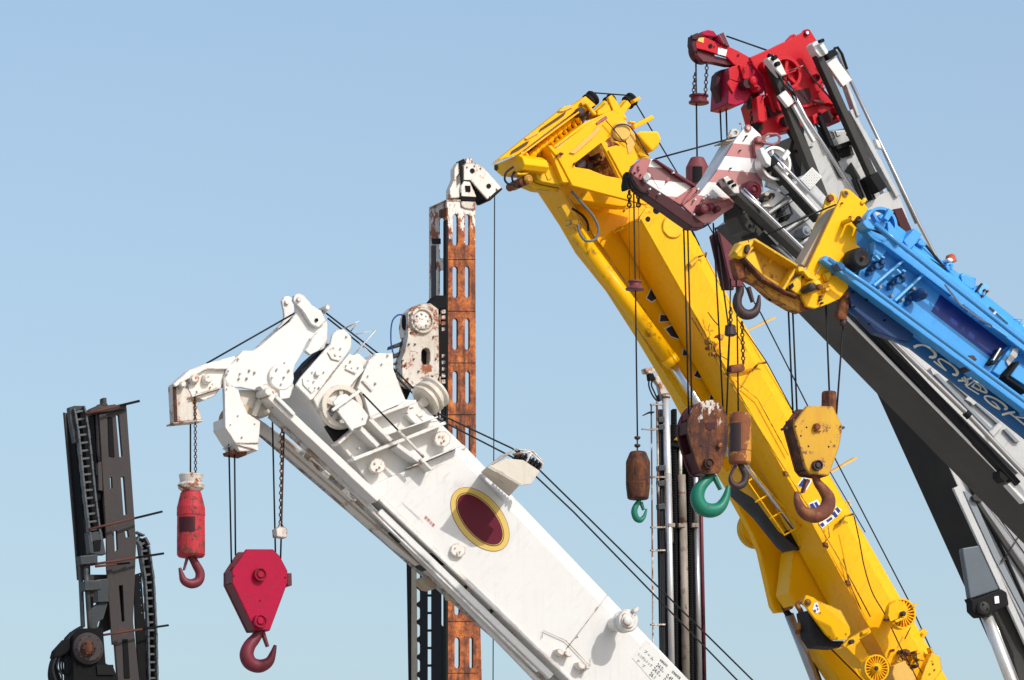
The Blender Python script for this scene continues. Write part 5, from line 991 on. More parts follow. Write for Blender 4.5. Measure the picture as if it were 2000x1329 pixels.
# wide base section seen lower down on the right: underside wedge, shoulder, ram
m = MB(); bp_ = [(1799, 745), (1820, 796), (1962, 1076), (2084, 1350), (2520, 2300), (2640, 2300), (2060, 1000), (1990, 840)]; m.prism(D_, bp_, -.06, RW - .02); m.build("boom_base", "grey_mid", rc, .012)
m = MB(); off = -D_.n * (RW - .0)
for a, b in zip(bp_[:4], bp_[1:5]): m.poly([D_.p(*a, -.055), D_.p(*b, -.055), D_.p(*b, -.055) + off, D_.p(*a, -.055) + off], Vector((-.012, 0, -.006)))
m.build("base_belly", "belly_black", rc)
m = MB(); m.prism(D_, q('U', (455, 560), (480, 550), (720, 1080), (760, 1170), (745, 1190), (690, 1070)), -.10, -.06); m.build("base_edge", "grey_boom", rc, .006)
m = MB(); m.prism(D_, q('Z5', (250, 0), (290, 40), (470, 440), (760, 1010), (720, 1010), (440, 470), (225, 0)), -.09, -.062); m.build("base_stripe", "grey_blue", rc)
m = MB(); m.prism(D_, q('Z5', (285, 45), (330, 60), (700, 600), (760, 720), (720, 700), (320, 90)), -.1, -.06); m.prism(D_, q('Z5', (285, 35), (330, 5), (400, 20), (340, 75), (300, 65)), -.14, -.06); m.build("side_strut", "grey_dark", rc, .006)
m = MB(); m.tube(D_, [(*p, -.12) for p in q('Z5', (340, 0), (740, 560))], 1.2); m.tube(D_, [(*p, -.12) for p in q('Z5', (375, 0), (760, 500))], 1.2); m.build("hose", "rubber", rc)
m = MB(); m.tube(D_, [(*p, -.12) for p in q('Z5', (650, 260), (500, 490))], 1.3); m.prism(D_, q('Z5', (490, 498), (505, 470), (525, 478)), -.13, -.1); m.build("lever", "grey_dark", rc)
m = MB(); m.prism(D_, q('Z5', (218, 430), (215, 400), (345, 378), (420, 480), (495, 640), (470, 690), (270, 755), (240, 560)), -.085, .0); m.build("ram_bracket", "belly_blue", rc, .012)  # dark bluish colour carries the shade under the boom
m = MB(); m.prism(D_, q('Z5', (262, 748), (300, 760), (400, 720), (490, 685), (530, 710), (545, 800), (440, 850), (400, 880), (330, 885), (285, 840), (280, 780)), -.13, .0); m.build("ram_yoke", "black_paint", rc, .015)
m = MB(); m.disc(D_, q1('Z5', 375, 815), [(-.2, 5), (-.19, 11), (-.16, 12.5), (-.12, 13)]); m.bolts(D_, [q1('Z5', 375 + 26 * math.cos(a * 2.1 + .3), 815 + 26 * math.sin(a * 2.1 + .3)) for a in range(3)], 2.4, -.19, .03); m.build("yoke_pin", "grey_dark", rc, .004)
m = MB(); m.prism(D_, q('Z5', (440, 740), (470, 735), (475, 785), (445, 790)), -.145, -.13); m.build("yoke_label", "sticker_white", rc)
m = MB(); m.sweep([D_.p(*q1('Z5', 375, 850), -.02), D_.p(*q1('Z5', 560, 1340), .0), D_.p(2300, 2300, .0)], 12 * D_.S, 24); m.build("luffing_ram", "steel_bright", rc)
m = MB(); m.tube(D_, [(*p, .0) for p in q('Z5', (425, 870), (500, 1060), (640, 1400))], 1.6); m.build("ram_pipe", "chrome", rc)
m = MB(); m.prism(D_, q('Z5', (440, 850), (545, 800), (660, 1000), (800, 1329), (900, 1600), (700, 1600), (560, 1130)), .1, .4); m.build("base_web", "grey_dark", rc)
m = MB(); m.prism(D_, q('U', (365, 335), (385, 385), (400, 390), (380, 350)), -.02, .0); m.bar(D_, q1('U', 390, 395), q1('U', 430, 440), 9, .1, .3); m.build("underside_bracket", "black_paint", rc)
# boom head details: collar, dark patches on the flank, numerals
m = MB()
for pg in (((400, 640), (470, 700), (560, 920), (600, 1010), (560, 1000), (480, 830)), ((560, 800), (640, 790), (660, 850), (580, 870)), ((640, 900), (700, 1000), (720, 1120), (640, 980), (600, 960))):
    m = MB(); m.prism(D_, q('N', *pg), -.03, .0); m.build("boom_dark_patch", "grey_dark", rb)
text("3L", D_, *q1('N', 510, 742), 14, "ink", rb, (.92, -.4), -.006)
m = MB(); m.bar(D_, q1('N', 540, 800), q1('N', 690, 745), 9, -.12, .0); m.bar(D_, q1('N', 620, 700), q1('N', 690, 770), 5, -.15, -.1); m.prism(D_, q('N', (540, 790), (620, 770), (640, 850), (560, 860)), -.06, .0); m.build("hose_carrier", "black_paint", rc, .006)
m = MB(); m.tube(D_, [(*p, .0) for p in q('N', (580, 610), (640, 760), (800, 1120))], 1.7); m.tube(D_, [(*p, .0) for p in q('N', (460, 340), (560, 560))], 1.5); m.tube(D_, [(*p, -.05) for p in q('N', (420, 560), (520, 800), (560, 890))], 3); m.build("hydraulic_hose", "rubber", rc)
for i in range(5):
    m = MB(); m.bar(D_, q1('N', 660 + 24 * i, 1010 + 6 * i), q1('N', 725 + 22 * i, 1170 - 6 * i), 2.4, -.06 - .01 * i, 0); m.build("hose_guide", ("grey_dark", "steel", "black_paint")[i % 3], rc)
m = MB(); m.prism(D_, q('N', (210, 670), (320, 650), (290, 1030), (240, 800), (255, 740)), .02, .1); m.build("nose_recess", "black_paint", rc)
m = MB(); m.bar(D_, q1('N', 265, 810), q1('N', 380, 790), 1.2, -.02, .02); m.build("seam", "grey_dark", rc)
# rails on the boom
def rail(a, b, w_, t, name, mat, f=D_, wt=.1):
    mb = MB(); mb.bar(f, a, b, w_, t, t + wt); return mb.build(name, mat, rc, .006)
rail(q1('N', 100, 220), (1640, 460), 15, -.2, "black_rail", "grey_dark"); 
m = MB(); m.tube(D_, [(*p, -.26) for p in q('N', (200, 350), (330, 600), (680, 1140))], 4.2, 10); m.build("chrome_tube", "chrome", rc)
rail(q1('N', 250, 505), q1('N', 392, 755), 7, -.25, "rail_cover", "plate_grey", wt=.05); rail(q1('N', 168, 425), q1('N', 232, 505), 17, -.27, "rail_cover", "plate_grey", wt=.06)
m = MB(); m.prism(D_, q('N', (65, 190), (110, 165), (150, 200), (200, 300), (165, 310), (120, 260)), -.32, -.2); m.build("rail_head", "plate_grey", rc, .008)
m = MB(); m.cyl(D_, q1('N', 122, 182), 4.5, -.38, -.3); m.cyl(D_, q1('N', 142, 225), 4.5, -.38, -.3); m.tube(D_, [(*p, -.3) for p in q('N', (70, 170), (100, 180))], 4.5); m.build("rail_roller", "black_paint", rc)
m = MB(); m.tube(D_, [(*p, -.3) for p in q('N', (170, 320), (240, 400), (270, 480))], 1.5); m.tube(D_, [(*p, -.28) for p in q('N', (110, 250), (180, 370), (250, 440))], 2.5); m.build("hydraulic_hose", "rubber", rc)
rail(q1('N', 400, 120), q1('N', 790, 980), 13, -.25, "black_rail", "grey_dark"); rail(q1('N', 790, 980), q1('N', 860, 1085), 18, -.25, "black_rail", "black_paint", wt=.3)
m = MB(); m.prism(D_, q('N', (372, 95), (395, 70), (420, 75), (470, 160), (430, 180), (400, 150)), -.3, -.15); m.prism(D_, q('N', (415, 90), (450, 85), (485, 150), (465, 165)), -.34, -.3); m.build("rail_head", "plate_grey", rc, .008)
m = MB(); m.tube(D_, [(*p, -.36) for p in q('N', (415, 78), (450, 65))], 3.4); m.build("rail_roller", "black_paint", rc)
rail(q1('N', 500, 200), q1('N', 615, 360), 22, -.12, "tread_plate", "plate_grey", wt=.06); rail(q1('N', 610, 360), q1('N', 690, 585), 6, -.12, "rail_strip", "grey_paint"); rail(q1('N', 640, 540), q1('N', 960, 1130), 9, -.1, "rail_strip", "grey_paint")
m = MB(); m.bar(D_, q1('N', 480, 180), q1('N', 540, 140), 13, -.16, .0); m.tube(D_, [(*p, -.1) for p in q('N', (520, 125), (545, 115), (575, 160), (610, 265))], 3); m.build("tube_bracket", "black_paint", rc, .006)
m = MB(); m.tube(D_, [(1634, 102, .0), (1797, 442, .0), (1816, 478, .0), (2010, 880, .0)], 3.6, 10); m.tube(D_, [(*p, .02) for p in q('N', (555, 160), (1080, 1320))], 2.2, 8); m.build("chrome_tube", "steel", rc)
m = MB(); m.prism(D_, q('N', (735, 1180), (880, 1100), (955, 1085), (990, 1180), (1040, 1329), (900, 1400), (760, 1300)), -.06, .02); m.build("tube_foot", "grey_paint", rc, .008)
m = MB(); m.prism(D_, q('N', (930, 1220), (985, 1210), (1060, 1380), (1000, 1400)), -.14, -.06); m.build("foot_recess", "maroon_dark", rc)
m = MB(); m.prism(D_, q('N', (800, 740), (830, 750), (850, 810), (822, 800)), -.06, .0); m.build("tube_clip", "plate_grey", rc, .005)
# red head
m = MB(); m.prism(D_, q('M', (660, 385), (870, 295), (960, 250), (1090, 190), (1215, 120), (1236, 95), (1262, 86), (1288, 97), (1360, 215), (1450, 490), (1455, 600), (1425, 700), (1480, 770), (1560, 890), (1480, 860), (1330, 880), (1250, 905), (1100, 915), (880, 960), (840, 780), (800, 600), (690, 460)), -.02, .03)
m.build("head_cheek", "red_paint", rc, .007)
m = MB(); m.cyl(D_, q1('M', 1262, 128), 5.4, -.05, -.02); m.build("lug_boss", "crimson_paint", rc, .003); m = MB(); m.cyl(D_, q1('M', 1262, 128), 3.0, -.056, -.04); m.build("lug_hole", "sticker_white", rc)
m = MB(); m.prism(D_, q('M', (1040, 210), (1095, 150), (1125, 138), (1155, 160), (1165, 190), (1100, 240)), .33, .37); m.cyl(D_, q1('M', 1128, 165), 3.2, .32, .34); m.build("lug", "red_paint", rc, .006)
m = MB(); m.prism(D_, q('M', (660, 390), (870, 300), (1225, 118), (1290, 100), (1300, 130), (900, 330), (700, 450)), .33, .37); m.build("head_cheek", "red_paint", rc, .007)
m = MB(); m.prism(D_, q('M', (870, 880), (1100, 905), (1330, 870), (1480, 858), (1590, 900), (1640, 950), (1600, 1060), (1560, 1020), (1330, 1090), (900, 1185), (780, 1190), (750, 1070), (690, 860), (760, 760)), .04, .32); m.build("head_base", "red_paint", rc, .01)
m = MB()
for pg in (((720, 900), (830, 880), (850, 1040), (800, 1070)), ((1310, 990), (1360, 960), (1390, 1060), (1330, 1075)), ((1560, 890), (1640, 945), (1620, 990), (1555, 950)), ((1560, 990), (1635, 970), (1635, 1010), (1570, 1030)), ((850, 780), (880, 770), (940, 960), (900, 940))):
    m = MB(); m.prism(D_, q('M', *pg), -.06, .05); m.build("head_gusset", "red_paint", rc, .008)
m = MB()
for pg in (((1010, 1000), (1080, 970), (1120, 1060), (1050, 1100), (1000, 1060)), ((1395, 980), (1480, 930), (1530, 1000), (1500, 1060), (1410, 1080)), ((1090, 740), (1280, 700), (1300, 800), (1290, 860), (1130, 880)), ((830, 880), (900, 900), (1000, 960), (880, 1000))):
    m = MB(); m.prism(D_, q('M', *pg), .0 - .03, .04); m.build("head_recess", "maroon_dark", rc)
m = MB(); m.bar(D_, q1('M', 1390, 990), q1('M', 1520, 1300), 6, -.1, -.04); m.build("stay_bar", "black_paint", rc)
m = MB(); m.wheel(D_, q1('M', 1045, 545), 33, -.14, -.04, 6, .2, .2, .2, .4); m.build("head_sheave", "red_paint", rc, .003)
m = MB(); m.disc(D_, q1('M', 1045, 545), [(-.07, 30), (-.05, 30)]); m.build("sheave_web", "red_paint", rc)
m = MB(); m.wheel(D_, q1('M', 850, 465), 11, -.12, -.04, 4, .25, .3, .3); m.build("guide_sheave", "red_paint", rc, .003)
m = MB(); m.tube(D_, [(*p, -.2) for p in q('M', (1070, 530), (1212, 472))], 1.6); m.build("arm_rod", "rose_paint", rc)
m = MB(); m.tube(D_, [(*p, -.18) for p in q('M', (1210, 470), (1330, 620), (1480, 790), (1600, 960), (1655, 1045))], 1.6); m.build("electric_cable", "rubber", rc)
m = MB(); m.disc(D_, q1('M', 1365, 590), [(-.10, 3), (-.10, 6), (-.08, 7.6), (.0, 8.2)]); m.build("pin_boss", "red_paint", rc, .003)
m = MB(); m.cyl(D_, q1('M', 1370, 592), 4.2, -.106, -.09); m.build("pin_bore", "maroon_dark", rc)
m = MB(); m.bolts(D_, q('M', (1410, 665), (1425, 640), (1385, 735), (1385, 800), (1340, 870), (1440, 700)), 1.6, -.02, .03); m.bar(D_, q1('M', 1330, 830), q1('M', 1440, 850), 4, -.06, -.02); m.build("bolt", "rose_paint", rc)
m = MB(); m.prism(D_, q('M', (730, 800), (800, 760), (830, 1040), (790, 1060), (750, 1040)), -.12, -.0); m.build("red_post", "red_paint", rc, .008)
# nose (auxiliary jib) and sheave
m = MB(); m.prism(D_, q('M', (90, 215), (110, 160), (190, 170), (330, 235), (450, 275), (545, 320), (662, 385), (690, 450), (560, 480), (500, 460), (430, 385), (200, 310), (110, 290)), -.0, .04); m.bolts(D_, q('M', (100, 190), (545, 362), (300, 270)), 1.4, 0, .02); m.build("nose_arm", "red_paint", rc, .006)
m = MB(); m.disc(D_, q1('M', 190, 305), [(.05, 22), (.07, 25.5), (.11, 20), (.15, 25.5), (.17, 22)], 36); m.build("nose_sheave", "maroon_paint", rc)
m = MB(); m.prism(D_, q('M', (100, 300), (200, 345), (430, 400), (520, 470), (440, 470), (300, 440), (180, 430), (120, 370)), .04, .14); m.build("nose_web", "maroon_paint", rc, .006)
m = MB(); m.prism(D_, q('M', (60, 160), (110, 132), (200, 160), (130, 180), (105, 240), (120, 320), (80, 330), (55, 250)), -.02, .08); m.build("nose_guard", "maroon_dark", rc, .008)
m = MB(); m.prism(D_, q('M', (150, 150), (180, 112), (230, 98), (290, 110), (325, 160), (330, 190), (300, 175), (230, 165)), .0, .2); m.prism(D_, q('M', (320, 160), (345, 150), (420, 250), (395, 255), (330, 215)), -.03, .1); m.build("nose_cover", "crimson_paint", rc, .008)
m = MB(); m.prism(D_, q('M', (345, 145), (388, 125), (452, 272), (415, 262)), -.04, .06); m.build("nose_wall", "maroon_paint", rc)
m = MB(); m.bar(D_, q1('M', 345, 150), q1('M', 400, 245), 1.2, -.06, -.04); m.build("nose_edge", "rose_paint", rc)
m = MB(); m.cyl(D_, q1('M', 257, 265), 4, -.012, .02); m.cyl(D_, q1('M', 545, 362), 2, -.008, .01); m.build("pin_hole", "black_paint", rc)
m = MB(); m.prism(D_, q('M', (335, 282), (428, 305), (412, 372), (328, 350)), -.006, -.001); m.build("notice", "sticker_white", rc)
m = MB(); m.prism(D_, q('M', (130, 175), (188, 180), (180, 235), (122, 215)), -.006, -.001); m.build("notice", "gold_paint", rc)
m = MB(); m.tube(D_, [(*p, -.03) for p in q('M', (50, 155), (65, 175), (55, 195), (110, 200))], 1.2); m.build("keeper_wire", "black_paint", rc)
# main sheave house
m = MB(); m.prism(D_, q('M', (445, 520), (470, 480), (560, 455), (660, 470), (690, 560), (680, 760), (640, 845), (530, 888), (430, 870), (440, 700)), .0, .4); m.build("sheave_house", "crimson_paint", rc, .01)
m = MB(); m.prism(D_, q('M', (425, 650), (450, 610), (545, 650), (490, 760)), -.02, .0); m.prism(D_, q('M', (550, 460), (655, 465), (660, 600), (600, 615)), -.04, .0); m.prism(D_, q('M', (440, 500), (560, 450), (560, 470), (545, 640), (450, 610)), -.015, .0); m.build("house_plate", "red_paint", rc, .006)
m = MB(); m.prism(D_, q('M', (318, 560), (360, 515), (460, 490), (470, 560), (445, 700), (440, 870), (412, 912), (372, 865), (302, 690)), .15, .28); m.build("house_shade_side", "maroon_dark", rc, .012)  # left face of the house, its shade painted as dark maroon
m = MB(); m.disc(D_, q1('M', 640, 655), [(-.12, 5), (-.12, 9), (-.02, 10)]); m.build("house_pin", "maroon_dark", rc); m = MB(); m.disc(D_, q1('M', 712, 622), [(-.16, 4), (-.15, 8.5), (.0, 9)]); m.bar(D_, q1('M', 700, 650), q1('M', 770, 720), 7, -.14, -.02); m.bolts(D_, q('M', (700, 445), (690, 420), (755, 690), (840, 770)), 2.4, -.1, .1); m.build("pin_keeper", "red_paint", rc, .004)
m = MB(); m.prism(D_, q('M', (700, 430), (800, 400), (850, 640), (800, 760), (700, 740), (680, 600)), .0, .3); m.build("head_inner", "crimson_paint", rc, .01)
m = MB(); m.prism(D_, q('M', (735, 1050), (790, 1040), (800, 1130), (760, 1170)), -.05, .1); m.tube(D_, [(*p, -.05) for p in q('M', (735, 940), (750, 1010), (735, 1060), (760, 1110))], 3); m.build("valve_block", "black_paint", rc, .006)
# ropes, ring weight, ball and hook block
rope("black rope looping from the red crane's nose sheave back to its head", D_, [[(*p, .1) for p in q('M', (110, 140), (180, 165))], [(*p, .12) for p in q('M', (420, 165), (840, 312))]], 1.7)
rope("single black rope dropping from the red crane's nose to a red-brown ball", D_, [[(1359, 104, .11), (1361.5, 312, .11)]], 1.7)
rope("pair of black rope falls under the red sheave house carrying the maroon hook block", D_, [[(1405.5, 190, .3), (1410, 300, .3), (1416, 455, .3)], [(1418, 205, .22), (1422, 330, .25), (1424, 450, .3)], [(1473, 215, .2), (1473, 300, .2), (1462, 450, .3)]], 1.7)
m = MB(); c = D_.p(*q1('M', 132, 822), .11); k = D_.S / 5.316; m.lathe(c, (0, 0, -1), [(-50 * k, 80 * k), (-46 * k, 100 * k), (-30 * k, 102 * k), (-20 * k, 84 * k), (12 * k, 84 * k), (24 * k, 106 * k), (42 * k, 104 * k), (50 * k, 80 * k)], 32); tag(m.build("ring_weight", "hook_crimson", None, .004), "dark red ring weight round the rope under the red crane's nose", "weight", "limit switch weights")
m = MB(); m.chain(D_.p(*q1('M', 95, 540), .05), D_.p(*q1('M', 75, 775), .0), .05, .0062); tag(m.build("chain", "hook_dark"), "left of the two chains holding the dark red ring weight", "chain", "limit switch chains")
m = MB(); m.chain(D_.p(*q1('M', 217, 440), .05), D_.p(*q1('M', 200, 775), .0), .05, .0062); tag(m.build("chain", "hook_dark"), "right of the two chains holding the dark red ring weight", "chain", "limit switch chains")
m = MB(); m.chain(D_.p(*q1('M', 682, 920), .1), D_.p(*q1('M', 684, 1160), .1), .05, .0062); tag(m.build("chain", "hook_dark"), "chain dropping from the red head behind the striped cheek", "chain", "limit switch chains")
m = MB(); m.prism(D_, q('M', (660, 790), (690, 780), (700, 910), (668, 915)), .02, .1); m.build("limit_switch", "grey_dark", rc, .006)
ball("hook_ball", "red-brown hook ball hanging in the gap behind the striped nose", D_, 808, [(415, 62), (425, 72), (505, 112), (515, 118), (535, 120), (660, 118), (720, 100)], 'K', "maroon_rose",
     [(808, 715), (830, 740), (850, 780), (820, 815), (780, 800), (765, 770)], [16, 18, 18, 17, 14, 8], "hook_dark", ((790, 720), (772, 770)), t=.11, win=((755, 530), (855, 530), (855, 690), (755, 690)), winmat="black_paint")
block("hook_block", "dark maroon hook block half hidden behind the grey boom head", D_, 'O', [(70, 450), (150, 388), (290, 380), (330, 470), (300, 700), (290, 950), (185, 950), (150, 800)], .04, ("maroon_paint", "maroon_dark"),
      ((205, 300, 22, "maroon_dark"),), [(262, 945), (262, 1000), (240, 1060), (240, 1130), (285, 1195), (345, 1210), (405, 1180), (432, 1110), (440, 1030)], [36, 38, 42, 46, 50, 48, 40, 26, 12], "hook_dark", ((350, 950), (392, 1090)), gap=.16, t=.25, sheave=(190, 480, 90))
# ================================================================ grey crane with a red and white striped head
S_ = Fr(1450, 330, 56.5)
scn = thing("mobile_crane", "grey telescopic crane with a rose and white striped nose over the yellow boom", "crane", S_.p(2950, 2660, .4), "mobile cranes")
SW = .72
def zk(y): return S_.p(1440, 230 + y / 5.317).z            # height of a row of the K view on this crane
PK, WT = (0.46, 0.17, 0.17), (0.80, 0.79, 0.77)
banded("stripes", [(zk(1150), PK), (zk(985), PK), (zk(848), WT), (zk(703), PK), (zk(564), WT), (zk(418), PK), (zk(280), WT)][0:1] + [(zk(848), WT), (zk(703), PK), (zk(564), WT), (zk(418), PK), (zk(280), WT)])
banded("nose_stripes", [(zk(900), PK), (zk(880), WT), (zk(730), (0.20, 0.05, 0.06)), (zk(598), WT), (zk(440), PK)], seed=3)
def slo(y): return 1447 + (y - 400) * .974
def shi(y): return 1552 + (y - 318) * .885
def ss_(y): return sec(S_, (slo(y), y), (shi(y - 70) - 12, y - 70 - 4), (shi(y - 75), y - 78), SW, .08)
m = MB(); m.loft([ss_(418), ss_(700), ss_(1000), ss_(1329), ss_(2700)]); sb = m.build("boom", "grey_boom", scn, .012)
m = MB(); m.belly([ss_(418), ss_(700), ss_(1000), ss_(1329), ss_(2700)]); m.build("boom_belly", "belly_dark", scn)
# rails
def srail(a, b, w_, t, name, mat, wt=.1): mb = MB(); mb.bar(S_, a, b, w_, t, t + wt); return mb.build(name, mat, scn, .006)
srail(q1('N7', 190, 290), q1('N7', 720, 870), 13, -.22, "black_rail", "grey_dark", .14); srail(q1('N7', 260, 350), q1('N7', 700, 820), 6, -.26, "rail_strip", "plate_grey", .04)
m = MB(); m.tube(S_, [(*p, -.28) for p in q('N7', (240, 255), (420, 440), (900, 950))], 3.2, 10); m.tube(S_, [(*p, -.28) for p in q('N7', (235, 275), (330, 390), (420, 440))], 2.2, 8); m.build("chrome_tube", "chrome", scn)
m = MB(); m.prism(S_, q('N7', (118, 200), (150, 185), (230, 290), (225, 370), (180, 340), (130, 240)), -.3, -.2); m.build("rail_head", "plate_grey", scn, .008)
m = MB(); m.prism(S_, q('N7', (225, 270), (250, 262), (300, 330), (250, 375), (222, 350)), -.3, -.2); m.build("rail_clamp", "black_paint", scn, .008)
srail(q1('K', 1085, 640), q1('O', 900, 690), 12, -.24, "black_rail", "grey_dark", .14)
m = MB(); m.tube(S_, [(*p, -.3) for p in q('O', (270, 60), (470, 235), (860, 610), (1080, 830), (1300, 1050))], 3.4, 10); m.tube(S_, [(*p, -.27) for p in q('O', (300, 40), (430, 175), (470, 235))], 2.4, 8); m.build("chrome_tube", "chrome", scn)
m = MB(); m.prism(S_, q('K', (1075, 625), (1130, 605), (1245, 720), (1250, 790), (1190, 790), (1120, 710)), -.34, -.22); m.build("rail_head", "steel", scn, .008)
m = MB(); m.cyl(S_, q1('K', 1168, 665), 3.6, -.4, -.3); m.cyl(S_, q1('K', 1200, 700), 3, -.38, -.3); m.tube(S_, [(*p, -.32) for p in q('K', (1075, 640), (1160, 740))], 3); m.build("rail_roller", "black_paint", scn)
# long chrome tube, black channel and recessed slots of the flank lower right
srail((1600, 530), (1990, 945), 12, -.13, "black_rail", "black_paint", .1)
m = MB(); m.tube(S_, [(1640, 560, -.2), (1757, 680, -.2), (1888, 807, -.2), (2000, 925, -.2), (2400, 1345, -.2)], 5.2, 12); m.build("chrome_tube", "steel", scn)
m = MB(); m.sweep([S_.p(1885, 806, -.2), S_.p(1893, 814, -.2)], 7.5 * S_.S, 14); m.build("tube_collar", "black_paint", scn)
srail((1640, 603), (1958, 926), 2.4, -.05, "edge_strip", "steel_bright", .06); srail((1663, 600), (1990, 925), 1.8, -.05, "edge_strip", "steel", .06)
for pg in (((395, 555), (430, 540), (1090, 1215), (1060, 1240)), ((560, 620), (590, 640), (1175, 1120), (1150, 1145)), ((1215, 1205), (1245, 1190), (1400, 1350), (1350, 1350))):
    m = MB(); m.prism(S_, q('Z1', *pg), -.04, .0); m.build("flank_slot", "grey_blue", sb)
for pg in (((820, 880), (865, 850), (900, 890), (850, 920)), ((1040, 1230), (1165, 1110), (1215, 1160), (1090, 1290)), ((340, 490), (375, 460), (420, 520), (380, 560)), ((760, 850), (800, 800), (870, 845), (830, 890))):
    m = MB(); m.prism(S_, q('Z1', *pg), -.06, .0); m.build("flank_brace", "grey_paint", scn, .005)
m = MB(); m.prism(S_, q('U', (640, 490), (680, 520), (660, 535), (640, 515)), -.12, .02); m.build("edge_stop", "black_paint", scn); m = MB(); m.prism(S_, q('U', (672, 545), (700, 520), (760, 600), (740, 620)), -.1, .0); m.build("edge_block", "plate_grey", scn, .006)
# flank fittings near the head
m = MB(); m.wheel(S_, q1('N7', 275, 340), 33.5, -.18, -.05, 5, .16, .2, .14, .5); m.build("hose_sheave", "steel_bright", scn, .003)
m = MB(); m.prism(S_, q('N7', (330, 290), (385, 205), (418, 238), (360, 320)), -.24, -.18); m.bar(S_, q1('N7', 240, 220), q1('N7', 260, 330), 4, -.24, -.18); m.build("sheave_guard", "plate_grey", scn, .006)
m = MB(); m.sweep([S_.p(*p, -.1) for p in q('N7', (130, 140), (150, 85), (200, 60), (280, 60), (312, 95), (300, 140), (250, 160), (170, 150))], .013, 7, closed=True); m.build("rope_keeper", "rose_paint", scn)
m = MB(); m.prism(S_, q('N7', (160, 90), (215, 70), (210, 90), (180, 140)), -.06, .0); m.build("keeper_plate", "plate_grey", scn, .005)
m = MB(); m.prism(S_, q('N7', (215, 400), (240, 395), (335, 520), (290, 600), (180, 560), (195, 500)), -.05, .0); m.prism(S_, q('N7', (180, 640), (270, 600), (370, 660), (250, 760), (130, 760)), -.04, .0); m.build("flank_plate", "plate_grey", scn, .006)
for pg in (((505, 495), (625, 378), (718, 470), (605, 600)), ((158, 985), (235, 920), (352, 1050), (292, 1125))):
    m = MB(); m.prism(S_, q('N7', *pg), -.06, -.04); mp = m.build("tread_plate", "plate_grey", scn, .004)
    m = MB(); a0, b0_, c0_, d0 = [Vector(x) for x in q('N7', *pg)]
    for i in range(1, 9):
        for j in range(1, 8):
            p_ = a0.lerp(b0_, i / 9).lerp(d0.lerp(c0_, i / 9), j / 8); m.bar(S_, p_ - Vector((.7, .7 * (1 if (i + j) % 2 else -1))), p_ + Vector((.7, .7 * (1 if (i + j) % 2 else -1))), .7, -.066, -.06)
    m.build("tread", "grey_paint", mp)
for a, b in (((205, 820), (455, 650)), ((365, 990), (600, 830)), ((500, 1120), (640, 1030))): srail(q1('N7', *a), q1('N7', *b), 5, -.1, "cross_rib", "grey_paint", .1); srail(q1('N7', a[0] + 18, a[1] + 25), q1('N7', b[0] + 18, b[1] + 25), 1.5, -.01, "rib_seam", "grey_dark", .02)
for c, k in (((205, 670), 0), ((370, 830), 1), ((560, 1000), 2)):
    for i in range(5):
        x, y = c[0] + rnd.uniform(-45, 45), c[1] + rnd.uniform(-45, 45) - (0 if i else 0); rx = rnd.uniform(16, 34)
        m = MB(); m.prism(S_, q('N7', *[(x + rx * math.cos(a) * rnd.uniform(.7, 1.3), y + rx * math.sin(a) * rnd.uniform(.7, 1.3)) for a in [D2R(60 * h + 15) for h in range(6)]]), -.14 + .02 * i, .0); m.build("clamp_part", ("tan_grime", "grey_dark", "black_paint")[(k + i) % 3] if k == 0 else ("grey_dark", "black_paint")[i % 2], scn, .008)
m = MB(); m.sweep([S_.p(*p, -.16) for p in q('N7', (300, 850), (360, 780), (400, 740), (430, 820), (370, 890))], .012, 7); m.build("hose", "rubber", scn)
m = MB(); m.disc(S_, q1('N7', 580, 985), [(-.22, 3), (-.2, 7), (-.2, 9), (-.17, 10.5), (-.05, 10.5)]); m.build("motor", "grey_blue", scn, .003)
m = MB(); m.prism(S_, q('N7', (330, 555), (350, 540), (412, 615), (395, 630)), -.14, -.05); m.build("switch_box", "plate_grey", scn, .005); m = MB(); m.prism(S_, q('N7', (345, 560), (380, 545), (430, 630), (400, 640)), -.06, .0); m.build("recess", "black_paint", scn)
for i, (a, b) in enumerate((((10, 640), (130, 740)), ((20, 780), (120, 880)), ((40, 860), (160, 960)))): srail(q1('N7', *a), q1('N7', *b), 6 - i, -.16 + .03 * i, "guide_bar", ("steel", "grey_dark", "black_paint")[i], .05)
m = MB(); m.prism(S_, q('O', (240, 100), (330, 130), (520, 330), (440, 470), (300, 430), (235, 300)), .02, .3); m.build("head_underside", "grey_dark", scn, .01)
m = MB()
for i in range(9):
    x, y = 250 + rnd.uniform(0, 210), 150 + rnd.uniform(0, 250); r = rnd.uniform(8, 26)
    m = MB(); m.prism(S_, q('O', (x - r, y - r * .6), (x + r * .6, y - r), (x + r, y + r * .5), (x - r * .4, y + r)), -.08 + .01 * i, .02); m.build("head_fitting", ("black_paint", "grey_dark", "steel")[i % 3], scn, .006)
m = MB(); m.prism(S_, q('O', (420, 400), (560, 500), (700, 640), (820, 760), (760, 760), (560, 640), (400, 500)), .0, .3); m.build("head_web", "grey_dark", scn)
m = MB(); m.prism(S_, q('O', (560, 560), (640, 600), (810, 740), (760, 730)), -.03, .0); m.build("web_plate", "grey_blue", scn)
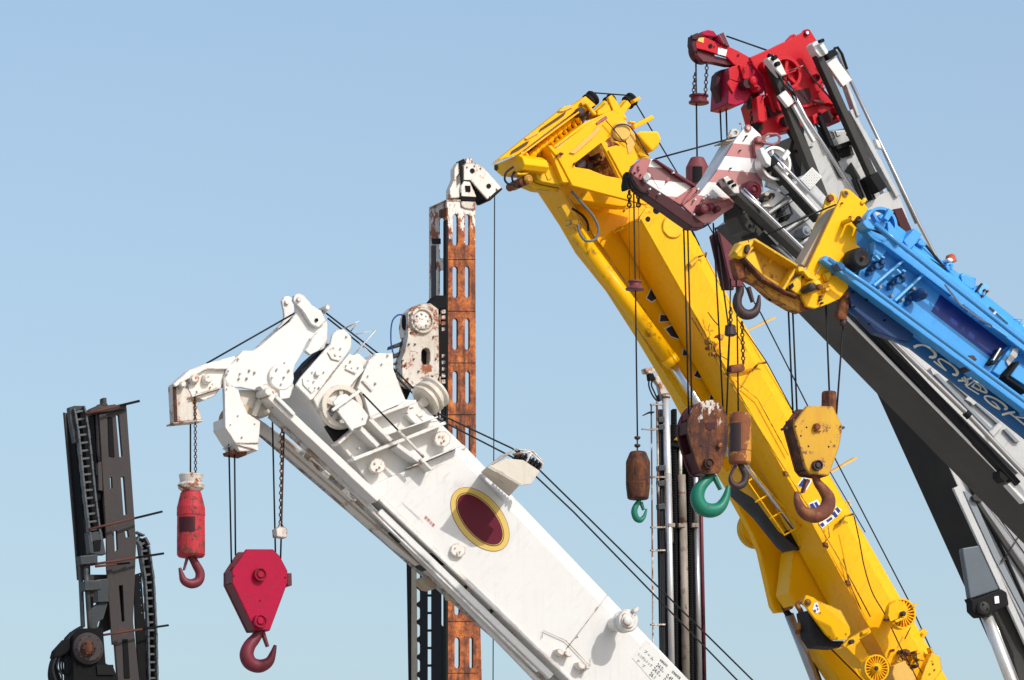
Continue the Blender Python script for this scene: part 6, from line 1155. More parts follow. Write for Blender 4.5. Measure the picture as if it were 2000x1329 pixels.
# striped cheek, far cheek, lugs
m = MB(); ck = q('K', (1295, 110), (1312, 82), (1342, 72), (1375, 92), (1462, 172), (1502, 262), (1468, 420), (1482, 640), (1500, 760), (1400, 860), (1190, 880), (1185, 930), (1090, 990), (970, 1083), (880, 1105), (800, 1050), (650, 905), (830, 790), (1000, 570), (1200, 235))
m.prism(S_, ck, -.02, .02); m.build("striped_cheek", "stripes", scn, .006)
m = MB(); off = -S_.n * .33; fa = [S_.p(*p, .02) for p in q('K', (1200, 238), (1004, 575), (838, 785), (655, 905))]
for a, b in zip(fa, fa[1:]): m.poly([a, b, b + off, a + off], Vector((.02, 0, -.01)))
m.build("front_web", "white_paint", scn)
m = MB(); m.prism(S_, ck, .35, .39); m.build("far_cheek", "white_paint", scn, .006)
m = MB(); m.prism(S_, q('K', (1125, 205), (1165, 122), (1210, 112), (1252, 150), (1235, 200)), .32, .36, holes=[[(x, y) for x, y in ell(q1('K', 1205, 158), 3.6, 3.9, 0, 12)]]); m.build("lug", "cream_paint", scn, .005)
m = MB(); m.disc(S_, q1('K', 1340, 108), [(-.04, 3.4), (-.04, 6.6), (-.02, 7)]); m.build("lug_boss", "rose_paint", scn, .003); m = MB(); m.cyl(S_, q1('K', 1340, 108), 3.3, -.045, -.03); m.build("lug_hole", "grey_paint", scn)
m = MB(); m.bar(S_, q1('K', 1110, 240), q1('K', 1225, 225), 2.4, .1, .36); m.tube(S_, [(*p, .2) for p in q('K', (1268, 60), (1270, 130))], 1.2); m.prism(S_, q('K', (1258, 50), (1280, 50), (1276, 65), (1262, 65)), .18, .22); m.build("keeper_pin", "tan_grime", scn)
m = MB(); m.bolts(S_, q('K', (1325, 190), (1160, 525), (1260, 340)), 1.7, -.02, .03); m.bar(S_, q1('K', 1285, 245), q1('K', 1320, 195), 1.6, -.03, -.02); m.build("bolt", "grey_dark", scn)
m = MB(); m.prism(S_, q('K', (1400, 230), (1440, 200), (1500, 240), (1510, 290), (1460, 330), (1420, 420), (1405, 330)), -.08, -.02); m.disc(S_, q1('K', 1455, 225), [(-.12, 5), (-.11, 7), (-.05, 7)]); m.build("side_hinge", "rose_paint", scn, .008)
m = MB(); m.disc(S_, q1('K', 1400, 745), [(-.2, 3), (-.18, 8), (-.2, 9), (-.18, 14), (-.19, 15), (-.17, 19), (-.12, 19.5), (-.02, 17)], 34); m.build("guide_wheel", "maroon_paint", scn, .003)
m = MB(); m.prism(S_, q('K', (790, 960), (860, 890), (1040, 870), (1180, 820), (1200, 880), (1060, 940), (990, 985), (850, 1000)), -.05, -.02); m.build("rose_bracket", "rose_paint", scn, .01)
m = MB(); m.disc(S_, q1('K', 890, 945), [(-.16, 4), (-.15, 9), (-.04, 10)]); m.disc(S_, q1('K', 960, 920), [(-.13, 3), (-.12, 7), (-.04, 8)]); m.disc(S_, q1('K', 1030, 945), [(-.12, 3), (-.11, 6), (-.04, 7)]); m.prism(S_, q('K', (830, 900), (870, 880), (880, 990), (850, 1010)), -.1, -.02); m.build("winch_part", "maroon_paint", scn, .004)
m = MB(); m.bolts(S_, q('K', (900, 820), (925, 800), (960, 830), (1000, 830), (880, 840), (820, 740), (780, 1005), (790, 850)), 2.2, -.02, .05); m.build("bolt", "plate_grey", scn)
m = MB(); m.bar(S_, q1('K', 650, 905), q1('K', 840, 755), 4, -.04, .1); m.build("cheek_flange", "rose_paint", scn, .005)
# nose (folded auxiliary jib)
m = MB(); m.prism(S_, q('K', (122, 560), (150, 490), (240, 425), (355, 432), (470, 520), (640, 640), (780, 705), (690, 770), (560, 862), (400, 760), (230, 650), (135, 610)), -.0, .04); m.build("nose_plate", "nose_stripes", scn, .006)
m = MB(); m.prism(S_, q('K', (355, 430), (380, 428), (800, 700), (790, 722), (560, 580)), -.05, .12); m.build("nose_flange", "maroon_paint", scn, .006)
m = MB(); m.prism(S_, q('K', (122, 575), (160, 605), (560, 862), (660, 940), (790, 1040), (880, 1105), (870, 1150), (760, 1142), (640, 1060), (500, 960), (260, 790), (200, 740), (135, 640)), -.06, .10); m.build("nose_flange", "maroon_dark", scn, .008)
m = MB(); m.prism(S_, q('K', (790, 1050), (880, 1110), (970, 1088), (880, 1145), (760, 1142), (690, 1080)), -.05, .12); m.build("nose_heel", "black_paint", scn, .008)
m = MB(); m.prism(S_, q('K', (560, 862), (690, 770), (790, 715), (830, 740), (720, 850), (660, 905), (620, 900)), -.05, .1); m.bar(S_, q1('K', 655, 890), q1('K', 760, 740), 2, -.08, -.05); m.build("nose_web", "rose_paint", scn, .008)
m = MB(); m.sweep([S_.p(*q1('K', 300, 605), .0), S_.p(*q1('K', 278, 618), -.12)], 6.3 * S_.S, 16); m.build("nose_sleeve", "white_paint", scn)
m = MB(); m.prism(S_, ell(q1('K', 497, 652), 6.6, 2.9, D2R(-52), 18), -.006, .0); m.build("nose_patch", "rose_paint", scn)
m = MB(); m.prism(S_, q('K', (290, 540), (330, 440), (360, 440), (545, 600), (440, 735), (410, 740)), -.004, .0); m.build("nose_light_panel", "nose_stripes", scn)
m = MB(); m.prism(S_, q('K', (120, 570), (150, 490), (240, 425), (330, 432), (290, 540), (300, 640), (230, 655), (150, 615)), -.02, .06); m.bolts(S_, q('K', (205, 510), (170, 570), (230, 590), (210, 540)), 2, -.02, .03); m.build("nose_tip", "rose_paint", scn, .012)
m = MB(); m.prism(S_, q('K', (75, 690), (95, 560), (118, 580), (122, 740), (80, 745)), -.05, .08); m.build("limit_switch", "black_paint", scn, .008)
m = MB(); m.tube(S_, [(*p, -.08) for p in q('K', (115, 600), (130, 670), (180, 740), (240, 780), (300, 785))], 2.6, 8, curve=True); m.build("rope_guard", "black_paint", scn)
m = MB(); m.sweep([S_.p(*q1('K', 75 + 24 * math.cos(a * .5), 595 + 24 * math.sin(a * .5)), -.03) for a in range(1, 12)], .007, 6); m.build("switch_wire", "black_paint", scn)
m = MB(); m.bolts(S_, q('K', (320, 740), (420, 790), (565, 570)), 1.8, -.08, .03); m.build("bolt", "plate_grey", scn)
# ropes, ring weight and loads of this crane
rope("thin dark rope strung between the striped nose and the striped cheek's lug", S_, [[(*p, .15) for p in q('K', (370, 430), (1225, 200))]], 1.7)
rope("single black rope from the striped nose to the small brown ball with a green hook", S_, [[(1237.5, 368, .1), (1241, 560, .1), (1245, 855, .1)]], 1.6)
rope("four black rope falls carrying the rusty brown block with the green hook", S_, [[(1335, 436, .2), (1340, 600, .2), (1345, 810, .2)], [(1343, 440, .1), (1347, 600, .1), (1351, 796, .12)], [(1393, 436, .2), (1402, 600, .2), (1412, 798, .2)], [(1397, 445, .1), (1425, 655, .1), (1419, 812, .12)]], 1.7)
rope("thin diagonal rope behind the striped nose running down along the yellow boom's top", S_, [[(*p, .4) for p in q('K', (745, 1150), (830, 1329))]], 1.4)
for x0_, x1_, lb in ((1229, 1229.5, "left"), (1247, 1248.5, "right")):
    m = MB(); m.tube(S_, [(x0_, 372, .1), (x1_, 546, .1)], .55, 5); m.chain(S_.p(x0_, 372, .1), S_.p(x0_, 405, .1), .055, .008); tag(m.build("chain", "hook_dark"), lb + " of the two hangers holding the maroon ring weight over the yellow boom", "chain", "limit switch chains")
m = MB(); k = S_.S; c = S_.p(1240, 557, .1); m.lathe(c, (0, 0, -1), [(-9 * k, 10 * k), (-8 * k, 13.5 * k), (-5 * k, 13.5 * k), (-4 * k, 11 * k), (2 * k, 11 * k), (5 * k, 16 * k), (7.5 * k, 19 * k), (10 * k, 18 * k), (11 * k, 12 * k)], 32); tag(m.build("ring_weight", "maroon_rose", None, .003), "maroon ring weight on the rope in front of the yellow boom", "weight", "limit switch weights")
ball("hook_ball", "small brown hook ball with a green hook beside the ladder mast", S_, 175, [(690, 38), (694, 56), (702, 62), (765, 88), (775, 90), (938, 90), (944, 87), (952, 89), (1035, 79), (1045, 70)], 'Q', "rust_ball",
     [(190, 1045), (172, 1075), (152, 1110), (148, 1150), (165, 1190), (195, 1200), (222, 1170), (238, 1118)], [15, 19, 22, 24, 24, 20, 14, 7], "green_paint", ((203, 1065), (224, 1125)), t=.1)
m = MB(); k = S_.S / 3.797
for y in (592, 650): c = S_.p(*q1('Q', 170, y), .1); m.lathe(c, (0, 0, -1), [(-14 * k, 8 * k), (-10 * k, 22 * k), (0, 24 * k), (10 * k, 16 * k), (14 * k, 6 * k), (45 * k, 6 * k)], 18)
tag(m.build("swivel", "hook_dark"), "dark beaded swivel on the rope just above the small brown ball", "swivel")
block("hook_block", "rusty brown oval hook block with a big green hook in front of the yellow boom", S_, 'Q', [(640, 322), (720, 310), (790, 335), (838, 430), (845, 560), (830, 700), (790, 830), (745, 855), (640, 842), (580, 690), (545, 560), (545, 470), (590, 370)], .04, ("rust_block", "maroon_dark"),
      ((707, 780, 40, "rust_block"),), [(738, 868), (685, 905), (632, 965), (615, 1040), (648, 1108), (715, 1130), (780, 1108), (826, 1035), (846, 945)], [30, 38, 48, 54, 57, 54, 45, 32, 14], "green_paint", ((748, 870), (797, 972)),
      gap=.16, t=.08, holes=((560, 545), (785, 370), (640, 650)), strap=(((582, 700), (640, 840)), ((545, 470), (545, 560)), ((640, 842), (745, 855))), sheave=(700, 470, 120), extra=None, rnd_=True)
m = MB(); m.prism(S_, q('Q', (672, 478), (745, 475), (748, 520), (725, 525), (720, 535), (695, 530), (680, 520)), .074, .085); m.build("block_slot", "maroon_dark", bpy.data.objects["hook_block.002"]) if "hook_block.002" in bpy.data.objects else None
m = MB(); m.disc(S_, q1('Q', 785, 643), [(.04, 1.5), (.04, 5), (.08, 5)], 5); m.build("star_bolt", "yellow_rust", bpy.data.objects["hook_block.002"])
# ================================================================ blue crane with a yellow head, nearest
B_ = Fr(1700, 550, 52)
bc = thing("mobile_crane", "bright blue telescopic crane with a yellow head and cream lettering under its boom", "crane", B_.p(3300, 2000, .4), "mobile cranes")
BWB = .42
def blo(x): return 548 + (x - 1665) * .743
def bhi(x): return 432 + (x - 1720) * .79
def bs_(x, e=0):
    return [B_.p(x - 40, blo(x - 40)), B_.p(x, bhi(x)), B_.p(x + 12, bhi(x) - 9, .12), B_.p(x + 12, bhi(x) - 9, .12) - B_.n * (BWB - .24), B_.p(x, bhi(x)) - B_.n * BWB, B_.p(x - 40, blo(x - 40)) - B_.n * BWB]
m = MB(); m.loft([bs_(1712), bs_(1900), bs_(2100), bs_(3300)]); bb = m.build("boom", "blue_boom", bc, .012)
# dark blue belly with lettering: a strip below the near lower edge, turned down
LB = [(150, 645), (215, 690), (300, 770), (470, 850), (700, 1020), (880, 1170), (1063, 1310)]
m = MB(); a1 = q('P', (135, 520), (1063, 1190)); a2 = q('P', (150, 650), (480, 850), (1063, 1310))
P0, P1 = B_.p(*a1[0], .04), B_.p(*a1[1], .04)
belly = B_.turned(*q1('P', 600, 880), 0, .05)
m.prism(belly, [a1[0], a1[1], (2400, 1080), (2400, 1170), a2[2], a2[1], q1('P', 300, 770), a2[0]], .0, .06); bl = m.build("boom_belly", "blue_deep", bc, .01)
def stroke(f, z, pts, r, t, mat, parent):
    P = catmull([Vector((x, y, 0)) for x, y in pts], 5); L, Rr = [], []
    rr = r if hasattr(r, '__len__') else [r, r]
    for i, p in enumerate(P):
        d = (P[min(i + 1, len(P) - 1)] - P[max(i - 1, 0)]).normalized(); u = i / (len(P) - 1) * (len(rr) - 1); k = min(int(u), len(rr) - 2); w_ = rr[k] + (rr[k + 1] - rr[k]) * (u - k)
        n_ = Vector((-d.y, d.x, 0)) * w_ * 1.02; L.append((p + n_).to_2d()); Rr.append((p - n_).to_2d())
    mb = MB(); bm = mb.bm
    A = [bm.verts.new(f.p(*q1(z, *p), t)) for p in L]; C = [bm.verts.new(f.p(*q1(z, *p), t)) for p in Rr]
    A2 = [bm.verts.new(v.co - f.n * .003) for v in A]; C2 = [bm.verts.new(v.co - f.n * .003) for v in C]
    for i in range(len(A) - 1):
        bm.faces.new((A[i], A[i + 1], C[i + 1], C[i])); bm.faces.new((A2[i], C2[i], C2[i + 1], A2[i + 1])); bm.faces.new((A[i], A2[i], A2[i + 1], A[i + 1])); bm.faces.new((C[i], C[i + 1], C2[i + 1], C2[i]))
    return mb.build("lettering", mat, parent)
LT = -.006
for pts, r in ((((150, 232), (200, 212), (265, 210), (330, 240), (390, 290), (405, 335), (370, 352), (330, 345)), (18, 14, 8, 10, 14, 18, 18, 10)),
               (((385, 398), (440, 440), (535, 512), (490, 460), (440, 390), (470, 372), (540, 410), (620, 465), (665, 525), (650, 560), (605, 548)), (8, 8, 5, 6, 10, 9, 9, 11, 18, 16, 9)),
               (((672, 625), (740, 625), (830, 598)), (11, 13, 11)), (((740, 580), (785, 640), (755, 680)), (9, 10, 9)), (((715, 592), (765, 650)), (7, 7)), (((770, 690), (850, 640), (860, 620)), (9, 8, 8)), (((765, 690), (815, 725), (920, 790)), (6, 6, 6)),
               (((855, 625), (960, 690), (1010, 760), (970, 760), (830, 690)), (8, 9, 13, 9, 8)), (((850, 690), (880, 660), (940, 710), (915, 740), (860, 705)), (8, 7, 7, 7, 7)),
               (((1165, 965), (1080, 920), (1000, 850), (990, 815), (1040, 812), (1130, 850), (1215, 910), (1245, 955), (1215, 965)), (12, 9, 9, 11, 10, 10, 12, 17, 10)), (((1170, 965), (1120, 905), (1070, 870)), (9, 6, 5)),
               (((1190, 1030), (1270, 1010), (1345, 998)), (13, 14, 13)), (((1280, 1010), (1360, 1070), (1470, 1160)), (8, 8, 11)), (((1330, 1050), (1460, 1070), (1500, 1075)), (7, 9, 9))):
    stroke(belly, 'Z1', pts, r, LT, "cream_ink", bl)
# part under the head with the rail's shade painted in; bright edge strips
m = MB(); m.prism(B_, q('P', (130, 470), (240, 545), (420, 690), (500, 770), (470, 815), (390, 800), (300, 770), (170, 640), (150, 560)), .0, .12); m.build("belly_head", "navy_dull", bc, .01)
m = MB(); m.bolts(B_, q('P', (185, 635), (265, 725), (345, 705), (180, 560), (250, 600)), 1.8, .0, .03); m.build("bolt", "black_paint", bc)
for a, b in (((395, 195), (610, 350)), ((1010, 650), (1450, 960)), ((640, 370), (770, 460))): mb = MB(); mb.bar(B_, q1('Z1', *a), q1('Z1', *b), 4, .0, .04); mb.build("bright_strip", "blue_paint", bc, .004)
def brail(a, b, w_, t, name, mat, wt=.1): mb = MB(); mb.bar(B_, a, b, w_, t, t + wt); return mb.build(name, mat, bc, .006)
brail((1610, 503), (2010, 800), 12, -.12, "side_rail", "blue_paint", .12); brail((2010, 800), (2600, 1238), 12, -.12, "side_rail", "blue_paint", .12)
m = MB(); m.tube(B_, [(*p, -.2) for p in ((1618, 506), (1693, 556), (2010, 790), (2500, 1155))], 4.6, 12); m.build("rail_tube", "blue_gloss", bc)
brail((1686, 438), (2010, 685), 14, -.12, "side_rail", "blue_paint", .12); brail((2010, 685), (2600, 1130), 14, -.12, "side_rail", "blue_paint", .12)
m = MB(); m.tube(B_, [(*p, -.22) for p in (q1('Z2', 430, 300), q1('Z2', 720, 530), (2010, 676), (2500, 1045))], 5, 12); m.tube(B_, [(*p, -.2) for p in q('Z2', (420, 330), (700, 560))], 3, 10); m.build("rail_tube", "blue_gloss", bc)
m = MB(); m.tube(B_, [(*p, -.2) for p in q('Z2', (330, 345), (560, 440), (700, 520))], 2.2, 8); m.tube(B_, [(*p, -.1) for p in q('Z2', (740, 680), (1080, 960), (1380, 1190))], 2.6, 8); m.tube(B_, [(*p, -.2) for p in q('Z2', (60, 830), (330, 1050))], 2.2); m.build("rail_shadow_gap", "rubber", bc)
m = MB(); m.tube(B_, [(*p, -.16) for p in q('Z3', (250, 420), (420, 640), (640, 800), (760, 870))], 2, 8); m.build("chrome_rod", "steel", bc)
m = MB(); m.prism(B_, q('Z2', (285, 290), (310, 250), (370, 260), (440, 340), (420, 380), (340, 360)), -.25, -.12); m.build("rail_head", "blue_paint", bc, .008); m = MB(); m.prism(B_, q('Z2', (-40, 790), (0, 760), (60, 800), (80, 860), (20, 880)), -.25, -.12); m.build("rail_head", "blue_deep", bc, .008)
m = MB(); m.prism(B_, q('Z2', (210, 230), (245, 215), (300, 260), (290, 320), (260, 290)), -.18, -.06); m.sweep([B_.p(*q1('Z2', 235 + 22 * math.cos(a * .7), 240 + 22 * math.sin(a * .7)), -.2) for a in range(10)], .012, 7); m.build("hitch_eye", "hook_dark", bc, .006)
# flank: sheave, ribs, latches, navy panel
m = MB(); m.wheel(B_, q1('Z2', 518, 310), 35.5, -.12, -.01, 5, .17, .26, .17, .9); m.build("hose_sheave", "blue_paint", bc, .004)
m = MB(); m.prism(B_, q('Z2', (550, 230), (610, 105), (675, 150), (600, 270)), -.2, -.15); m.prism(B_, q('Z2', (590, 280), (620, 270), (770, 480), (790, 520), (720, 560), (600, 400)), -.16, -.1); m.build("sheave_guard", "blue_paint", bc, .006)
m = MB(); m.prism(B_, q('Z2', (425, 455), (600, 590), (560, 680), (440, 760), (400, 760), (410, 600)), -.06, .02); m.bar(B_, q1('Z2', 445, 450), q1('Z2', 425, 680), 4, -.09, .02); m.build("flank_plate", "blue_paint", bc, .006)
for a, b in (((430, 1060), (790, 755)), ((690, 1250), (1030, 935))): brail(q1('Z2', *a), q1('Z2', *b), 5, -.09, "cross_rib", "blue_light", .1); brail(q1('Z2', a[0] - 5, a[1] - 22), q1('Z2', b[0] - 5, b[1] - 22), 1.2, -.02, "rib_seam", "navy_paint", .02)
for c in ((480, 820), (740, 990), (960, 1190)):
    for i, (dx, dy, r) in enumerate(((60, -50, 40), (0, 0, 44), (-60, 30, 36), (-100, 90, 34), (50, 10, 30))):
        if c[0] == 960 and i in (0, 4): continue
        x, y = c[0] + dx, c[1] + dy; m = MB(); m.prism(B_, q('Z2', *[(x + r * math.cos(a) * rnd.uniform(.75, 1.2), y + r * math.sin(a) * rnd.uniform(.75, 1.2)) for a in [D2R(60 * h + 15) for h in range(6)]]), -.16 + .03 * i, .0); m.build("latch_part", "blue_deep" if i % 2 else "navy_dull", bc, .008)
    if c[0] < 900: m = MB(); m.bar(B_, q1('Z2', c[0] - 30, c[1] - 130), q1('Z2', c[0] + 20, c[1] - 80), 3.4, -.18, -.12); m.bar(B_, q1('Z2', c[0] + 40, c[1] - 120), q1('Z2', c[0] + 80, c[1] - 100), 3, -.18, -.1); m.build("latch_handle", "blue_light", bc, .004)
m = MB(); m.disc(B_, q1('Z2', 1065, 1150), [(-.26, 2), (-.25, 4), (-.22, 9), (-.2, 11.5), (-.08, 12)]); m.build("motor", "navy_dull", bc, .003)
m = MB(); m.bolts(B_, q('Z2', (510, 1080), (655, 1190), (785, 1240), (925, 1100), (940, 1150)), 3.4, -.02, .08); m.build("bolt", "grey_blue", bc)
m = MB(); m.prism(B_, q('Z3', (215, 510), (105, 712), (760, 1215), (905, 1105), (930, 1085), (640, 830), (320, 580)), -.004, -.001); m.build("navy_panel", "navy_paint", bb)
m = MB()
for a, b in (((320, 550), (440, 640)), ((520, 715), (570, 755)), ((590, 765), (635, 800)), ((700, 850), (750, 880)), ((760, 865), (930, 980))): mb = MB(); mb.bar(B_, q1('Z3', *a), q1('Z3', *b), 4.5 if b[0] < 700 else 2.5, -.14, -.1); mb.build("rail_mark", "blue_light", bc)
m = MB(); m.prism(B_, q('Z1', (1045, 420), (1170, 235), (1190, 250), (1220, 290), (1100, 440)), -.1, .0); m.build("end_stop", "rubber", bc, .01); brail(q1('Z1', 1090, 390), q1('Z1', 1180, 240), 4, -.13, "stop_strip", "chrome", .04)
m = MB(); m.prism(B_, q('Z1', (1080, 520), (1330, 180), (1400, 200), (1390, 300), (1250, 480), (1160, 570)), -.06, .0); m.build("collar_plate", "blue_paint", bc, .008)
m = MB(); m.prism(B_, q('Z1', (1240, 400), (1330, 240), (1385, 250), (1370, 340), (1270, 450)), -.08, -.06); m.build("worn_pad", "grey_paint", bc)
brail(q1('Z1', 1245, 585), q1('Z1', 1390, 400), 5, -.14, "recess_edge", "black_paint", .14); brail(q1('Z1', 1245, 585), q1('Z1', 1500, 760), 5, -.14, "recess_edge", "black_paint", .14)
m = MB(); m.prism(B_, q('Z1', (1290, 570), (1400, 420), (1520, 500), (1520, 720)), -.1, .0); m.build("side_box", "blue_paint", bc, .008)
for zx, zy in ((860, 370), (810, 490), (1050, 610)): m = MB(); m.prism(B_, q('Z1', (zx - 60, zy - 40), (zx, zy - 45), (zx + 40, zy + 10), (zx + 20, zy + 25), (zx - 50, zy + 10)), -.1, .0); m.build("rail_clip", "hook_dark", bc, .006)
# top of the boom: box, hoses, beacon, junction boxes
m = MB(); m.prism(B_, q('Z2', (790, 510), (930, 352), (1022, 430), (950, 540), (860, 625)), -.04, .2); m.prism(B_, q('Z2', (950, 540), (1020, 470), (1080, 560), (1050, 580), (980, 560)), .0, .15); m.build("top_box", "blue_paint", bc, .008)
m = MB(); m.prism(B_, q('Z2', (900, 620), (1000, 560), (1200, 740), (1300, 850), (1392, 940), (1340, 1010), (1120, 860)) + [q1('Z3', 600, 540), q1('Z3', 930, 830), q1('Z3', 880, 870), q1('Z3', 300, 420)], .08, .2); m.build("top_deck", "blue_light", bc, .006)
for i in range(4): m = MB(); m.tube(B_, [(*p, .02) for p in q('Z2', (920 + 12 * i, 620), (1000 + 10 * i, 650 + 8 * i), (1080 + 14 * i, 760), (1130 + 16 * i, 850))], 1.1, 6, curve=True); m.build("hose", "blue_paint", bc)
m = MB(); m.tube(B_, [(*p, .05) for p in q('Z2', (1000, 490), (1110, 620), (1300, 850))] + [(*p, .05) for p in q('Z3', (250, 255), (560, 530), (780, 720), (960, 880), (1010, 920))], 2.8, 8); m.tube(B_, [(*p, .02) for p in q('Z3', (90, 150), (170, 195), (260, 260))], 2, 8); m.build("black_hose", "rubber", bc)
m = MB(); m.tube(B_, [(*p, .1) for p in q('Z3', (420, 380), (700, 570), (990, 800))], 2.2, 8); m.tube(B_, [(*p, .08) for p in q('Z3', (1010, 930), (1090, 800), (990, 795), (950, 850))], 1.2, 6); m.build("top_pipe", "blue_paint", bc)
m = MB(); m.bar(B_, q1('Z3', 730, 670), q1('Z3', 800, 730), 6, -.0, .1); m.bar(B_, q1('Z3', 800, 740), q1('Z3', 930, 855), 6, -.0, .1); m.build("cable_tray", "grey_dark", bc); m = MB(); m.bar(B_, q1('Z3', 785, 720), q1('Z3', 805, 735), 7, -.02, .1); m.build("tray_clip", "plate_grey", bc)
for c in ((180, 270), (260, 330), (330, 360), (420, 450), (60, 120)): m = MB(); m.prism(B_, q('Z3', (c[0] - 25, c[1] - 15), (c[0] + 5, c[1] - 25), (c[0] + 28, c[1] + 10), (c[0] - 5, c[1] + 25)), .02, .1); m.build("deck_fitting", "blue_deep" if c[0] % 20 else "blue_paint", bc, .006)
m = MB(); m.disc(B_, q1('Z3', 312, 225), [(.0, 7), (.14, 8)]); m.prism(B_, q('Z3', (262, 235), (275, 190), (340, 180), (350, 215), (300, 280)), .0, .16); m.build("beacon_base", "blue_paint", bc, .008)
m = MB(); m.lathe(B_.p(*q1('Z3', 330, 185), .08), Vector((-.35, 0, .94)), [(0, .045), (.05, .045), (.07, .03)], 18); m.build("beacon_lens", "orange_lens", bc); m = MB(); m.prism(B_, q('Z3', (285, 135), (325, 128), (355, 155), (330, 180), (290, 170)), .02, .14); m.build("beacon_cap", "sticker_white", bc, .015)
m = MB(); m.sweep([B_.p(*p, .1) for p in q('Z3', (420, 330), (440, 315), (580, 375))] , 4 * B_.S, 12); m.prism(B_, q('Z3', (425, 320), (470, 312), (588, 375), (580, 460), (540, 470), (440, 400)), .04, .22); m.build("junction_box", "blue_paint", bc, .01)
m = MB(); m.prism(B_, q('Z3', (610, 480), (665, 405), (730, 440), (720, 510), (680, 560), (620, 520)), .04, .2); m.build("junction_box", "blue_light", bc, .01); m = MB(); m.bar(B_, q1('Z3', 600, 490), q1('Z3', 660, 410), 3, .02, .05); m.build("box_gap", "rubber", bc); 
for bp in ((690, 480), (670, 540), (722, 492)): m = MB(); m.bolts(B_, q('Z3', bp), 2.4, .04, .03); m.build("bolt", "yellow_rust", bc)
m = MB(); m.prism(B_, q('Z3', (1020, 930), (1060, 850), (1200, 880), (1200, 1000), (1100, 990)), .1, .3); m.build("cable_drum", "sticker_white", bc, .01)
# ---- yellow head
m = MB(); hc = q('O', (1195, 130), (1212, 62), (1245, 40), (1285, 55), (1390, 145), (1452, 222), (1400, 320), (1345, 440), (1345, 560), (1400, 600), (1290, 740), (1180, 760), (1110, 770), (1110, 840), (1255, 850), (1270, 960), (1190, 1062), (1080, 1112), (960, 1152), (880, 1132), (832, 1030), (842, 840), (885, 790), (1080, 370))
m.prism(B_, hc, -.02, .02); m.build("head_cheek", "yellow_paint", bc, .007)
m = MB(); m.disc(B_, q1('O', 1247, 85), [(-.04, 4.4), (-.04, 6.2), (-.02, 6.6)]); m.build("lug_boss", "yellow_worn", bc, .003); m = MB(); m.cyl(B_, q1('O', 1247, 85), 4.2, -.042, -.03); m.build("lug_hole", "hook_dark", bc)
m = MB(); m.prism(B_, q('O', (1040, 215), (1060, 150), (1080, 100), (1105, 85), (1140, 90), (1175, 130), (1150, 205), (1100, 260), (835, 745), (808, 745), (812, 715)), .3, .34); m.build("far_cheek", "yellow_worn", bc, .006); m = MB(); m.disc(B_, q1('O', 1108, 128), [(.26, 4), (.26, 6.5), (.3, 7)]); m.build("lug_boss", "yellow_rust", bc, .003)
m = MB(); m.prism(B_, q('O', (1090, 360), (1150, 210), (1110, 250), (830, 740), (880, 770)), .1, .28); m.build("cheek_web", "tan_grime", bc)
m = MB(); m.prism(B_, q('O', (1120, 770), (1110, 840), (1255, 850), (1290, 745), (1330, 660), (1400, 600), (1345, 560), (1240, 700)), .0, .3); m.build("head_underplate", "yellow_worn", bc, .006)
m = MB(); m.tube(B_, [(*p, -.02) for p in (q1('O', 1385, 185), q1('O', 1425, 140))], 4.4, 12); m.disc(B_, q1('O', 1310, 322), [(-.2, 2.5), (-.2, 4.4), (-.02, 4.8)]); m.build("anchor_pin", "yellow_worn", bc, .003)
for bp in ((1215, 175), (1290, 300)): m = MB(); m.bolts(B_, q('O', bp), 1.8, -.02, .03); m.build("bolt", "yellow_rust", bc)
m = MB(); m.disc(B_, q1('O', 1395, 682), [(-.24, 3), (-.23, 5), (-.24, 16), (-.22, 20.5), (-.18, 21.4), (-.06, 21.4), (-.04, 18)], 36); m.build("guide_wheel", "rubber", bc, .003); m = MB(); m.disc(B_, q1('O', 1412, 680), [(-.27, 1.5), (-.26, 3.2), (-.22, 3.4)], 12); m.build("wheel_nut", "rust_ball", bc)
m = MB(); m.tube(B_, [(*p, -.05) for p in q('O', (1060, 680), (1010, 760), (960, 840))], 1.1); m.build("release_wire", "tan_grime", bc)
# winch clutter on the head foot
m = MB(); m.disc(B_, q1('O', 985, 935), [(-.2, 4), (-.19, 9), (-.17, 12), (-.02, 13)]); m.prism(B_, q('O', (840, 800), (880, 790), (1010, 880), (960, 900), (900, 870)), -.1, -.02); m.prism(B_, q('O', (1040, 830), (1100, 800), (1110, 860), (1075, 910)), -.08, -.02); m.prism(B_, q('O', (1050, 960), (1095, 940), (1100, 990), (1060, 1000)), -.1, -.02); m.build("head_motor", "yellow_worn", bc, .006)
m = MB(); m.disc(B_, q1('O', 945, 950), [(-.24, 3), (-.23, 8), (-.06, 8)]); m.build("motor_shaft", "hook_dark", bc, .004); m = MB(); m.disc(B_, q1('O', 1010, 950), [(-.25, 3), (-.24, 6), (-.2, 6)]); m.build("motor_cap", "yellow_rust", bc, .003)
m = MB(); m.prism(B_, q('O', (700, 950), (740, 910), (800, 860), (838, 840), (832, 1030), (780, 1010)), -.04, .1); m.prism(B_, q('O', (800, 760), (850, 765), (880, 800), (840, 830), (800, 810)), -.06, .06); m.build("head_foot", "yellow_worn", bc, .01)
m = MB(); m.prism(B_, q('O', (720, 940), (755, 915), (765, 950), (735, 970)), -.06, -.03); m.build("foot_slot", "black_paint", bc)
m = MB(); m.bolts(B_, q('O', (850, 860), (870, 830), (1015, 1070), (1030, 1100), (1020, 1040)), 2.4, -.02, .04); m.build("bolt", "hook_dark", bc)
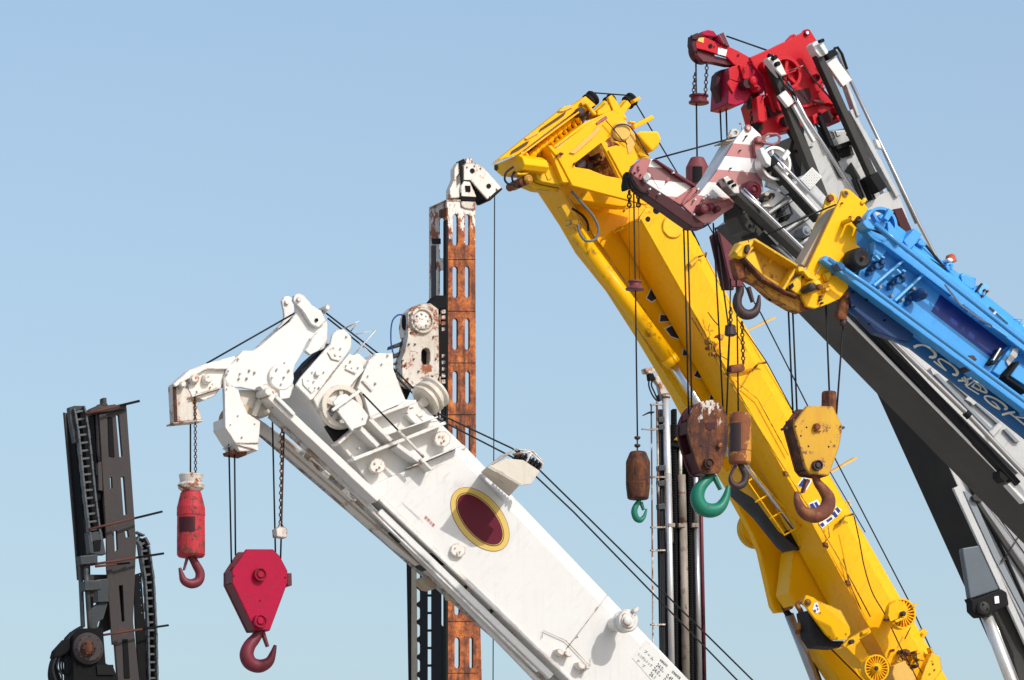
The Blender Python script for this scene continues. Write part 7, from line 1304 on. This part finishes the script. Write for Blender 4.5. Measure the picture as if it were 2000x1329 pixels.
# nose (auxiliary jib)
m = MB(); m.prism(B_, q('O', (370, 510), (410, 505), (800, 755), (780, 830), (665, 985), (480, 860), (340, 650)), .12, .16); m.build("nose_plate", "yellow_block", bc, .006)
m = MB(); m.prism(B_, q('O', (560, 680), (575, 685), (545, 735), (530, 725)), .11, .12); m.build("nose_label", "yellow_paint", bc)
m = MB(); m.prism(B_, q('O', (335, 515), (408, 502), (805, 748), (795, 768), (400, 525)), -.04, .3); m.build("nose_flange", "yellow_worn", bc, .005)
m = MB(); m.prism(B_, q('O', (278, 672), (300, 660), (480, 858), (690, 985), (830, 1035), (812, 1052), (690, 1005), (470, 880)), -.04, .2); m.build("nose_flange", "rust_dark", bc, .004)
m = MB(); m.prism(B_, q('O', (780, 760), (800, 770), (680, 985), (650, 975)), -.02, .12); m.build("nose_rib", "yellow_worn", bc, .006)
m = MB(); m.prism(B_, q('O', (345, 640), (400, 620), (480, 850), (300, 690)), .02, .1); m.build("nose_gusset", "yellow_worn", bc, .008)
m = MB(); m.prism(B_, q('O', (200, 645), (258, 535), (330, 520), (405, 506), (360, 600), (330, 650), (285, 690)), -.05, .06); m.build("nose_tip", "yellow_worn", bc, .01); m = MB(); m.bar(B_, q1('O', 225, 640), q1('O', 285, 560), 9, -.09, -.05); m.bar(B_, q1('O', 330, 640), q1('O', 385, 580), 6, -.08, -.05); m.build("tip_strap", "yellow_worn", bc, .005)
m = MB(); m.prism(B_, q('O', (300, 690), (470, 880), (690, 1005), (812, 1052), (880, 1132), (905, 1158), (830, 1190), (740, 1155), (560, 1050), (430, 930), (310, 870)), .04, .16); m.build("nose_belly", "yellow_rust", bc, .01)
m = MB(); m.prism(B_, q('O', (200, 690), (300, 690), (310, 870), (250, 880), (225, 800)), .02, .12); m.build("nose_sheave_case", "rust_dark", bc, .01)
m = MB(); m.prism(B_, q('O', (330, 560), (350, 555), (360, 600), (340, 640), (320, 620)), -.1, -.05); m.cyl(B_, q1('O', 470, 870), 2.6, -.06, -.03); m.build("tip_recess", "hook_dark", bc)
m = MB(); m.tube(B_, [(*p, .1) for p in q('O', (530, 1070), (560, 1060), (545, 1045))], 3); m.build("nose_catch", "black_paint", bc)
m = MB(); m.tube(B_, [(*p, -.05) for p in q('O', (330, 500), (345, 540))], .7); m.build("nose_wire", "rust_ball", bc)
# wedge socket and ropes
m = MB(); m.prism(B_, q('O', (1170, 940), (1205, 915), (1225, 960), (1200, 990), (1175, 975)), .02, .1); m.prism(B_, q('O', (1215, 1000), (1270, 985), (1285, 1020), (1260, 1060), (1215, 1040)), .0, .1); m.build("socket_pin", "yellow_rust", bc, .006)
m = MB(); m.prism(B_, q('O', (1225, 1010), (1275, 1010), (1282, 1090), (1255, 1240), (1240, 1260), (1180, 1250), (1170, 1200), (1200, 1090)), .02, .1); m.build("wedge_socket", "rust_dark", bc, .012)
rope("dark rope from the yellow nose up to the twin lugs of the yellow head", B_, [[(*p, .16) for p in q('O', (515, 468), (900, 292), (1150, 190))]], 1.8)
rope("four black rope falls carrying the yellow hook block under the blue crane", B_, [[*[(*p, .25) for p in q('V', (105, 60), (132, 670))]], [*[(*p, .14) for p in q('V', (128, 65), (153, 655))]], [*[(*p, .12) for p in q('V', (306, 85), (328, 650))]], [*[(*p, .06) for p in q('V', (398, 195), (362, 680))]]], 1.9)
m = MB(); m.sweep([B_.p(*q1('V', 400, 170), .06), B_.p(*q1('V', 396, 215), .06)], .03, 10); tag(m.build("rope_clip", "hook_dark"), "dark clip on the slanting rope just under the rusty wedge socket", "rope clip")
m = MB(); m.lathe(B_.p(*q1('V', 323, 555), .12), (0, 0, -1), [(0, .05), (.01, .07), (.2, .075), (.215, .05)], 6); tag(m.build("limit_weight", "rust_dark", None, .006), "small brown weight on the rope above the yellow hook block", "weight", "limit switch weights")
block("hook_block", "deep yellow hook block with rust patches and a rusty hook", B_, 'V', [(205, 632), (345, 632), (396, 742), (378, 850), (322, 1002), (225, 990), (200, 960), (140, 742), (140, 722)], .035, ("yellow_block", "rust_dark"),
      ((268, 945, 28, "hook_dark"),), [(250, 995), (260, 1035), (292, 1075), (320, 1125), (305, 1180), (250, 1212), (190, 1195), (158, 1140), (150, 1085)], [20, 22, 29, 37, 40, 40, 33, 24, 11], "hook_rust", ((215, 1020), (190, 1090)), gap=.15, t=.05,
      holes=((148, 740), (382, 742), (205, 745), (322, 847), (215, 845), (175, 790)), strap=(((140, 742), (205, 965)), ((205, 970), (310, 1000)), ((140, 700), (140, 742))), sheave=(265, 745, 110))
yblk = [o for o in bpy.data.objects if o.name.startswith("hook_block")][-1]
m = MB(); m.disc(B_, q1('V', 266, 740), [(.0, 2), (.0, 5.5), (.02, 7), (.05, 7)], 20); m.bar(B_, q1('V', 250, 765), q1('V', 282, 765), 2.4, .03, .05); m.build("pin", "yellow_rust", yblk, .003)
m = MB(); m.cyl(B_, q1('V', 100, 748), 2.6, .1, .2, 10); m.cyl(B_, q1('V', 401, 746), 2.6, .06, .2, 10); m.build("tie_bolt", "hook_dark", yblk)
# auxiliary line of the blue crane
rope("single black rope from the blue crane's yellow nose to the rusty yellow ball", B_, [[(1437.5, 535, .1), (1440, 640, .1), (1442, 812, .1)]], 1.6)
rope("slim rope beside it holding a small dark weight and rusty bracket plate", B_, [[(1427, 545, .12), (1425, 640, .12), (1420, 735, .12)]], 1.4)
m = MB(); m.lathe(B_.p(1426.5, 634, .1), (0, 0, -1), [(0, .02), (.01, .045), (.09, .05), (.1, .03)], 12); tag(m.build("limit_weight", "hook_dark", None, .004), "tiny dark weight hung above the rusty bracket plate", "weight", "limit switch weights")
m = MB(); m.chain(B_.p(1427, 600, .06), B_.p(1427, 636, .06), .045, .006); tag(m.build("chain", "hook_dark"), "short chain above the tiny dark weight", "chain", "limit switch chains")
m = MB(); m.chain(B_.p(1449, 628, .1), B_.p(1452, 712, .1), .045, .0062); tag(m.build("chain", "rust_chain"), "rust red chain over the yellow boom ending at the rusty bracket plate", "chain", "limit switch chains")
m = MB(); m.prism(B_, q('R', (368, 328), (440, 318), (450, 345), (445, 358), (372, 366)), .06, .12); m.bar(B_, q1('R', 350, 372), q1('R', 445, 358), 2, .05, .12); tag(m.build("bracket_plate", "rust_dark", None, .005), "small rusty bracket plate hanging from the red chain above the rusty yellow ball", "bracket")
ball("hook_ball", "rusty yellow hook ball with a dark window beside the brown block", B_, 930, [(405, 62), (412, 78), (480, 80), (488, 85), (684, 85), (690, 82), (700, 84), (770, 82), (785, 70)], 'Q', "yellow_rust",
     [(925, 785), (950, 820), (972, 870), (960, 925), (915, 950), (872, 925), (860, 880), (868, 850)], [18, 24, 27, 28, 27, 22, 14, 8], "hook_dark", ((905, 795), (872, 860)), t=.1, win=((858, 490), (935, 490), (935, 700), (858, 700)), winmat="hook_dark")
